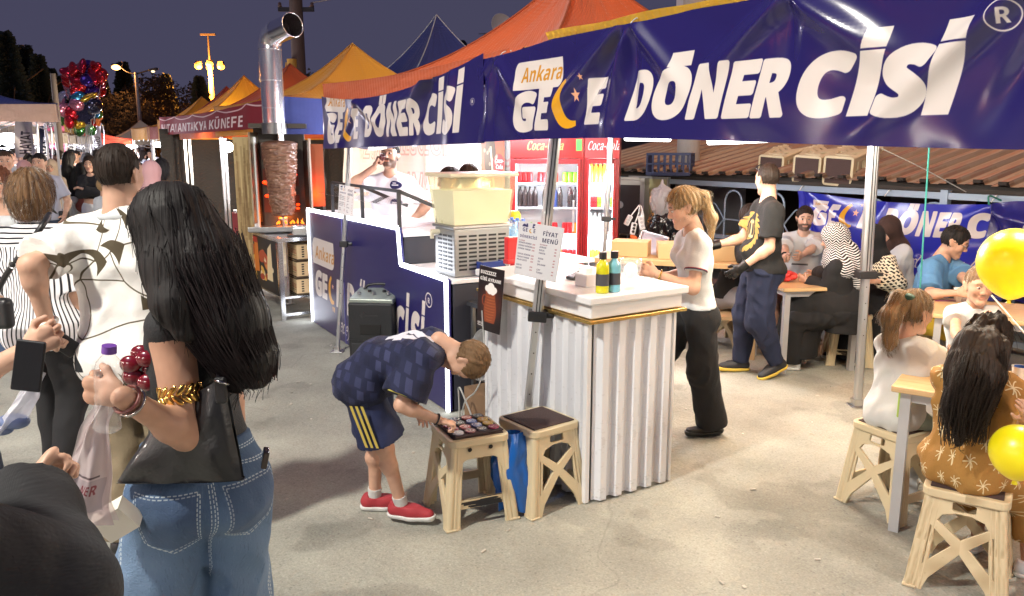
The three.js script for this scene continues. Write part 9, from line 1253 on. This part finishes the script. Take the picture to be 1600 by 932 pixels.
{ // girl with the ponytail
const pos = st3.clone(), yaw = 118, l = (px, py, d) => loc(pos, yaw, at(px, py, d));
const J = person({ label: 'child with a light ponytail and green hair bow in a sheer white blouse', at: pos, yaw, h: 1.22, kid: true, lod: 'near', skin: 'fair', hairColor: 'light', lean: 6, pelvis: [0, 0.535, -0.02], legL: { to: [0.1, 0.06, 0.26], pole: [0.1, 1, 1] }, legR: { to: [-0.12, 0.06, 0.24], pole: [-0.1, 1, 1] }, head: { pitch: 4, yaw: -8 }, armR: { to: l(1520, 548, 3.95), pole: V(0.2, -1, 0.5), hand: 'relaxed', dir: loc(G0(0, 0), yaw, V(1, 0.1, -0.2)) }, armL: { to: l(1510, 560, 4.4), pole: V(0, -1, -0.4), hand: 'relaxed' }, shirt: { mat: cloth([0.7, 0.7, 0.69], 0.8, { transmission: 0.2 }), sleeve: 0.8, loose: 0.03, sl: 0.01, e: 0.018, hem: -0.16, flare: 0.022, wrinkle: 0.014, name: 'blouse' }, pants: { mat: cloth([0.3, 0.36, 0.3]), len: 0.95, knee: 0.085, ankle: 0.07 }, shoes: { mat: C.white, sole: C.whiteSole },
hair: { t: 0.008, low: -0.05, amp: 0.005, mat: hairMat([0.19, 0.115, 0.055]), more: [{ a: [0, 0.075, -0.085], b: [0, 0.09, -0.13], r: [0.035, 0.034] }, { a: [0, 0.09, -0.13], b: [0, -0.02, -0.17], r: [0.038, 0.05] }, { a: [0, -0.02, -0.17], b: [0.0, -0.16, -0.15], r: [0.052, 0.036] }, { a: [0, -0.16, -0.15], b: [0.01, -0.21, -0.14], r: [0.034, 0.014] }] } });
part('hair_bow', [sph(0.04, 0.035, 0.1, -0.11, 1.2, 0.5, 0.7, 12), sph(0.04, -0.035, 0.1, -0.11, 1.2, 0.5, 0.7, 12), sph(0.016, 0, 0.1, -0.1)].map((g) => g.applyMatrix4(J.headM)), M([0.02, 0.07, 0.05], 0.6), J.o);
const zp = at(1422, 600, 3.75); solo('pouch', [rbox(0.05, 0.13, 0.012, 0.006, 0, 0, 0)], M([0.4, 0.55, 0.1], 0.4), 'small lime green pouch hanging by the girls\' table leg', 'pouch', at(1410, 632, 3.72), 0.3);
}
{ // facing child behind the hand
const pos = seat(1516, 545, 4.75), yaw = -14, l = (px, py, d) => loc(pos, yaw, at(px, py, d));
person({ label: 'child in white facing the viewer with a hand raised before the face', at: pos, yaw, h: 1.22, kid: true, lod: 'near', skin: 'fair', hairColor: 'light', pelvis: [0, 0.53, 0], legL: { to: [0.1, 0.06, 0.24], pole: [0.1, 1, 1] }, legR: { to: [-0.1, 0.06, 0.24], pole: [-0.1, 1, 1] }, head: { yaw: 6, pitch: 4 }, armL: { to: l(1545, 505, 4.5), pole: V(0.6, -1, 0.2), hand: 'fist', dir: V(-0.1, 1, 0.1), palm: V(-0.8, 0, -0.6) }, armR: { to: l(1500, 545, 4.4), pole: V(-1, -1, 0), hand: 'relaxed' }, shirt: { mat: C.white, sleeve: 0.5, e: 0.02, hem: -0.12, wrinkle: 0.009 }, pants: { mat: C.white }, shoes: { mat: C.white }, hair: { t: 0.006, amp: 0.004, mat: hairMat([0.16, 0.095, 0.05]) } });
}
{ // mustard dress
const palm = tex(canvas(512, 512, (c, w, h) => { c.fillStyle = '#9a7036'; c.fillRect(0, 0, w, h); for (let i = 0; i < 2200; i++) { c.fillStyle = `rgba(70,44,10,${rnd() * 0.12})`; c.fillRect(rnd() * w, rnd() * h, 3, 3); } c.strokeStyle = '#d6c7a2'; c.lineCap = 'round'; for (let j = 0; j < 6; j++) for (let i = 0; i < 5; i++) { const x = (i + 0.5 * (j % 2) + rr(-0.1, 0.1)) * w / 5 + 30, y = (j + 0.5 + rr(-0.1, 0.1)) * h / 6, a0 = rnd() * 2; c.lineWidth = 4; for (let k = 0; k < 7; k++) { const a = a0 + k * 0.9, r = 24 + rnd() * 8; c.beginPath(); c.moveTo(x, y); c.quadraticCurveTo(x + Math.cos(a) * r * 0.6, y + Math.sin(a) * r * 0.6 - 6, x + Math.cos(a + 0.25) * r, y + Math.sin(a + 0.25) * r); c.stroke(); } c.lineWidth = 4; c.beginPath(); c.moveTo(x, y); c.lineTo(x + 6, y + 34); c.stroke(); } }), 0.5, 0.5);
const pos = st4.clone().add(V(0.0, 0, -0.02)), yaw = 118, l = (px, py, d) => loc(pos, yaw, at(px, py, d));
const hw = (px, py, d) => { const p = l(px, py, d); return [p.x, p.y, p.z]; };
const J = person({ label: 'child with long dark hair in a mustard dress printed with white palms', at: pos, yaw, h: 1.28, kid: true, lod: 'near', skin: 'tan', hairColor: 'dark', lean: 3, pelvis: [0, 0.535, -0.02], legL: { to: [0.1, 0.06, 0.3], pole: [0.1, 1, 1] }, legR: { to: [-0.14, 0.06, 0.28], pole: [-0.1, 1, 1] }, head: { pitch: 14, yaw: -4 }, armR: { to: l(1600, 655, 2.95), pole: V(0.3, -1, 0.6), hand: 'relaxed' }, armL: { to: l(1500, 562, 3.55), pole: V(-1, -0.1, 0.2), hand: 'relaxed' },
shirt: { mat: palm, sleeve: 0.9, loose: 0.03, sl: 0.016, e: 0.03, hem: -0.12, flare: 0.03, wrinkle: 0.016, name: 'dress' }, pants: { mat: palm, len: 0.8, knee: 0.11, ankle: 0.1, e: 0.03, name: 'dress_legs', wrinkle: 0.016 }, shoes: { mat: C.white },
hair: { t: 0.014, overEars: true, low: -0.06, amp: 0.013, freq: 34, more: [{ w: true, a: hw(1532, 548, 3.12), b: hw(1520, 590, 3.06), r: [0.1, 0.1] }, { w: true, a: hw(1520, 590, 3.06), b: hw(1506, 640, 3.03), r: [0.1, 0.075] }, { w: true, a: hw(1506, 640, 3.03), b: hw(1500, 690, 3.05), r: [0.07, 0.02] }, { w: true, a: hw(1540, 590, 3.03), b: hw(1525, 660, 3.02), r: [0.07, 0.03] }] } });
const st = []; for (let i = 0; i < 420; i++) { const u = rr(-1, 1), v = rr(-1, 1); st.push(tube([[1535 + u * 40, 545 + rr(0, 25), 3.06 + v * 0.05], [1526 + u * 46, 595, 3.01 + v * 0.05 - 0.03 * (1 - u * u)], [1512 + u * 40 + rr(-6, 6), 640, 2.99 + v * 0.05 - 0.02 * (1 - u * u)], [1506 + u * 30 + rr(-12, 14), 675 + rr(-20, 24), 3.0 + v * 0.05]].map((q) => V(...hw(...q))), 0.0014, 3, 10)); } part('hair_strands', st, hairMat('dark'), J.o).userData.kind = 'stuff';
}
const far = (label, px, D, yaw, o) => { const p = at(px, 240, D); return person({ label, at: G0(p.x, p.z), yaw, lod: D > 12 ? 'far' : 'mid', skin: 'fair', shoes: { mat: C.blackShoe }, hair: {}, pants: { mat: C.darkJean }, ...o }); };
const longHair = { t: 0.02, overEars: true, low: -0.12, back: true, amp: 0.005, more: [{ a: [0, 0, -0.06], b: [0, -0.2, -0.1], r: [0.09, 0.1] }, { a: [0, -0.2, -0.1], b: [0, -0.42, -0.1], r: [0.1, 0.05] }] };
const bag2 = (J, label, mat) => { const t = thing('crossbody_bag', label, 'handbag'); part('strap', tube([V(-0.12, 0.45, 0.03), V(-0.04, 0.34, 0.135), V(0.09, 0.16, 0.15), V(0.17, 0.02, 0.06)].map((v) => J.world(J.P.clone().add(v.multiplyScalar(J.S)))), 0.016, 6, 16), mat, t); part('bag', place(rbox(0.06, 0.14, 0.18, 0.02, 0, 0, 0), ...J.world(J.P.clone().add(V(0.24, 0.0, 0.03))).toArray()), mat, t); };
{
const J = far('person in a pale grey shirt with a dark strap across the chest in the crowd', 61, 10.6, 6, { h: 1.75, build: 1.15, belly: 0.6, hairColor: 'black', shirt: { mat: cloth([0.42, 0.43, 0.52]), sleeve: 0.75, loose: 0.016 }, armL: { to: [0.3, 0.95, 0.16] } }); bag2(J, 'dark strap and bag across the pale grey shirt', blackPlastic);
far('person with short grey hair in a bright blue shirt at the left edge', 6, 10.2, 30, { h: 1.78, hairColor: 'brown', shirt: { mat: C.royal, sleeve: 0.75, loose: 0.016 }, hair: { t: 0.003 } });
far('person with curly brown hair and a bare arm cut by the left edge', -6, 6.6, 20, { h: 1.66, female: true, hairColor: 'red', shirt: { mat: C.white, sleeve: 0, strap: true }, pants: { mat: C.jean, len: 1, knee: 0.1, ankle: 0.1 }, hair: { ...longHair, amp: 0.02, freq: 30 } });
far('person with long dark hair, black top and white shorts walking away', 106, 14.6, 172, { h: 1.74, female: true, hairColor: 'black', shirt: { mat: C.black, sleeve: 0.6, hem: 0.02 }, pants: { mat: C.white, len: 0.36 }, hair: longHair, legR: { to: [-0.1, 0.12, -0.2] } });
far('person in a black crop top and white trousers with arms folded', 139, 12.6, 10, { h: 1.68, female: true, hairColor: 'dark', shirt: { mat: C.black, sleeve: 1.4, hem: 0.14, tuck: true }, pants: { mat: C.white, len: 1, knee: 0.1, ankle: 0.11 }, armL: { to: [-0.08, 1.2, 0.2], pole: [1, -0.6, 0.2] }, armR: { to: [0.1, 1.16, 0.2], pole: [-1, -0.6, 0.2] }, hair: longHair });
far('fair haired child in white between the crowd and the patterned shirt', 156, 10.8, 160, { h: 1.4, kid: true, hairColor: 'blond', shirt: { mat: C.white }, pants: { mat: C.white }, hair: { t: 0.012 } });
far('person with long dark hair and a white top, right of the patterned shirt man', 249, 9.4, 190, { h: 1.68, female: true, hairColor: 'black', shirt: { mat: C.pink, sleeve: 0.6 }, pants: { mat: C.white }, hair: { ...longHair, more: [{ a: [0, 0, -0.06], b: [0.05, -0.22, -0.09], r: [0.085, 0.06] }] } });
far('person in a pink veil and pale clothes just right of the patterned shirt man', 232, 8.9, 170, { h: 1.66, female: true, shirt: { mat: C.pink, sleeve: 1.4, hem: -0.2 }, hair: hijab(C.pink) });
far('person in a pink headscarf and rust red top in the left crowd', 35, 12.6, 10, { h: 1.6, female: true, shirt: { mat: C.rust, sleeve: 1.4, hem: -0.2 }, hair: hijab(C.pink) });
far('person with curly dark hair and black top behind the pink headscarf', 46, 14.2, -10, { h: 1.68, female: true, hairColor: 'black', shirt: { mat: C.black, sleeve: 0.5 }, hair: { ...longHair, amp: 0.02, freq: 30 } });
far('person in a pale patterned headscarf left of the black haired walker', 78, 13.6, 15, { h: 1.6, female: true, shirt: { mat: C.beige, sleeve: 1.4, hem: -0.25 }, hair: hijab(C.beige) });
far('person in a black shirt under the balloons', 118, 17.2, 0, { h: 1.75, hairColor: 'black', shirt: { mat: C.black, sleeve: 0.7 } });
far('person selling the foil balloons, in a grey shirt', 128, 21.4, 20, { h: 1.74, hairColor: 'dark', shirt: { mat: C.grey, sleeve: 0.7 }, armL: { to: [0.2, 1.3, 0.3] } });
far('person in a white shirt near the white stall light at the left edge', 14, 15.4, 20, { h: 1.76, hairColor: 'black', shirt: { mat: C.white, sleeve: 0.7 } });
far('dark haired person in a grey shirt second from the left in the back crowd', 22, 17.5, -10, { h: 1.76, hairColor: 'black', shirt: { mat: C.grey, sleeve: 0.7 } });
far('dark haired person in a navy shirt left of the dark blue flag', 31, 17.8, 0, { h: 1.74, hairColor: 'black', shirt: { mat: C.navy, sleeve: 0.7 } });
const T = [far('person in dark clothes in the distant crowd', 170, 19, 10, { h: 1.74, hairColor: 'black', shirt: { mat: C.black, sleeve: 0.7 } }), far('person in a white top in the distant crowd', 150, 19.5, 175, { h: 1.66, female: true, hairColor: 'dark', shirt: { mat: C.white, sleeve: 0.6 }, hair: longHair }), far('person in a blue shirt in the distant crowd', 185, 22, 185, { h: 1.78, hairColor: 'dark', shirt: { mat: C.royal, sleeve: 0.7 } }), far('person in a rust top in the distant crowd', 97, 19.5, 20, { h: 1.62, female: true, shirt: { mat: C.rust, sleeve: 1.4, hem: -0.2 }, hair: hijab(C.black) })];
for (const J of T) J.o.userData.group = 'people in the distant crowd';
[[52, 19], [66, 21], [88, 22], [112, 25], [160, 24], [176, 27], [192, 26], [200, 20], [210, 23], [222, 27], [236, 22], [142, 28], [122, 29], [72, 26], [40, 23], [18, 22], [104, 31], [184, 32], [214, 31], [256, 27], [3, 19], [240, 30], [92, 15], [124, 14.5], [150, 15.6], [168, 14.2], [84, 17], [135, 16.4]].forEach(([px, D], i) => { const p = at(px, 240, D), s = T[i % 4].o, c = dup(s, G0(p.x, p.z), rr(0, 6.28), s.userData.label.replace('in the distant crowd', ['under the second beige tent', 'before the dark blue flag', 'by the candy board', 'below the balloons', 'by the small white flag', 'right of the small white flag', 'under the tan tent', 'behind the patterned shirt', 'left of the tan tent', 'below the tan tent', 'before the far bulb', 'behind the balloon seller', 'far behind the seller', 'behind the blue flag', 'behind the pale grey shirt', 'beside the white feather flag', 'far below the foil balloons', 'far up the street', 'below the street lamp post', 'by the end of the yellow stalls', 'at the left edge of the crowd', 'far beside the yellow stalls', 'just left of the black haired walker', 'just left of the folded arms', 'just right of the folded arms', 'near the right of the patterned shirt', 'in front of the candy board', 'behind the folded arms'][i])); c.scale.setScalar(rr(0.94, 1.04)); });
}
scene.traverse((o) => { if (o.isMesh) { o.castShadow = true; o.receiveShadow = true; } });
renderer.render(scene, camera);
